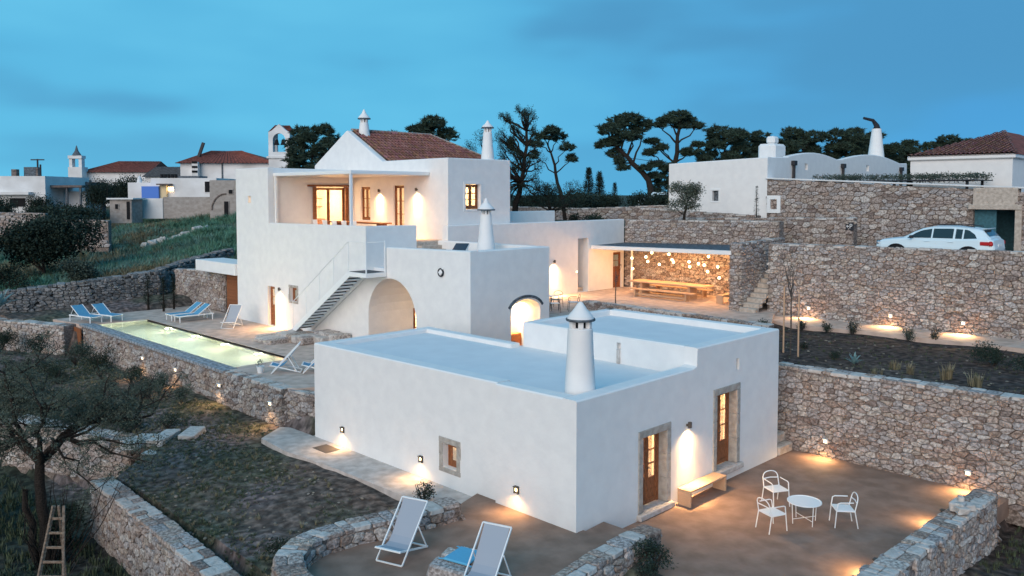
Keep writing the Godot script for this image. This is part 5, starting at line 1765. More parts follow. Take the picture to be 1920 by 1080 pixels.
	for w in [38.0, 37.1, 36.2, 35.3]:
		copy_of(sc, v(24.15, 5.76, w), PI / 2, ["second white shell chair from the tall block wall on the veranda", "white shell chair in the middle of the veranda row", "white shell chair just before the canopy post", "white shell chair hidden behind the canopy post"][n])
		n += 1
	# wire chairs and table in the small court
	var w1 := armchair("thin dark wire armchair closest to the arched house in the courtyard", v(29.1, 2.4, 26.25), 0.9, "bronze", 0.012, "dark wire armchairs in the courtyard")
	copy_of(w1, v(30.1, 2.4, 25.9), -2.3, "thin dark wire armchair behind the chimney cone in the courtyard")
	copy_of(w1, v(30.3, 2.4, 27.2), -1.2, "thin dark wire armchair under the courtyard wall lamp")
	var ct := thing("court_table", "small pale square table among the dark wire armchairs", "table", v(29.6, 2.4, 26.9))
	b = MB.new()
	b.obox(Transform3D(Basis(), Vector3(0, 0.7, 0)), Vector3(0.6, 0.03, 0.6), 0.008)
	part(ct, "table_top", b, M.white_metal)
	for x in [-0.25, 0.25]:
		for z in [-0.25, 0.25]: frame_part(ct, "leg", [[Vector3(x, 0, z), Vector3(x, 0.69, z)]], 0.014, "bronze")
	# hanging bulbs
	var spots := [[28.49, 4.37], [27.39, 4.72], [27.17, 4.54], [27.6, 4.21], [26.69, 4.12], [28.11, 3.82], [26.1, 4.39], [25.86, 4.74], [25.54, 4.33], [24.96, 4.07], [24.42, 4.42], [24.16, 4.3], [23.73, 3.89], [23.44, 4.31], [23.15, 4.18], [22.86, 3.64], [23.26, 4.76], [22.2, 3.66]]
	for k in spots.size():
		var q: Array = spots[k]
		var x := 38.2 + 0.5 * sin(k * 2.3)
		var hb := thing("hanging_bulb", "bare glowing bulb hanging from the pavilion ceiling before the stone wall", "bulb", v(x, q[1], q[0]), 0.0, "bare bulbs hanging in the dining pavilion")
		b = MB.new()
		b.ball(Vector3.ZERO, 0.068)
		part(hb, "bulb", b, M.bulb_glow)
		frame_part(hb, "cord", [[Vector3(0, 0.066, 0), Vector3(0, 4.93 - q[1], 0)]], 0.006, "dark_metal", 4)
		omni(v(x, q[1], q[0]), 0.34, Color(1, 0.74, 0.48), 0.06)
	# low lights
	var s1 := "small white hooded lights low on the tall stone wall"
	step_light(v(25.8, 0.05, 11.45), Vector3(-1, 0, 0), "round white light low on the tall stone wall nearest the cube house", 1.7, s1, true)
	step_light(v(25.8, 0.02, 7.25), Vector3(-1, 0, 0), "round white light low on the tall stone wall above the low wall end", 1.8, s1, true)
	var s2 := "hooded lights at the foot of the parking wall"
	var k2 := 0
	for w in [17.3, 13.65, 10.75]:
		step_light(v(36.88 if w > 14 else 37.02, 2.72, w), Vector3(-1, 0, 0), ["hooded light at the foot of the parking wall beside the staked saplings", "middle hooded light along the path below the parked car", "hooded light on the parking wall nearest the dark bushes"][k2], 3.0, s2, true)
		k2 += 1
	var s3 := "hooded lights low on the pool wall facing the garden"
	k2 = 0
	for w in [26.9, 30.9, 35.0, 38.6]:
		step_light(v(14.66, 0.5, w), Vector3(-1, 0, 0), ["hooded light on the pool wall closest to the cube house", "hooded light on the pool wall behind the small dark shrub", "hooded light on the pool wall seen through the olive branches", "hooded light on the pool wall farthest along, behind the olive crown"][k2], 1.1, s3, true)
		k2 += 1
	var s4 := "square lights on the inner face of the low terrace wall"
	step_light(v(18.3, -0.12, 6.9), Vector3(0, 0, -1), "hidden light on the inner face of the low wall near the picture bottom", 1.6, s4)
	step_light(v(22.4, -0.12, 6.82), Vector3(0, 0, -1), "hidden light on the inner face of the low wall below the carved stone", 1.6, s4)
	# white pot by the pool
	var wp := thing("plant_pot", "small white pot with pale leaves at the near pool corner", "plant pot", v(15.55, 1.1, 29.35))
	b = MB.new()
	b.lathe(Vector3.ZERO, [Vector2(0.002, 0), Vector2(0.1, 0), Vector2(0.15, 0.24), Vector2(0.16, 0.26), Vector2(0.13, 0.25), Vector2(0.002, 0.22)], 14)
	part(wp, "pot", b, M.white_paint)
	var ts := []
	clump(ts, Vector3(0, 0.36, 0), Vector3(0.14, 0.16, 0.14), 10, 0.2)
	many(wp, "leaves", tufts.slim, M.grey_leaves, ts)
	# parking sign
	var sg := thing("parking_sign", "small square black parking sign with a white arrow and letter P", "sign", v(42.93, 6.35, 18.02))
	b = MB.new()
	b.obox(Transform3D(), Vector3(0.03, 0.42, 0.42), 0.008)
	part(sg, "plate", b, M.dark_metal)
	var f := SystemFont.new()
	f.font_names = PackedStringArray(["Droid Sans"])
	var tm := TextMesh.new()
	tm.text = "P"
	tm.font = f
	tm.font_size = 32
	tm.pixel_size = 0.0095
	tm.depth = 0.008
	var pm := part(sg, "letter", tm, M.white_paint)
	pm.position = Vector3(-0.02, 0.0, 0.07)
	pm.rotation.y = -PI / 2
	b = MB.new()
	b.bar(Vector3(-0.022, 0, -0.03), Vector3(-0.022, 0, -0.12), 0.008, 0.035)
	b.bar(Vector3(-0.022, 0.0, -0.16), Vector3(-0.022, 0.06, -0.09), 0.012, 0.025)
	b.bar(Vector3(-0.022, 0.0, -0.16), Vector3(-0.022, -0.06, -0.09), 0.012, 0.025)
	part(sg, "arrow", b, M.white_paint)
	# ladder in the grove
	var ld := thing("ladder", "tapering wooden orchard ladder leaning below the olive tree", "ladder", v(5.0, -2.45, 18.2))
	var top := v(5.1, 1.75, 18.0); var q0 := v(4.35, -2.4, 17.3)
	var across := v(1, 0, -1) * 0.7071
	for s in [-1, 1]:
		b = mb(ld)
		b.bar(q0 + across * 0.55 * s, top + across * 0.1 * s, 0.05, 0.07, 0.006)
		part(ld, "rail", b, M.grey_wood)
	for i in 15:
		var t0 := (i + 0.6) / 15.5
		b = mb(ld)
		var wdt := lerpf(0.55, 0.1, t0) + 0.03
		b.bar(q0.lerp(top, t0) - across * wdt, q0.lerp(top, t0) + across * wdt, 0.03, 0.05, 0.005)
		part(ld, "rung", b, M.grey_wood)
	b = mb(ld)
	b.bar(v(5.6, -2.4, 19.0), top, 0.05, 0.05, 0.006)
	part(ld, "prop", b, M.grey_wood)
	# sapling stakes in the soil bed
	n = 0
	for q in [[28.75, 14.45], [28.5, 13.75]]:
		b = MB.new()
		b.tube([Vector3(0, -0.2, 0), Vector3(0.0, 2.5 - n * 0.2, 0)], [0.035, 0.03], 7)
		var st := solo("sapling_stake", b, M.pale_wood, ["pale wooden sapling stake nearest the cube house wall", "pale wooden sapling stake farther from the cube house wall"][n], "stake", "stakes of the young tree")
		st.position = v(q[0], 2.1, q[1])
		n += 1

func armchair(label: String, at: Vector3, turn: float, m: String, r: float, group: String) -> Node3D:
	var o := thing("armchair", label, "armchair", at, turn, group)
	var b := MB.new()
	b.obox(Transform3D(Basis(), Vector3(0, 0.44, 0.02)), Vector3(0.46, 0.018, 0.44), 0.006)
	part(o, "seat", b, M[m] if m == "white_metal" else M.white_metal)
	for s in [-1.0, 1.0]:
		frame_part(o, "leg", [[Vector3(0.25 * s, 0, 0.27), Vector3(0.24 * s, 0.44, 0.23), Vector3(0.25 * s, 0.63, 0.2), Vector3(0.26 * s, 0.655, 0.14), Vector3(0.25 * s, 0.66, -0.18)]], r, m)
		frame_part(o, "leg", [[Vector3(0.25 * s, 0, -0.3), Vector3(0.24 * s, 0.44, -0.22)]], r, m)
	var arc := []
	for i in 13:
		var a := PI * i / 12.0
		arc.append(Vector3(-cos(a) * 0.24, 0.44 + 0.39 * pow(sin(a), 0.32), -0.22 - 0.09 * pow(sin(a), 0.32)))
	frame_part(o, "backrest", [arc, [Vector3(-0.235, 0.64, -0.27), Vector3(0, 0.655, -0.29), Vector3(0.235, 0.64, -0.27)]], r, m)
	frame_part(o, "seat_frame", [[Vector3(-0.24, 0.43, 0.23), Vector3(0.24, 0.43, 0.23)], [Vector3(-0.24, 0.43, -0.22), Vector3(0.24, 0.43, -0.22)], [Vector3(-0.24, 0.43, -0.22), Vector3(-0.24, 0.43, 0.23)], [Vector3(0.24, 0.43, -0.22), Vector3(0.24, 0.43, 0.23)]], r, m)
	return o

func bench(called: String, label: String, at: Vector3, turn: float, s: Vector3) -> Node3D:
	var o := thing(called, label, "bench", at, turn)
	var b := MB.new()
	b.box(Vector3(-s.x / 2, s.y - 0.05, -s.z / 2), Vector3(s.x / 2, s.y, s.z / 2), 0.006)
	part(o, "seat", b, M.pale_wood)
	var inset := 0.0 if s.x < 2.0 else 0.45
	for k in [-1.0, 1.0]:
		b = MB.new()
		var x: float = k * (s.x / 2 - 0.03 - inset)
		b.box(Vector3(x - 0.03, 0, -s.z / 2 + 0.004), Vector3(x + 0.03, s.y - 0.052, s.z / 2 - 0.004), 0.004)
		part(o, "leg", b, M.pale_wood)
	if s.x > 2.0:
		b = MB.new()
		b.box(Vector3(-s.x / 2 + inset, 0.1, -0.06), Vector3(s.x / 2 - inset, 0.2, 0.06), 0.004)
		part(o, "stretcher", b, M.pale_wood)
	return o

func car() -> void:
	var o := thing("car", "pale estate car parked on top of the high stone wall", "car", v(38.25, 5.1, 12.2))
	o.scale = Vector3(1, 1, 1.07)
	# stations from nose (-z) to tail: z, half width, top of hood or belt
	var st := [[-2.22, 0.62, 0.66], [-2.16, 0.76, 0.82], [-1.95, 0.86, 0.93], [-1.5, 0.9, 1.0], [-1.0, 0.91, 1.05], [-0.4, 0.92, 1.05], [0.4, 0.92, 1.06], [1.2, 0.92, 1.09], [1.7, 0.91, 1.12], [2.02, 0.86, 1.12], [2.18, 0.8, 1.02], [2.24, 0.72, 0.7]]
	var ring := func(s: Array) -> Array:
		var w: float = s[1]; var t: float = s[2]
		var p := [Vector2(0.0, 0.24), Vector2(w * 0.88, 0.26), Vector2(w * 0.985, 0.45), Vector2(w, 0.7), Vector2(w * 0.975, t - 0.09), Vector2(w * 0.93, t - 0.025), Vector2(w * 0.8, t), Vector2(0.0, t + 0.03)]
		var r := []
		for q in p: r.append(Vector3(q.x, minf(q.y, t + 0.03), s[0]))
		for i in range(p.size() - 2, 0, -1): r.append(Vector3(-p[i].x, minf(p[i].y, t + 0.03), s[0]))
		return r
	var loft := func(b: MB, rings: Array):
		for i in rings.size() - 1:
			var n: int = rings[i].size()
			var mid := Vector3.ZERO
			for q in rings[i]: mid += q / n
			for k in n:
				var l := (k + 1) % n
				b.quad(rings[i][k], rings[i][l], rings[i + 1][l], rings[i + 1][k], (rings[i][k] + rings[i][l]) * 0.5 - mid)
		for e in [0, rings.size() - 1]:
			b.poly(rings[e], Vector3(0, 0, -1 if e == 0 else 1))
	var b := MB.new()
	var rs := []
	for s in st: rs.append(ring.call(s))
	loft.call(b, rs)
	part(o, "body", b, M.car_paint)
	# cabin: z, belt half width, roof half width, roof height
	var cb := [[-1.12, 0.8, 0.74, 1.07], [-0.75, 0.84, 0.68, 1.3], [-0.4, 0.86, 0.64, 1.47], [0.0, 0.87, 0.63, 1.56], [0.7, 0.87, 0.63, 1.58], [1.3, 0.86, 0.63, 1.54], [1.65, 0.84, 0.62, 1.48], [1.78, 0.83, 0.62, 1.44], [2.08, 0.8, 0.72, 1.12]]
	rs = []
	for s in cb:
		var y0 := 1.03
		rs.append([Vector3(s[1], y0, s[0]), Vector3(s[2] + 0.03, s[3] - 0.07, s[0]), Vector3(s[2] - 0.04, s[3] - 0.015, s[0]), Vector3(0, s[3] + 0.015, s[0]), Vector3(-s[2] + 0.04, s[3] - 0.015, s[0]), Vector3(-s[2] - 0.03, s[3] - 0.07, s[0]), Vector3(-s[1], y0, s[0])])
	b = MB.new()
	loft.call(b, rs)
	part(o, "cabin", b, M.car_paint)
	var side := func(z: float, t: float, s: float) -> Vector3:
		for i in cb.size() - 1:
			if z <= cb[i + 1][0]:
				var f: float = (z - cb[i][0]) / (cb[i + 1][0] - cb[i][0])
				var w0: float = lerpf(cb[i][1], cb[i + 1][1], f); var w1: float = lerpf(cb[i][2], cb[i + 1][2], f) + 0.03; var y1: float = lerpf(cb[i][3], cb[i + 1][3], f) - 0.07
				return Vector3(s * (lerpf(w0, w1, t) + 0.008), lerpf(1.03, y1, t), z)
		return Vector3.ZERO
	for s in [-1.0, 1.0]:
		for g in [[-0.92, -0.5, -0.02, -0.04], [0.04, 0.02, 0.78, 0.76], [0.86, 0.84, 1.1, 1.08], [1.16, 1.14, 1.62, 1.34]]:
			b = MB.new()
			var lo := 0.08
			var z0: float = g[0]; var z1: float = g[2]
			for i in 6:
				var a0 := lerpf(z0, z1, i / 6.0); var a1 := lerpf(z0, z1, (i + 1) / 6.0)
				var u0 := 0.93; var u1 := 0.93
				if g[0] < -0.5: u0 = minf(0.93, 0.3 + (a0 - z0) * 1.9); u1 = minf(0.93, 0.3 + (a1 - z0) * 1.9)
				if g[2] > 1.5: u0 = minf(0.93, 0.2 + sqrt(maxf(0, z1 - a0)) * 1.25); u1 = minf(0.93, 0.2 + sqrt(maxf(0, z1 - a1)) * 1.25)
				b.quad(side.call(a0, lo, s), side.call(a1, lo, s), side.call(a1, u1, s), side.call(a0, u0, s), Vector3(s, 0.2, 0))
			part(o, "side_window", b, M.car_glass)
		b = MB.new()
		b.tube([Vector3(s * 0.62, 1.575, -0.2), Vector3(s * 0.63, 1.62, 0.1), Vector3(s * 0.63, 1.63, 1.0), Vector3(s * 0.62, 1.56, 1.5)], [0.018, 0.018, 0.018, 0.018], 6)
		part(o, "roof_rail", b, M.dark_metal)
		b = MB.new()
		b.obox(Transform3D(Basis(Vector3.UP, 0.2 * s), Vector3(s * 1.0, 1.1, -0.72)), Vector3(0.2, 0.13, 0.1), 0.035)
		part(o, "mirror", b, M.dark_metal)
		b = MB.new()
		b.obox(Transform3D(Basis(Vector3.UP, -0.35 * s), Vector3(s * 0.8, 0.9, 2.09)), Vector3(0.28, 0.2, 0.16), 0.05)
		b.obox(Transform3D(Basis(), Vector3(s * 0.89, 0.9, 1.9)), Vector3(0.06, 0.15, 0.3), 0.025)
		part(o, "tail_light", b, M.tail_red)
		b = MB.new()
		b.obox(Transform3D(Basis(Vector3.UP, 0.5 * s), Vector3(s * 0.72, 0.8, -2.04)), Vector3(0.3, 0.14, 0.16), 0.04)
		part(o, "headlight", b, M.chrome)
		for z in [-1.32, 1.36]:
			b = MB.new()
			b.tube([Vector3(s * 0.915, 0.36, z), Vector3(s * 0.935, 0.36, z)], [0.42, 0.42], 24)
			part(o, "wheel_arch", b, M.dark_inside)
			b = MB.new()
			b.tube([Vector3(s * 0.72, 0.34, z), Vector3(s * 0.945, 0.34, z), Vector3(s * 0.955, 0.34, z)], [0.34, 0.34, 0.3], 24)
			var wh := part(o, "wheel", b, M.tyre)
			b = MB.new()
			for k in 5: b.obox(Transform3D(Basis(Vector3.RIGHT, TAU * k / 5.0), Vector3(s * 0.958, 0.34, z)) * Transform3D(Basis(), Vector3(0, 0.11, 0)), Vector3(0.02, 0.2, 0.05), 0.005)
			part(wh, "rim", b, M.chrome)
		for z in [-0.05, 0.82]:
			b = MB.new()
			b.obox(Transform3D(Basis(), Vector3(s * 0.925, 0.92, z - 0.1)), Vector3(0.03, 0.03, 0.2), 0.01)
			part(o, "door_handle", b, M.car_paint)
	b = MB.new()
	b.quad(Vector3(-0.66, 1.2, 2.02), Vector3(0.66, 1.2, 2.02), Vector3(0.56, 1.43, 1.82), Vector3(-0.56, 1.43, 1.82), Vector3(0, 0.5, 1))
	part(o, "rear_window", b, M.car_glass)
	b = MB.new()
	b.quad(Vector3(-0.72, 1.1, -1.09), Vector3(0.72, 1.1, -1.09), Vector3(0.58, 1.46, -0.45), Vector3(-0.58, 1.46, -0.45), Vector3(0, 1, -1))
	part(o, "windscreen", b, M.car_glass)
	b = MB.new()
	b.obox(Transform3D(Basis(Vector3.RIGHT, -0.1), Vector3(0, 1.49, 1.82)), Vector3(1.2, 0.03, 0.2), 0.01)
	part(o, "spoiler", b, M.car_paint)
	b = MB.new()
	b.obox(Transform3D(Basis(), Vector3(0, 0.82, 2.235)), Vector3(0.52, 0.11, 0.02), 0.004)
	part(o, "number_plate", b, M.white_paint)
	b = MB.new()
	b.obox(Transform3D(Basis(), Vector3(0, 0.42, 2.2)), Vector3(1.5, 0.22, 0.12), 0.03)
	b.obox(Transform3D(Basis(), Vector3(0, 0.42, -2.16)), Vector3(1.3, 0.25, 0.1), 0.03)
	part(o, "bumper", b, M.dark_metal)
	# pale van roof behind the orchard wall
	var va := thing("van", "small pale van roof showing behind the far stone wall", "van", sd(15.6, 84, 6.4), 0.4)
	b = MB.new()
	b.obox(Transform3D(Basis(), Vector3(0, 1.0, 0.3)), Vector3(1.8, 1.7, 3.6), 0.3)
	b.obox(Transform3D(Basis(), Vector3(0, 0.8, -2.0)), Vector3(1.7, 0.9, 1.4), 0.3)
	part(va, "body", b, M.car_paint)
	b = MB.new()
	b.box(Vector3(-0.92, 1.15, -0.9), Vector3(0.92, 1.6, 1.2), 0.05)
	part(va, "windows", b, M.car_glass)
	for x in [-0.8, 0.8]:
		for z in [-1.7, 1.4]:
			b = MB.new()
			b.tube([Vector3(x - 0.1, 0.33, z), Vector3(x + 0.1, 0.33, z)], [0.33, 0.33], 14)
			part(va, "wheel", b, M.tyre)

# ---- the village and the trees
func far_box(root: Node3D, called: String, s0: float, s1: float, d0: float, d1: float, h0: float, h1: float, m: String, ch := 0.0) -> void:
	var b := mb(root)
	var c := [sd(s0, d0, 0), sd(s1, d0, 0), sd(s1, d1, 0), sd(s0, d1, 0)]
	var mid: Vector3 = (c[0] + c[2]) * 0.5
	for i in 4:
		var a: Vector3 = c[i]; var e: Vector3 = c[(i + 1) % 4]
		var o := (a + e) * 0.5 - mid
		b.quad(a + Vector3.UP * h0, e + Vector3.UP * h0, e + Vector3.UP * h1, a + Vector3.UP * h1, o)
	b.quad(c[0] + Vector3.UP * h1, c[1] + Vector3.UP * h1, c[2] + Vector3.UP * h1, c[3] + Vector3.UP * h1, Vector3.UP)
	part(root, called, b, M[m])

func far_roof(root: Node3D, s0: float, s1: float, d0: float, d1: float, h0: float, h1: float, hip0: float, hip1: float, m := "far_tile") -> void:
	var b := mb(root)
	var dm := (d0 + d1) * 0.5
	var r0 := sd(s0 + hip0, dm, h1); var r1 := sd(s1 - hip1, dm, h1)
	var n := 26
	for i in n:      # ribs of tiles down the near slope
		var t0 := float(i) / n; var t1 := (i + 0.55) / n; var t2 := float(i + 1) / n
		var up := Vector3.UP * 0.09
		var a := sd(lerpf(s0, s1, t0), d0, h0); var c := sd(lerpf(s0, s1, t1), d0, h0); var e := sd(lerpf(s0, s1, t2), d0, h0)
		var a2 := r0.lerp(r1, t0); var c2 := r0.lerp(r1, t1); var e2 := r0.lerp(r1, t2)
		b.quad(a, (a + c) * 0.5 + up, (a2 + c2) * 0.5 + up, a2, Vector3.UP); b.quad((a + c) * 0.5 + up, c, c2, (a2 + c2) * 0.5 + up, Vector3.UP); b.quad(c, e, e2, c2, Vector3.UP)
	b.quad(sd(s0, d1, h0), sd(s1, d1, h0), r1, r0, Vector3.UP)
	b.trid(sd(s0, d0, h0), sd(s0, d1, h0), r0, Vector3.UP)
	b.trid(sd(s1, d0, h0), sd(s1, d1, h0), r1, Vector3.UP)
	b.quad(sd(s0, d0, h0), sd(s1, d0, h0), sd(s1, d1, h0), sd(s0, d1, h0), Vector3.DOWN)
	part(root, "roof", b, M[m])

func far_window(root: Node3D, s0: float, s1: float, d: float, h0: float, h1: float, m := "dark_inside", frame := "far_plaster", called := "window") -> void:
	far_box(root, called, s0 - 0.08, s1 + 0.08, d - 0.07, d + 0.02, h0 - 0.08, h1 + 0.08, frame)
	far_box(root, "pane" if called == "window" else "leaf", s0, s1, d - 0.1, d - 0.02, h0, h1, m)

func village() -> void:
	var h := thing("village_house", "two storey white village house with red hipped roof and dark leaning mast", "house", sd(-37.5, 110, 6.0))
	far_box(h, "wall", -44.0, -31.5, 110, 119, 5.5, 12.2, "far_plaster")
	far_roof(h, -44.5, -31.0, 109.4, 119.6, 12.15, 14.0, 3.0, 6.2)
	far_box(h, "chimney", -42.1, -41.3, 109.0, 109.8, 9.0, 12.3, "far_plaster")
	for y in [10.9, 11.5, 12.1]: far_box(h, "chimney_slot", -42.05, -41.35, 108.9, 109.05, y, y + 0.28, "dark_inside")
	far_box(h, "downpipe", -38.5, -38.35, 109.85, 109.98, 9.0, 12.2, "slate")
	far_window(h, -36.0, -34.6, 110, 7.6, 9.2, "dark_inside")
	var b := mb(h)
	b.bar(sd(-42.4, 112, 12.8), sd(-41.6, 112, 15.0), 0.35, 0.35)
	part(h, "mast", b, M.dark_metal)
	h = thing("village_church", "small white church with red roof and a little open belfry", "church", sd(-66.5, 140, 6.5))
	far_box(h, "wall", -73.0, -61.2, 140, 150, 5.0, 11.8, "far_plaster")
	far_roof(h, -73.2, -61.0, 139.5, 150.5, 11.75, 13.8, 4.5, 0.3)
	far_box(h, "belfry", -73.9, -71.6, 138, 140, 5.0, 12.6, "far_plaster")
	far_box(h, "belfry_pier", -73.8, -73.3, 138.2, 139.2, 12.6, 14.0, "far_plaster")
	far_box(h, "belfry_pier", -72.2, -71.7, 138.2, 139.2, 12.6, 14.0, "far_plaster")
	far_box(h, "belfry_top", -73.9, -71.6, 138, 139.4, 14.0, 14.5, "far_plaster")
	b = mb(h)
	b.lathe(sd(-72.75, 138.7, 14.5), [Vector2(0.8, 0), Vector2(0.3, 0.8), Vector2(0.05, 1.7)], 10)
	part(h, "spire", b, M.slate)
	far_window(h, -72.2, -71.0, 140, 8.2, 10.4, "slate")
	h = thing("village_house", "low house with brown tiled roof between the church and the hipped house", "house", sd(-50.0, 122, 6.5))
	far_box(h, "wall", -54.0, -46.5, 122, 130, 5.5, 10.6, "far_plaster")
	far_roof(h, -54.3, -46.2, 121.5, 130.5, 10.6, 12.2, 0.2, 0.2, "brown_tile")
	h = thing("village_house", "long low white house with blue wall panel and lit porch", "house", sd(-39.0, 95, 7.0))
	far_box(h, "wall", -41.4, -33.9, 95, 102, 6.0, 9.9, "far_plaster")
	far_box(h, "wall", -44.3, -41.4, 95.5, 101, 6.0, 9.4, "far_plaster")
	far_box(h, "blue_wall", -42.2, -40.25, 94.3, 95.4, 6.0, 8.95, "blue_plaster")
	far_box(h, "porch_wall", -40.25, -39.5, 94.6, 95.4, 6.0, 9.1, "cream_plaster")
	far_box(h, "porch_roof", -40.4, -38.9, 94.0, 95.1, 9.1, 9.25, "brown_tile")
	far_window(h, -39.4, -38.8, 95, 8.45, 8.85, "lamp_glow", "far_plaster", "lit_window")
	far_window(h, -35.2, -34.4, 95, 8.3, 9.5)
	far_box(h, "roof_shade", -38.5, -36.0, 95.4, 98, 9.9, 10.15, "slate")
	for k in 5: far_box(h, "planter", -40.4 + k * 0.4, -40.15 + k * 0.4, 95.2, 95.5, 9.9, 10.35, "dark_inside")
	b = mb(h)
	b.lathe(sd(-43.4, 96.5, 9.4), [Vector2(0.3, 0), Vector2(0.2, 0.6), Vector2(0.02, 0.8)], 10)
	part(h, "chimney", b, M.far_plaster)
	h = thing("terrace_wall", "long grey and white retaining wall below the lit village house", "wall", sd(-37.0, 90, 6.0))
	far_box(h, "wall", -41.2, -38.0, 90, 90.6, 5.4, 7.6, "far_plaster")
	far_box(h, "wall", -38.0, -32.0, 90.1, 90.7, 5.4, 7.75, "old_plaster")
	h = thing("ruined_house", "old grey stone house with a dark doorway next to the villa", "house", sd(-30.4, 86, 6.2))
	far_box(h, "wall", -31.4, -28.2, 86, 92, 5.2, 9.5, "old_plaster")
	far_window(h, -29.9, -29.45, 86, 5.8, 7.3, "dark_inside", "old_plaster", "door")
	far_window(h, -29.4, -29.0, 86, 8.1, 8.5, "dark_inside", "old_plaster")
	b = mb(h)
	for i in 6:
		var a0 := PI * 0.5 + i * 0.26; var a1 := a0 + 0.26
		b.bar(sd(-29.7 + cos(a0) * 1.5, 85.95, 6.4 + sin(a0) * 1.7), sd(-29.7 + cos(a1) * 1.5, 85.95, 6.4 + sin(a1) * 1.7), 0.1, 0.12)
	part(h, "stair_ledge", b, M.brown_tile)
	h = thing("field_shed", "small pale concrete shed in the field with a dark doorway", "shed", sd(-41.2, 87, 6.0))
	far_box(h, "wall", -42.3, -40.0, 87, 89.5, 5.0, 7.5, "old_plaster")
	far_box(h, "roof", -42.5, -39.7, 86.7, 89.8, 7.5, 7.65, "far_plaster")
	far_window(h, -41.7, -41.4, 87, 6.5, 7.0, "dark_inside", "old_plaster")
	far_window(h, -40.5, -40.15, 87, 5.4, 7.3, "dark_inside", "old_plaster", "door")
	h = thing("village_house", "large flat roofed bluish white house at the picture edge", "house", sd(-58.0, 96, 6.0))
	far_box(h, "wall", -66.0, -54.1, 96, 106, 4.5, 10.15, "far_plaster")
	far_box(h, "ledge", -66.0, -55.5, 95.0, 96, 8.0, 8.3, "far_plaster")
	far_window(h, -58.2, -56.4, 96, 6.6, 7.6)
	far_box(h, "chimney", -59.2, -58.6, 98, 98.6, 10.1, 11.0, "brown_tile")
	far_box(h, "chimney", -56.3, -56.05, 98, 98.3, 10.1, 11.2, "brown_tile")
	far_box(h, "water_tank", -58.3, -56.9, 99, 100, 10.1, 11.3, "slate")
	h = thing("village_house", "grey shed and low white house with a dark flat awning", "house", sd(-55.0, 104, 6.0))
	far_box(h, "wall", -59.5, -53.5, 105, 109, 5.0, 9.6, "slate")
	far_box(h, "wall", -57.5, -51.5, 100, 104, 5.0, 8.4, "far_plaster")
	far_box(h, "awning", -54.8, -50.4, 97, 102, 8.85, 9.1, "brown_tile")
	for s in [-54.4, -52.4, -50.8]: far_box(h, "awning_post", s, s + 0.2, 97.2, 97.4, 5.0, 8.85, "slate")
	far_window(h, -55.4, -55.0, 100, 7.2, 7.7)
	h = thing("bell_tower", "pale stone bell tower with an open arch, bells and red tiled top", "bell tower", sd(-29.5, 105, 8.0))
	far_box(h, "shaft", -30.8, -28.1, 105, 107.5, 5.0, 12.6, "far_plaster")
	far_box(h, "ledge", -31.0, -27.9, 104.8, 107.7, 12.6, 12.85, "far_plaster")
	b = mb(h)
	panel(b, sd(-30.8, 105, 0), v(1, 0, -1).normalized(), 2.7, 12.85, [Vector2(0, 15.9), Vector2(0.45, 16.1), Vector2(1.35, 16.9), Vector2(2.25, 16.1), Vector2(2.7, 15.9)], 0.7, [{"a": 0.55, "b": 2.15, "lo": 13.4, "hi": 14.9, "rise": 0.85}], 0.0)
	part(h, "belfry", b, M.far_plaster)
	b = mb(h)
	panel(b, sd(-30.25, 105.7, 0), v(1, 0, 1).normalized(), 1.7, 12.85, flat(15.9, 1.7), 0.5, [{"a": 0.4, "b": 1.3, "lo": 13.4, "hi": 14.8, "rise": 0.5}], 0.0)
	panel(b, sd(-28.1, 105.7, 0), v(1, 0, 1).normalized(), 1.7, 12.85, flat(15.9, 1.7), 0.5, [{"a": 0.4, "b": 1.3, "lo": 13.4, "hi": 14.8, "rise": 0.5}], 0.0)
	part(h, "belfry_side", b, M.far_plaster)
	far_roof(h, -31.0, -27.9, 105.6, 107.8, 15.9, 16.85, 0.6, 0.6)
	for s in [-29.85, -29.05]:
		b = mb(h)
		b.lathe(sd(s, 105.4, 14.3), [Vector2(0.36, 0), Vector2(0.24, 0.25), Vector2(0.18, 0.6), Vector2(0.03, 0.75)], 12)
		part(h, "bell", b, M.dark_inside)
	var k := 0
	for q in [[-57.2, 100, 12.3], [-56.3, 99, 11.6]]:
		var po := thing("utility_pole", ["taller dark utility pole with a cross arm beside the flat roofed house", "shorter bare utility pole beside the flat roofed house"][k], "utility pole", sd(q[0], q[1], 6.0))
		b = mb(po)
		b.tube([sd(q[0], q[1], 5.0), sd(q[0], q[1], q[2])], [0.13, 0.1], 7)
		part(po, "pole", b, M.dark_metal)
		if k == 0:
			b = mb(po)
			b.bar(sd(q[0] - 0.8, q[1], q[2] - 0.1), sd(q[0] + 0.8, q[1], q[2] - 0.1), 0.14, 0.14)
			part(po, "cross_arm", b, M.dark_metal)
		k += 1
	var wire := MB.new()
	var w0 := sd(9.0, 80, 11.9); var w1 := sd(26.0, 84, 11.3)
	var wp := []
	for i in 9: wp.append(w0.lerp(w1, i / 8.0) - Vector3.UP * 0.6 * sin(PI * i / 8.0))
	wire.tube(wp, rep(0.025, 9), 4)
	solo("overhead_wire", wire, M.dark_metal, "thin dark overhead wire strung between the umbrella pines", "wire")
	# the vaulted white house and its neighbour up on the right
	h = thing("vaulted_house", "white house with two shallow vaults, square and round chimneys on its roof", "house", v(46.5, 6.0, 24.6))
	b = mb(h)
	panel(b, v(46.52, 0, 31.7), TOW, 7.1, 5.5, [Vector2(0, 10.05), Vector2(7.1, 10.28)], 0.5, [{"a": 3.3, "b": 3.75, "lo": 7.6, "hi": 8.25}], 0.05)
	part(h, "wall", b, M.plaster)
	b = mb(h)
	var top := [Vector2(0, 10.28), Vector2(2.1, 10.36)]
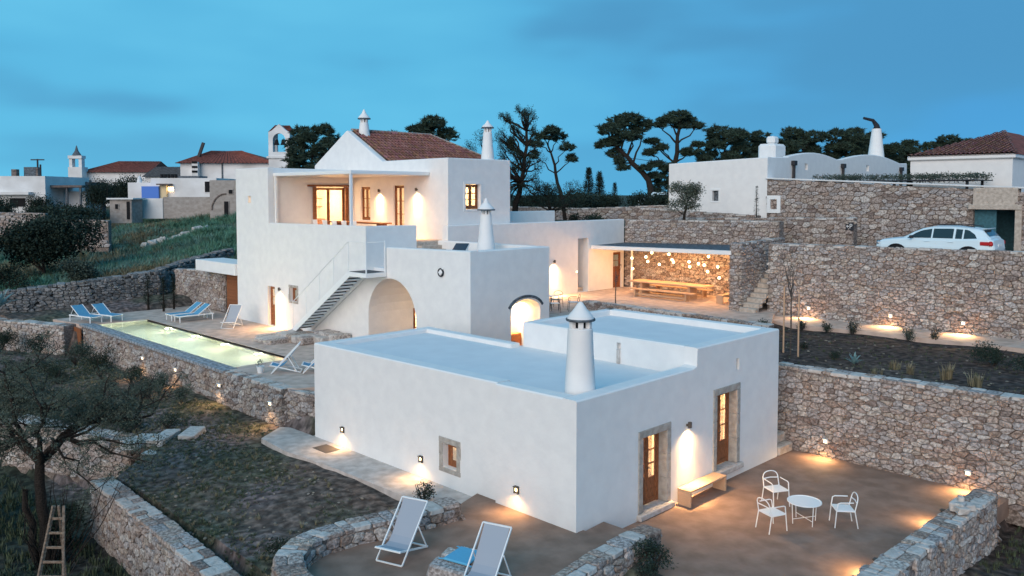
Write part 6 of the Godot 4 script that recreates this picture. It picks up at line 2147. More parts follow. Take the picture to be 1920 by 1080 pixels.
	for i in 9: top.append(Vector2(2.2 + i * 0.9, 10.42 + 0.34 * sin(PI * i / 8.0)))
	for i in 9: top.append(Vector2(10.1 + i * 1.35, 10.46 + 0.5 * sin(PI * i / 8.0)))
	top.append(Vector2(22.3, 10.5))
	panel(b, v(47.02, 0, 24.6), TOX, 22.3, 5.0, top, 0.4, [{"a": 4.45, "b": 4.85, "lo": 9.6, "hi": 10.02}, {"a": 14.25, "b": 14.75, "lo": 9.7, "hi": 10.15}], 0.05)
	part(h, "wall", b, M.plaster)
	b = mb(h)
	wbox(b, 47.0, 69.0, 9.6, 9.9, 25.0, 31.5)
	part(h, "roof", b, M.roof_plaster)
	b = mb(h)
	panel(b, v(69.32, 0, 31.7), -TOX, 22.3, 5.0, flat(10.0, 22.3), 0.4)
	panel(b, v(69.32, 0, 25.0), -TOW, 6.3, 5.0, flat(10.0, 6.3), 0.3)
	part(h, "rear_wall", b, M.plaster)
	surround(h, v(46.52, 0, 31.7), TOW, 3.3, 3.75, 7.6, 8.25, 0.14, 0.12, "white_paint")
	b = mb(h)
	wbox(b, 46.7, 46.74, 7.6, 8.25, 27.9, 28.45)
	part(h, "shutter", b, M.slate)
	for x in [49.75, 57.1, 67.9]:
		b = mb(h)
		b.tube([v(x, 8.0, 24.5), v(x, 9.9, 24.5)], [0.1, 0.1], 8)
		b.box(v(x - 0.2, 9.85, 24.36), v(x + 0.2, 10.15, 24.6), 0.02)
		part(h, "downpipe", b, M.dark_metal)
	b = mb(h)
	wbox(b, 48.9, 50.5, 10.0, 11.25, 25.4, 26.6, 0.15)
	wbox(b, 49.4, 50.1, 11.25, 11.75, 25.7, 26.3, 0.12)
	part(h, "chimney", b, M.plaster)
	b = mb(h)
	b.lathe(v(65.6, 10.3, 25.6), [Vector2(0.68, 0), Vector2(0.58, 0.8), Vector2(0.4, 2.3), Vector2(0.34, 2.8), Vector2(0.02, 2.8)], 20)
	var ch := part(h, "chimney", b, M.plaster)
	b = mb(h)
	b.tube([v(65.6, 13.0, 25.6), v(65.6, 13.35, 25.6), v(65.35, 13.75, 25.8), v(64.6, 13.9, 26.2)], [0.34, 0.2, 0.13, 0.1], 10)
	part(ch, "cowl", b, M.dark_metal)
	h = thing("tiled_house", "pale house with red hipped roof at the picture edge", "house", v(52.0, 5.0, 15.0))
	b = mb(h)
	panel(b, v(51.0, 0, 17.9), TOW, 5.3, 5.0, flat(10.0, 5.3), 0.4)
	panel(b, v(51.4, 0, 12.6), TOX, 20.0, 5.0, flat(10.0, 20.0), 0.4, [{"a": 3.0, "b": 4.2, "lo": 7.6, "hi": 9.0}])
	panel(b, v(71.4, 0, 17.9), -TOX, 20.0, 5.0, flat(10.0, 20.0), 0.4)
	part(h, "wall", b, M.plaster)
	b = mb(h)
	wbox(b, 50.85, 71.6, 9.98, 10.24, 12.45, 18.05, 0.05)
	part(h, "cornice", b, M.white_paint)
	b = mb(h)
	b.colored = true
	var e := v(50.75, 10.25, 18.0); var up := v(59.6, 12.05, 15.2) - v(50.75, 10.25, 15.2)
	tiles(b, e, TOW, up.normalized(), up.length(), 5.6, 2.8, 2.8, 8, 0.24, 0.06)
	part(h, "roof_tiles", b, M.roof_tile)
	h.get_child(-1).set_meta("kind", "stuff")
	b = mb(h)
	b.trid(v(50.8, 10.2, 18.0), v(50.8, 10.2, 12.4), v(59.6, 12.0, 15.2), Vector3.UP)
	b.quad(v(50.8, 10.2, 12.4), v(71.6, 10.2, 12.4), v(63.0, 12.0, 15.2), v(59.6, 12.0, 15.2), Vector3.UP)
	b.quad(v(50.8, 10.2, 18.0), v(71.6, 10.2, 18.0), v(63.0, 12.0, 15.2), v(59.6, 12.0, 15.2), Vector3.UP)
	b.trid(v(71.6, 10.2, 18.0), v(71.6, 10.2, 12.4), v(63.0, 12.0, 15.2), Vector3.UP)
	part(h, "roof_slope", b, M.far_tile)
	# brushwood shade on top of the sloping wall
	h = thing("brush_shade", "low dark green brushwood shade behind the sloping stone wall", "shade", v(49.0, 8.6, 17.5))
	b = mb(h)
	wbox(b, 47.3, 50.5, 8.75, 8.8, 13.4, 22.0)
	for x in [47.6, 50.2]:
		for w in [13.8, 17.5, 21.5]: wbox(b, x, x + 0.12, 5.0, 8.75, w, w + 0.12)
	part(h, "frame", b, M.dark_metal)
	var ts := []
	for i in 420: ts.append(Transform3D(turned(rng.randf_range(0.3, 0.6)), Vector3(rng.randf_range(-1.6, 1.4), 0.28 + rng.randf() * 0.16, rng.randf_range(-4.6, 4.2))))
	many(h, "brushwood", tufts.slim, M.grey_leaves, ts)

func pine(label: String, s: float, d: float, h0: float, h1: float, wide: float, n: int, seed_: int, lean := 0.0, group := "dark pines on the skyline", flat_ := 0.5, low := 0.45) -> void:
	rng.seed = seed_
	var hh := h1 - h0
	var crown := []
	for i in n:
		var a := TAU * i * 0.382 + rng.randf() * 0.6
		var t := lerpf(low, 0.9, (i + 0.5) / n)
		var reach := wide * 0.5 * (0.72 if t < 0.85 else 0.4) * rng.randf_range(0.55, 1.0)
		var rr := wide * rng.randf_range(0.17, 0.27)
		crown.append([Vector3(cos(a) * reach + lean * t * 0.7, hh * t, sin(a) * reach - lean * t * 0.7), Vector3(rr, rr * flat_, rr), int(70 * clampf(rr, 0.7, 2.2))])
	var tr := [Vector3.ZERO, Vector3(lean * 0.3, hh * 0.4, -lean * 0.3), Vector3(lean * 0.62, hh * 0.85, -lean * 0.62)]
	tree("pine_tree", label, "pine", sd(s, d, h0), tr, 0.14 + wide * 0.012, crown, "needles", "pine_needles", 0.68 + wide * 0.02, group)

func plants() -> void:
	# umbrella pines over the gap, clump by clump
	var U := v(1, 0, -1) * 0.7071      # across the view
	var V := v(1, 0, 1) * 0.7071
	var at := func(px: float, py: float, d: float, off := 0.0) -> Vector3: return Vector3.ZERO
	rng.seed = 11
	var cl := func(list: Array) -> Array:
		var o := []
		for q in list: o.append([U * q[0] + Vector3.UP * q[1] + V * rng.randf_range(-1.2, 1.2), Vector3(q[2], q[3], q[2]), int(q[2] * 68)])
		return o
	tree("umbrella_pine", "broad umbrella pine with leaning trunk, first of the two in the gap", "pine", sd(14.6, 85, 6.3),
		[Vector3.ZERO, U * -0.6 + Vector3.UP * 3.2, U * -2.8 + Vector3.UP * 5.6, U * -4.6 + Vector3.UP * 7.4], 0.34,
		cl.call([[-1.4, 8.6, 1.3, 0.7], [-2.6, 9.4, 1.5, 0.8], [-3.8, 8.9, 1.5, 0.8], [-4.8, 8.2, 1.4, 0.75], [-3.2, 7.6, 1.4, 0.7], [-4.2, 7.0, 1.2, 0.6], [-5.0, 7.0, 0.9, 0.5], [-2.0, 7.7, 1.1, 0.6], [-3.9, 5.9, 1.0, 0.7], [-3.6, 5.0, 0.8, 0.6], [-3.2, 4.4, 0.6, 0.4], [-1.0, 4.4, 0.8, 0.4], [0.1, 3.6, 0.9, 0.4], [-5.6, 6.7, 0.5, 0.35], [-0.6, 9.0, 0.7, 0.4]]), "needles", "pine_needles", 0.78)
	tree("umbrella_pine", "tiered umbrella pine with upright trunk, second of the two in the gap", "pine", sd(17.2, 87, 6.3),
		[Vector3.ZERO, Vector3.UP * 4.0 + U * -0.1, Vector3.UP * 7.0 + U * 0.1, Vector3.UP * 9.4 + U * 0.3], 0.32,
		cl.call([[0.2, 9.9, 1.5, 0.6], [-1.0, 9.4, 1.1, 0.5], [1.4, 9.5, 1.2, 0.55], [2.3, 8.9, 0.8, 0.4], [-1.8, 8.9, 0.7, 0.35], [0.6, 8.9, 1.1, 0.4], [-2.4, 7.3, 0.9, 0.4], [-1.6, 6.6, 1.0, 0.45], [-3.0, 6.0, 0.8, 0.4], [1.4, 6.1, 1.2, 0.5], [2.4, 6.9, 0.8, 0.35], [3.0, 5.4, 0.9, 0.4], [-2.2, 4.8, 1.1, 0.5], [-0.6, 4.4, 1.4, 0.7], [1.0, 4.2, 1.4, 0.6], [2.6, 4.2, 1.1, 0.45], [3.6, 4.4, 0.8, 0.35], [-1.2, 3.2, 1.3, 0.9], [0.2, 2.6, 1.4, 0.9], [-2.0, 2.0, 1.0, 0.8]]), "needles", "pine_needles", 0.78)
	tree("bent_pine", "pine with a bent bare trunk and arched crown beyond the thin grey tree", "pine", sd(4.0, 62, 6.0),
		[Vector3.ZERO, U * -0.35 + Vector3.UP * 2.2, U * -0.8 + Vector3.UP * 4.2, U * -1.3 + Vector3.UP * 5.6], 0.15,
		cl.call([[-1.7, 6.3, 0.75, 0.45], [-1.1, 6.7, 0.7, 0.4], [-0.5, 6.3, 0.7, 0.45], [-2.2, 5.7, 0.6, 0.4], [0.1, 5.5, 0.6, 0.35], [0.5, 4.7, 0.5, 0.35], [-2.4, 4.9, 0.45, 0.4]]), "needles", "pine_needles", 0.6)
	# the dark row behind the vaulted house
	var row := [[23.5, 92, 16.0, 6.5], [26.5, 95, 16.2, 6.0], [29.5, 97, 15.4, 5.5], [31.5, 98, 14.9, 5.5], [35.0, 100, 16.6, 6.5], [37.5, 102, 15.2, 6.0], [40.3, 100, 16.3, 6.5], [43.2, 103, 17.0, 6.5], [46.5, 105, 15.2, 6.0], [50.0, 108, 15.0, 6.0], [54.0, 110, 15.9, 7.0], [57.5, 108, 16.2, 6.5], [61.0, 112, 15.8, 7.0], [65.5, 112, 16.0, 7.0], [70.5, 114, 15.8, 7.0]]
	for i in row.size():
		pine("%s dark pine along the skyline, counted from the square roof chimney" % ["first", "second", "third", "fourth", "fifth", "sixth", "seventh", "eighth", "ninth", "tenth", "eleventh", "twelfth", "thirteenth", "fourteenth", "fifteenth"][i], row[i][0], row[i][1], 6.0, row[i][2], row[i][3], 13, 100 + i, 0.0, "dark pines behind the vaulted house", 0.55, 0.3)
	pine("big bushy pine beside the bell tower", -18.6, 78, 6.0, 15.0, 6.0, 17, 41, 0.0, "", 0.75, 0.25)
	pine("pine rising behind the tiled gable roof, tall rounded part", -7.3, 72, 6.0, 15.1, 4.6, 12, 42, 0.0, "", 0.65, 0.5)
	pine("low spreading pine behind the tiled ridge next to the rounded pine", -10.5, 76, 6.0, 14.2, 5.0, 10, 43, 0.0, "", 0.5, 0.6)
	rng.seed = 21
	# thin airy tree by the villa corner
	var cr := []
	for i in 74:
		var t := rng.randf()
		var rr := rng.randf_range(0.22, 0.45)
		cr.append([Vector3(-0.2, 0, 0) + U * (0.5 + rng.randf_range(-1.9, 1.8) * (1.0 - t * 0.45)) + V * rng.randf_range(-1.2, 1.2) + Vector3.UP * lerpf(1.6, 7.3, t), Vector3(rr, rr * 1.4, rr), 22])
	tree("thin_tree", "tall thin grey tree with sparse leaves behind the villa corner", "tree", sd(0.1, 52, 6.0), [Vector3.ZERO, U * 0.1 + Vector3.UP * 1.4, U * 0.6 + Vector3.UP * 3.4, U * 0.8 + Vector3.UP * 6.0], 0.2, cr, "leaves", "shrub_leaves", 0.34, "", "bark", 0.1)
	cr = []
	for i in 9: cr.append([U * rng.randf_range(-1.2, 1.0) + V * rng.randf_range(-0.8, 0.8) + Vector3.UP * rng.randf_range(3.6, 6.0), Vector3(0.6, 0.7, 0.6), 26])
	tree("thin_tree", "shorter leafy tree half hidden behind the rear chimney", "tree", sd(-2.0, 56, 6.0), [Vector3.ZERO, Vector3.UP * 3.0, Vector3.UP * 5.2], 0.14, cr, "leaves", "shrub_leaves", 0.36, "", "bark", 0.2)
	cr = []
	for i in 12: cr.append([U * rng.randf_range(-0.9, 1.9) + V * rng.randf_range(-1, 1) + Vector3.UP * rng.randf_range(1.2, 2.4), Vector3(0.75, 0.5, 0.75), 60])
	tree("crooked_tree", "low dark crooked tree with a dense drooping crown above the courtyard wall", "tree", sd(2.1, 51.5, 6.1), [Vector3.ZERO, U * 0.3 + Vector3.UP * 0.8, U * 0.2 + Vector3.UP * 1.7], 0.16, cr, "leaves", "dark_leaves", 0.34)
	cr = []
	for i in 12: cr.append([U * rng.randf_range(-0.8, 0.8) + V * rng.randf_range(-0.6, 0.6) + Vector3.UP * rng.randf_range(1.1, 2.3), Vector3(0.4, 0.42, 0.4), 34])
	tree("olive_tree", "small grey green olive tree before the white house with the framed window", "olive tree", sd(9.9, 47.5, 6.15), [Vector3.ZERO, Vector3.UP * 0.7, U * 0.2 + Vector3.UP * 1.5], 0.1, cr, "slim", "olive_leaves", 0.42)
	# cypresses
	var k := 0
	for q in [[10.0, 108, 6.0, 11.4, 0.75], [11.5, 109, 6.0, 10.9, 0.75], [12.9, 104, 6.0, 9.4, 0.5], [14.25, 48.2, 6.2, 8.5, 0.16]]:
		var b := bush_column(["taller of the two far dark cypresses in the gap", "shorter of the two far dark cypresses in the gap", "small pointed cypress low in the gap", "slim dark young cypress beside the white house wall"][k], sd(q[0], q[1], q[2]), q[3] - q[2], q[4])
		k += 1
	k = 0
	for q in [[-21.9, 49.5, 1.25, 1.85], [-20.6, 48.6, 1.2, 1.9], [-20.4, 49.6, 1.2, 1.95]]:
		bush_column(["slim young cypress farthest from the gate wall on the bare patch", "slim young cypress in the middle of the three by the gate wall", "slim young cypress closest to the gate wall"][k], sd(q[0], q[1], q[2]), q[3], 0.24)
		k += 1
	# shrubs far and near: s, d, height of the ground, radii
	var list := [
		[-34.6, 61, 2.4, 4.0, 3.0, 1900, "dark_leaves", "huge rounded dark carob bush in the slope"], [-38.5, 58, 2.2, 2.8, 2.2, 900, "dark_leaves", "dark bush lower beside the huge carob bush"],
		[-29.2, 56, 2.0, 1.7, 1.1, 420, "grey_leaves", "rounded grey green shrub above the hillside wall"], [-33.0, 54, 1.8, 1.7, 1.1, 170, "shrub_leaves", "loose green shrub behind the hillside wall end"],
		[-29.5, 50, 1.0, 0.7, 1.0, 90, "shrub_leaves", "upright shrub growing before the hillside wall"], [-37.0, 51, 1.0, 2.2, 3.3, 900, "dark_leaves", "tall black green tree mass at the picture edge"],
		[-47.6, 104, 6.3, 3.3, 3.0, 800, "dark_leaves", "dark round tree behind the low white village house"], [-51.5, 107, 6.2, 2.8, 2.4, 700, "dark_leaves", "wide dark tree crown before the village church"], [-47.5, 95, 6.0, 2.2, 2.6, 500, "dark_leaves", "dark tree hanging beside the flat awning"],
		[-52.0, 92, 5.2, 2.4, 1.9, 260, "shrub_leaves", "bare looking brown bush before the bluish house"], [-56.5, 90, 5.0, 2.6, 1.7, 400, "dark_leaves", "low dark tree before the flat roofed house"], [-44.0, 84, 5.2, 3.0, 1.2, 500, "dark_leaves", "dark hedge like bush under the village houses"], [-49.0, 86, 5.0, 3.0, 1.2, 360, "shrub_leaves", "scrub on the slope under the flat awning"],
		[-56.0, 128, 7.5, 2.4, 1.6, 120, "dark_leaves", "dark tree top on the skyline by the poles"],
		[5.5, 80, 6.2, 3.4, 1.4, 600, "dark_leaves", "dark hedge under the bent pine"], [9.0, 84, 6.2, 3.2, 1.2, 500, "dark_leaves", "dark bush below the far cypresses"], [12.5, 75, 6.2, 2.6, 1.5, 500, "dark_leaves", "rounded dark bush at the pine foot"], [15.0, 72, 6.2, 2.2, 1.9, 500, "dark_leaves", "large dark bush left of the white house corner"], [2.0, 76, 6.2, 3.0, 1.3, 420, "dark_leaves", "dark bush seen behind the villa corner tree"],
		[5.8, 56, 6.1, 1.4, 0.35, 110, "shrub_leaves", "low green shrub on the edge of the upper garden"], [4.2, 55, 6.1, 0.5, 0.6, 50, "shrub_leaves", "small leafy shrub near the crooked tree"],
		[-18.0, 55.5, 2.0, 0.8, 0.5, 60, "dark_leaves", "small dark plant above the plank gate"], [-16.3, 54.5, 2.2, 0.6, 0.5, 60, "dark_leaves", "second dark plant above the plank gate"]]
	for i in list.size():
		var q: Array = list[i]
		rng.seed = 300 + i
		bush("bush", q[7], sd(q[0], q[1], q[2] - 0.2), Vector3(q[3], q[4], q[3]), q[5], q[6], "leaves", 0.45 + 0.45 * clampf(q[3] * 0.4, 0.2, 1.4))
	# near plants: X, W, ground, radius, height
	list = [
		[13.2, 33.2, 0.0, 0.55, 0.5, 90, "shrub_leaves", "rosemary like shrub at the pool wall, nearest the cube house lights"], [13.4, 31.6, -0.05, 0.35, 0.4, 60, "dark_leaves", "small dark shrub in front of a glowing pool wall light"], [13.0, 35.5, 0.0, 0.6, 0.55, 110, "shrub_leaves", "shrub under the middle of the pool wall"], [12.6, 38.0, 0.0, 0.9, 0.8, 170, "shrub_leaves", "wide shrub against the far half of the pool wall"], [12.8, 42.0, 0.0, 0.9, 0.8, 170, "grey_leaves", "grey shrub near the wooden hatch"], [12.0, 45.0, 0.0, 0.9, 0.9, 160, "dark_leaves", "dark shrub beyond the wooden hatch"], [11.4, 49.5, -0.3, 1.2, 0.9, 170, "shrub_leaves", "shrub thicket before the field wall"],
		[12.0, 29.5, -0.35, 0.45, 0.35, 60, "shrub_leaves", "low shrub on the garden slope above the pale slabs"], [11.0, 30.2, -0.5, 0.8, 0.5, 110, "dark_leaves", "dark shrub behind the pale capped wall end"], [13.7, 17.1, -0.3, 0.32, 0.42, 60, "dark_leaves", "small dark upright shrub at the path edge by the deck chair"], [12.0, 16.75, -0.5, 0.38, 0.25, 50, "shrub_leaves", "low green plant outside the curved wall"], [9.6, 17.2, -0.5, 0.5, 0.32, 70, "shrub_leaves", "low dark green plant at the bend of the curved wall"],
		[15.0, 10.55, -0.47, 0.42, 0.55, 90, "dark_leaves", "dark leafy shrub in front of the dividing wall"], [14.5, 10.35, -0.47, 0.3, 0.4, 40, "dark_leaves", "smaller dark shrub beside the dividing wall shrub"],
		[33.3, 17.6, 2.1, 0.45, 0.28, 50, "shrub_leaves", "low green plant at the foot of the stone steps"], [34.3, 16.4, 2.1, 0.3, 0.3, 40, "dark_leaves", "dark tuft plant by the garden path near the saplings"], [34.5, 15.4, 2.1, 0.25, 0.3, 36, "dark_leaves", "second dark tuft plant along the garden path"], [34.6, 14.3, 2.1, 0.32, 0.45, 46, "dark_leaves", "third dark tuft plant along the garden path"], [34.6, 12.1, 2.1, 0.35, 0.4, 46, "grey_leaves", "grey green plant midway along the garden path"], [35.0, 11.2, 2.1, 0.25, 0.4, 36, "dark_leaves", "upright dark plant midway along the garden path"], [31.8, 8.3, 2.1, 0.75, 0.5, 120, "dark_leaves", "wide dark bush in the soil bed"], [31.3, 7.0, 2.1, 0.8, 0.55, 120, "dark_leaves", "wide dark bush at the picture edge of the soil bed"],
		[29.0, 12.6, 2.1, 0.25, 0.2, 30, "dark_leaves", "small dark plant in the soil bed behind the agave"], [30.0, 14.2, 2.1, 0.3, 0.22, 30, "shrub_leaves", "small plant in the soil bed near the stakes"],
		[5.4, 21.0, -2.5, 1.6, 1.3, 300, "dark_leaves", "dark undergrowth bush around the ladder"], [3.6, 23.5, -2.5, 1.6, 1.5, 300, "dark_leaves", "dark undergrowth bush at the picture edge by the olive trunk"], [6.6, 20.6, -2.5, 0.9, 0.8, 150, "shrub_leaves", "brown green scrub below the dry stone wall"], [3.0, 19.5, -2.5, 1.3, 1.2, 250, "dark_leaves", "dark bush behind the ladder foot"], [7.4, 25.8, -2.3, 1.0, 1.0, 170, "shrub_leaves", "leafy scrub between the olive trunk and the capped wall"], [5.5, 29.5, -2.3, 1.6, 1.7, 260, "olive_leaves", "pale green bush under the olive branches"]]
	for i in list.size():
		var q: Array = list[i]
		rng.seed = 400 + i
		bush("shrub", q[7], v(q[0], q[2] - 0.05, q[1]), Vector3(q[3], q[4], q[3]), q[5], q[6], "slim" if i % 2 == 0 else "leaves", 0.22 + 0.12 * q[3])
	for i in 16:
		rng.seed = 600 + i
		var x := rng.randf_range(9.6, 13.2); var w := rng.randf_range(31.5, 46.0)
		var r := rng.randf_range(0.35, 0.8)
		bush("garden_shrub", "low grey green shrub scattered over the garden slope below the pool wall", v(x, land(x, w) - 0.05, w), Vector3(r, r * 0.75, r), int(130 * r), ["grey_leaves", "shrub_leaves", "olive_leaves"][i % 3], "slim", 0.26, "low shrubs scattered below the pool wall")
	# agaves
	k = 0
	for q in [[28.6, 11.75, 2.1, 0.42], [12.3, 53.0, 1.7, 1.1]]:
		rng.seed = 500 + k
		var a := thing("agave", ["blue green agave rosette in the dark soil bed", "tall pale agave behind the hillside wall"][k], "agave", v(q[0], q[2], q[1]))
		for i in 17:
			var b := MB.new()
			var an := i * 2.4; var up := lerpf(0.25, 1.3, i / 16.0)
			var d := Vector3(cos(an) * cos(up), sin(up), sin(an) * cos(up))
			var sdv := Vector3(-sin(an), 0, cos(an))
			var L: float = q[3] * rng.randf_range(0.85, 1.15)
			var p0 := Vector3.ZERO; var w0 := 0.05 * L
			for j in 4:
				var t1 := (j + 1) / 4.0
				var p1 := d * L * t1 + Vector3.UP * 0.1 * L * sin(PI * t1)
				var w1 := 0.085 * L * (1.0 - pow(t1, 2.5)) + 0.002
				var kk := Vector3.UP * w1 * 0.5
				b.quad(p0 - sdv * w0, p0, p1, p1 - sdv * w1 + kk, Vector3.UP); b.quad(p0, p0 + sdv * w0, p1 + sdv * w1 + kk, p1, Vector3.UP)
				p0 = p1; w0 = w1
			part(a, "leaf", b, M.agave_leaves)
		k += 1
	# the young tree with stakes, and the bare one in the courtyard
	rng.seed = 61
	for q in [["young_tree", "thin bare young tree tied between the pale stakes", v(28.6, 2.1, 14.1), 4.0, Vector3(0.8, 0, -0.4)], ["young_tree", "thin bare young tree bending over the courtyard planter wall", v(31.7, 2.4, 24.6), 2.2, Vector3(1.2, 0, -0.6)]]:
		var t := thing(q[0], q[1], "tree", q[2])
		var b := MB.new()
		var H: float = q[3]
		limb(b, Vector3.ZERO, Vector3.UP * H * 0.62, 0.035, 0.022, 4, 0.01)
		for i in 7:
			var e: Vector3 = Vector3.UP * H * rng.randf_range(0.75, 1.0) + q[4] * rng.randf_range(0.1, 1.0) + Vector3(rng.randf_range(-0.3, 0.3), 0, rng.randf_range(-0.3, 0.3))
			limb(b, Vector3.UP * H * rng.randf_range(0.5, 0.62), e, 0.018, 0.005, 4, 0.06, 5)
		part(t, "stem", b, M.pale_bark)
		var ts := []
		for i in 12: ts.append(Transform3D(turned(0.16), Vector3.UP * H * rng.randf_range(0.7, 1.0) + q[4] * rng.randf_range(0.1, 0.9)))
		many(t, "leaves", tufts.slim, M.shrub_leaves, ts)
	olive()
	grasses()

func bush_column(label: String, at: Vector3, hgt: float, r: float) -> Node3D:
	var root := thing("cypress", label, "cypress", at)
	rng.seed = hash(label)
	var b := MB.new()
	b.tube([Vector3(0, -0.2, 0), Vector3(0, hgt * 0.9, 0)], [r * 0.3, 0.01], 6)
	part(root, "trunk", b, M.bark)
	var ts := []
	var n := int(90 + hgt * r * 60)
	for i in n:
		var t := rng.randf(); var a := rng.randf() * TAU
		var rr := r * (1.0 - pow(t, 2.2)) * minf(1.0, 0.55 + t * 3.0) * rng.randf_range(0.5, 1.0)
		ts.append(Transform3D(turned(r * 0.95), Vector3(cos(a) * rr, hgt * lerpf(0.06, 1.0, t), sin(a) * rr)))
	many(root, "crown", tufts.slim, M.cypress_leaves, ts)
	return root

func olive() -> void:
	rng.seed = 70
	var base := v(6.75, -2.35, 25.0)
	var root := thing("olive_tree", "large old olive tree with dark forked trunk and feathery crown over the garden", "olive tree", base)
	var U := v(1, 0, -1) * 0.7071; var V := v(1, 0, 1) * 0.7071; var Y := Vector3.UP
	var b := MB.new()
	var ts := []
	var fork := Y * 2.95 + U * -0.12
	limb(b, Vector3.ZERO, fork, 0.17, 0.12, 5, 0.05, 9)
	limb(b, Y * 0.1 + U * -0.25, Y * 2.2 + U * -0.55, 0.12, 0.07, 4, 0.06, 7)
	# main limbs: where they end
	var ends := [[-0.75, 3.6, 0.1, -1.6, 4.9], [0.55, 3.7, 0.2, 1.4, 4.3], [-0.3, 3.9, -0.3, -0.6, 5.6], [0.3, 3.6, -0.5, 0.6, 4.8], [0.9, 3.9, 0.4, 2.6, 4.05]]
	for e in ends:
		var m: Vector3 = fork + U * e[0] + Y * (e[1] - 2.95) + V * e[2]
		var t: Vector3 = U * e[3] + Y * e[4] + V * e[2] * 2.2
		limb(b, fork, m, 0.10, 0.07, 3, 0.06, 7)
		var p := limb(b, m, t, 0.068, 0.03, 5, 0.07, 6)
		for i in 9:
			var s: Vector3 = p[1 + i % (p.size() - 1)]
			var q: Vector3 = s + U * rng.randf_range(-1.1, 1.25) + V * rng.randf_range(-1.0, 1.0) + Y * rng.randf_range(-0.25, 1.15)
			var pp := limb(b, s, q, 0.03, 0.01, 4, 0.1, 5)
			for j in 6:
				var s2: Vector3 = pp[1 + j % (pp.size() - 1)]
				var q2 := s2 + Vector3(rng.randf_range(-0.5, 0.5), rng.randf_range(-0.15, 0.55), rng.randf_range(-0.5, 0.5))
				limb(b, s2, q2, 0.01, 0.004, 3, 0.1, 4)
				clump(ts, q2, Vector3(0.28, 0.22, 0.28), 8, 0.21, 0.1)
				if j % 2 == 0: clump(ts, s2.lerp(q2, 0.5), Vector3(0.2, 0.15, 0.2), 3, 0.2, 0.1)
	for q in [[-2.6, 2.6], [-2.9, 4.2], [-2.2, 3.4], [-1.9, 5.4], [2.2, 4.6], [3.2, 4.7], [3.3, 3.6], [2.9, 2.9], [-1.7, 2.9], [1.4, 2.2]]:
		var s: Vector3 = fork + Y * 0.7 + U * (q[0] * 0.25)
		var t: Vector3 = U * q[0] + Y * q[1] + V * rng.randf_range(-0.8, 0.8)
		var p := limb(b, s, t, 0.045, 0.012, 6, 0.08, 5)
		for i in range(2, p.size()):
			for j in 3:
				var q2: Vector3 = p[i] + Vector3(rng.randf_range(-0.6, 0.6), rng.randf_range(-0.2, 0.5), rng.randf_range(-0.6, 0.6))
				limb(b, p[i], q2, 0.012, 0.004, 3, 0.1, 4)
				clump(ts, q2, Vector3(0.3, 0.22, 0.3), 8, 0.24, 0.1)
	for i in 22:    # bare suckers from the foot
		var a := U * rng.randf_range(-0.6, 1.6) + V * rng.randf_range(-0.6, 0.6)
		limb(b, a * 0.4, a * 1.5 + Y * rng.randf_range(1.4, 2.9), 0.022, 0.006, 5, 0.06, 5)
	part(root, "trunk", b, M.bark)
	many(root, "crown", tufts.slim, M.olive_leaves, ts)

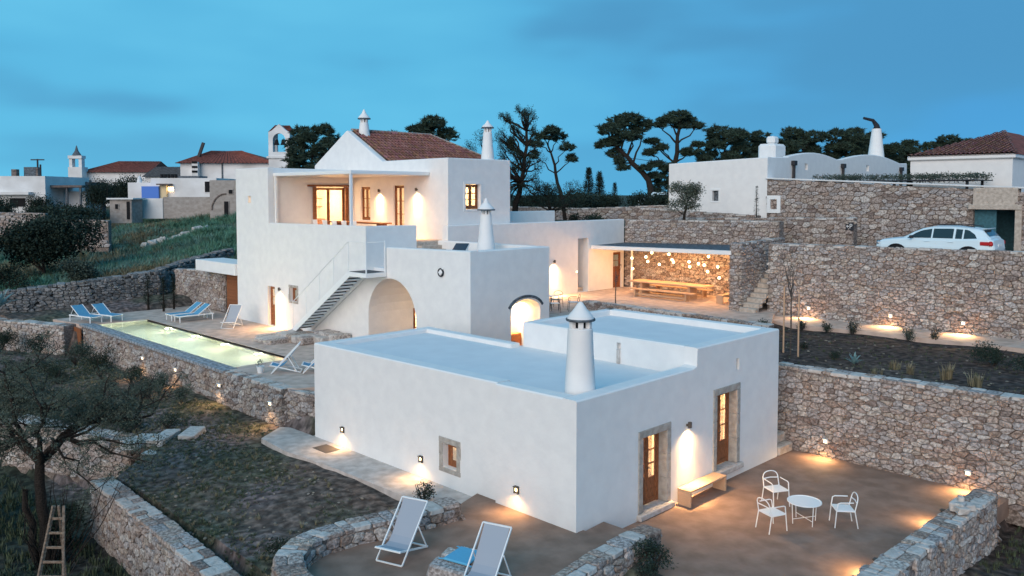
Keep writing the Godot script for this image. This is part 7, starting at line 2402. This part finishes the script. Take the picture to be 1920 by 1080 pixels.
func grasses() -> void:
	rng.seed = 80
	var field := []; var dry := []; var weeds := []; var pale := []
	var n := 0
	while n < 15000:
		var d := sqrt(rng.randf_range(53.0 * 53.0, 96.0 * 96.0)); var s := rng.randf_range(-0.66, -0.20) * d
		var x := sdx(s, d); var w := sdw(s, d)
		if w < 54.5: continue
		n += 1
		var k := noise.get_noise_2d(x * 1.3, w * 1.3 + 20)
		var t := Transform3D(Basis(Vector3.UP, rng.randf() * TAU).scaled(Vector3(1.6, 1.0, 1.6) * rng.randf_range(0.5, 1.1)), v(x, land(x, w) - 0.05, w))
		if k + rng.randf_range(-0.2, 0.2) > 0.12: dry.append(t)
		elif noise.get_noise_2d(x * 2.2 + 40, w * 2.2) + rng.randf_range(-0.15, 0.15) > 0.1: pale.append(t)
		else: field.append(t)
	n = 0
	while n < 17000:
		var x := rng.randf_range(8.4, 14.4); var w := rng.randf_range(16.5, 46.0)
		n += 1
		if x < wall_line(w) + 0.5 or (x > 13.1 and w < 26.0): continue
		var k := noise.get_noise_2d(x * 2.6 + 90, w * 2.6)
		if k < rng.randf_range(-0.3, 0.1): continue
		var t := Transform3D(Basis(Vector3.UP, rng.randf() * TAU).scaled(Vector3(1, 0.55, 1) * rng.randf_range(0.14, 0.36)), v(x, land(x, w) - 0.02, w))
		if rng.randf() < 0.1: dry.append(t)
		else: weeds.append(t)
	for i in 500:
		var x := rng.randf_range(26.5, 34.5); var w := rng.randf_range(4.0, 18.0)
		weeds.append(Transform3D(Basis(Vector3.UP, rng.randf() * TAU).scaled(Vector3.ONE * rng.randf_range(0.12, 0.3)), v(x, land(x, w) - 0.02, w)))
	for i in 1500:
		var x := rng.randf_range(15.0, 30.0); var w := rng.randf_range(1.0, 6.0)
		weeds.append(Transform3D(Basis(Vector3.UP, rng.randf() * TAU).scaled(Vector3.ONE * rng.randf_range(0.2, 0.5)), v(x, land(x, w) - 0.02, w)))
	for i in 2500:
		var x := rng.randf_range(0.5, 8.0); var w := rng.randf_range(14.0, 34.0)
		weeds.append(Transform3D(Basis(Vector3.UP, rng.randf() * TAU).scaled(Vector3.ONE * rng.randf_range(0.3, 0.8)), v(x, land(x, w) - 0.02, w)))
	for q in [["field_grass", field, "tall_grass", "tall green grass covering the slope under the village"], ["pale_grass", pale, "tall_grass", "paler bluish grass patches in the field"], ["dry_grass", dry, "tall_grass", "straw coloured dry grass patches"], ["low_weeds", weeds, "grass", "low weeds over the stony garden soil"]]:
		var o := many(self, numbered(q[0]), tufts[q[2]], M[q[0]], q[1], "stuff")
		o.set_meta("label", q[3])
	# dry tufts that stand alone in the soil bed
	var k := 0
	for q in [[28.4, 9.9, 0.6], [28.2, 8.7, 0.8], [27.7, 7.7, 0.7], [27.3, 10.4, 0.4], [28.9, 10.5, 0.45]]:
		var t := thing("dry_tuft", ["dry grass tuft second farthest along the capped soil bed", "tallest dry grass tuft at the soil bed edge", "dry grass tuft nearest the picture edge in the soil bed", "small dry grass tuft close to the wall coping", "small dry grass tuft nearest the agave"][k], "grass tuft", v(q[0], 2.05, q[1]), 0.0, "dry grass tufts in the soil bed")
		var ts := []
		for i in 5: ts.append(Transform3D(Basis(Vector3.UP, rng.randf() * TAU).scaled(Vector3.ONE * q[2] * rng.randf_range(0.6, 1.0)), Vector3(rng.randf_range(-0.15, 0.15), 0, rng.randf_range(-0.15, 0.15))))
		many(t, "blades", tufts.tall_grass, M.dry_grass, ts)
		k += 1
	for i in 16:
		var b := MB.new()
		rock(b, Transform3D(turned(1.0), Vector3.UP * 0.15), Vector3(rng.randf_range(0.5, 1.1), rng.randf_range(0.4, 0.9), rng.randf_range(0.4, 0.9)), 0.3)
		var x := sdx(-33.0 + i * 0.22, 75.0 + i * 0.28 + rng.randf_range(-0.5, 0.5)); var w := sdw(-33.0 + i * 0.22, 75.0 + i * 0.28)
		var fr := solo("field_rock", b, M.pale_stone, "pale rock in the line of outcrop crossing the green field", "rock", "pale outcrop rocks in the field")
		fr.position = v(x, land(x, w) + 0.25, w)
	# pebbles and clods
	var st := []
	for i in 1300:
		var x := rng.randf_range(8.8, 14.4); var w := rng.randf_range(16.5, 44.0)
		if i % 5 == 0: x = rng.randf_range(26.5, 34.5); w = rng.randf_range(5.0, 17.5)
		if x < wall_line(w) + 0.5 or (x > 13.1 and x < 20 and w < 26.0): continue
		st.append(Transform3D(turned(rng.randf_range(0.015, 0.06)), v(x, land(x, w), w)))
	var pb := MB.new()
	pb.ball(Vector3.ZERO, 1.0, 0.6, 6)
	var o := many(self, "pebbles", pb.done(), M.pebble, st, "stuff", 0.3)
	o.set_meta("label", "pebbles and clods scattered over the bare soil")
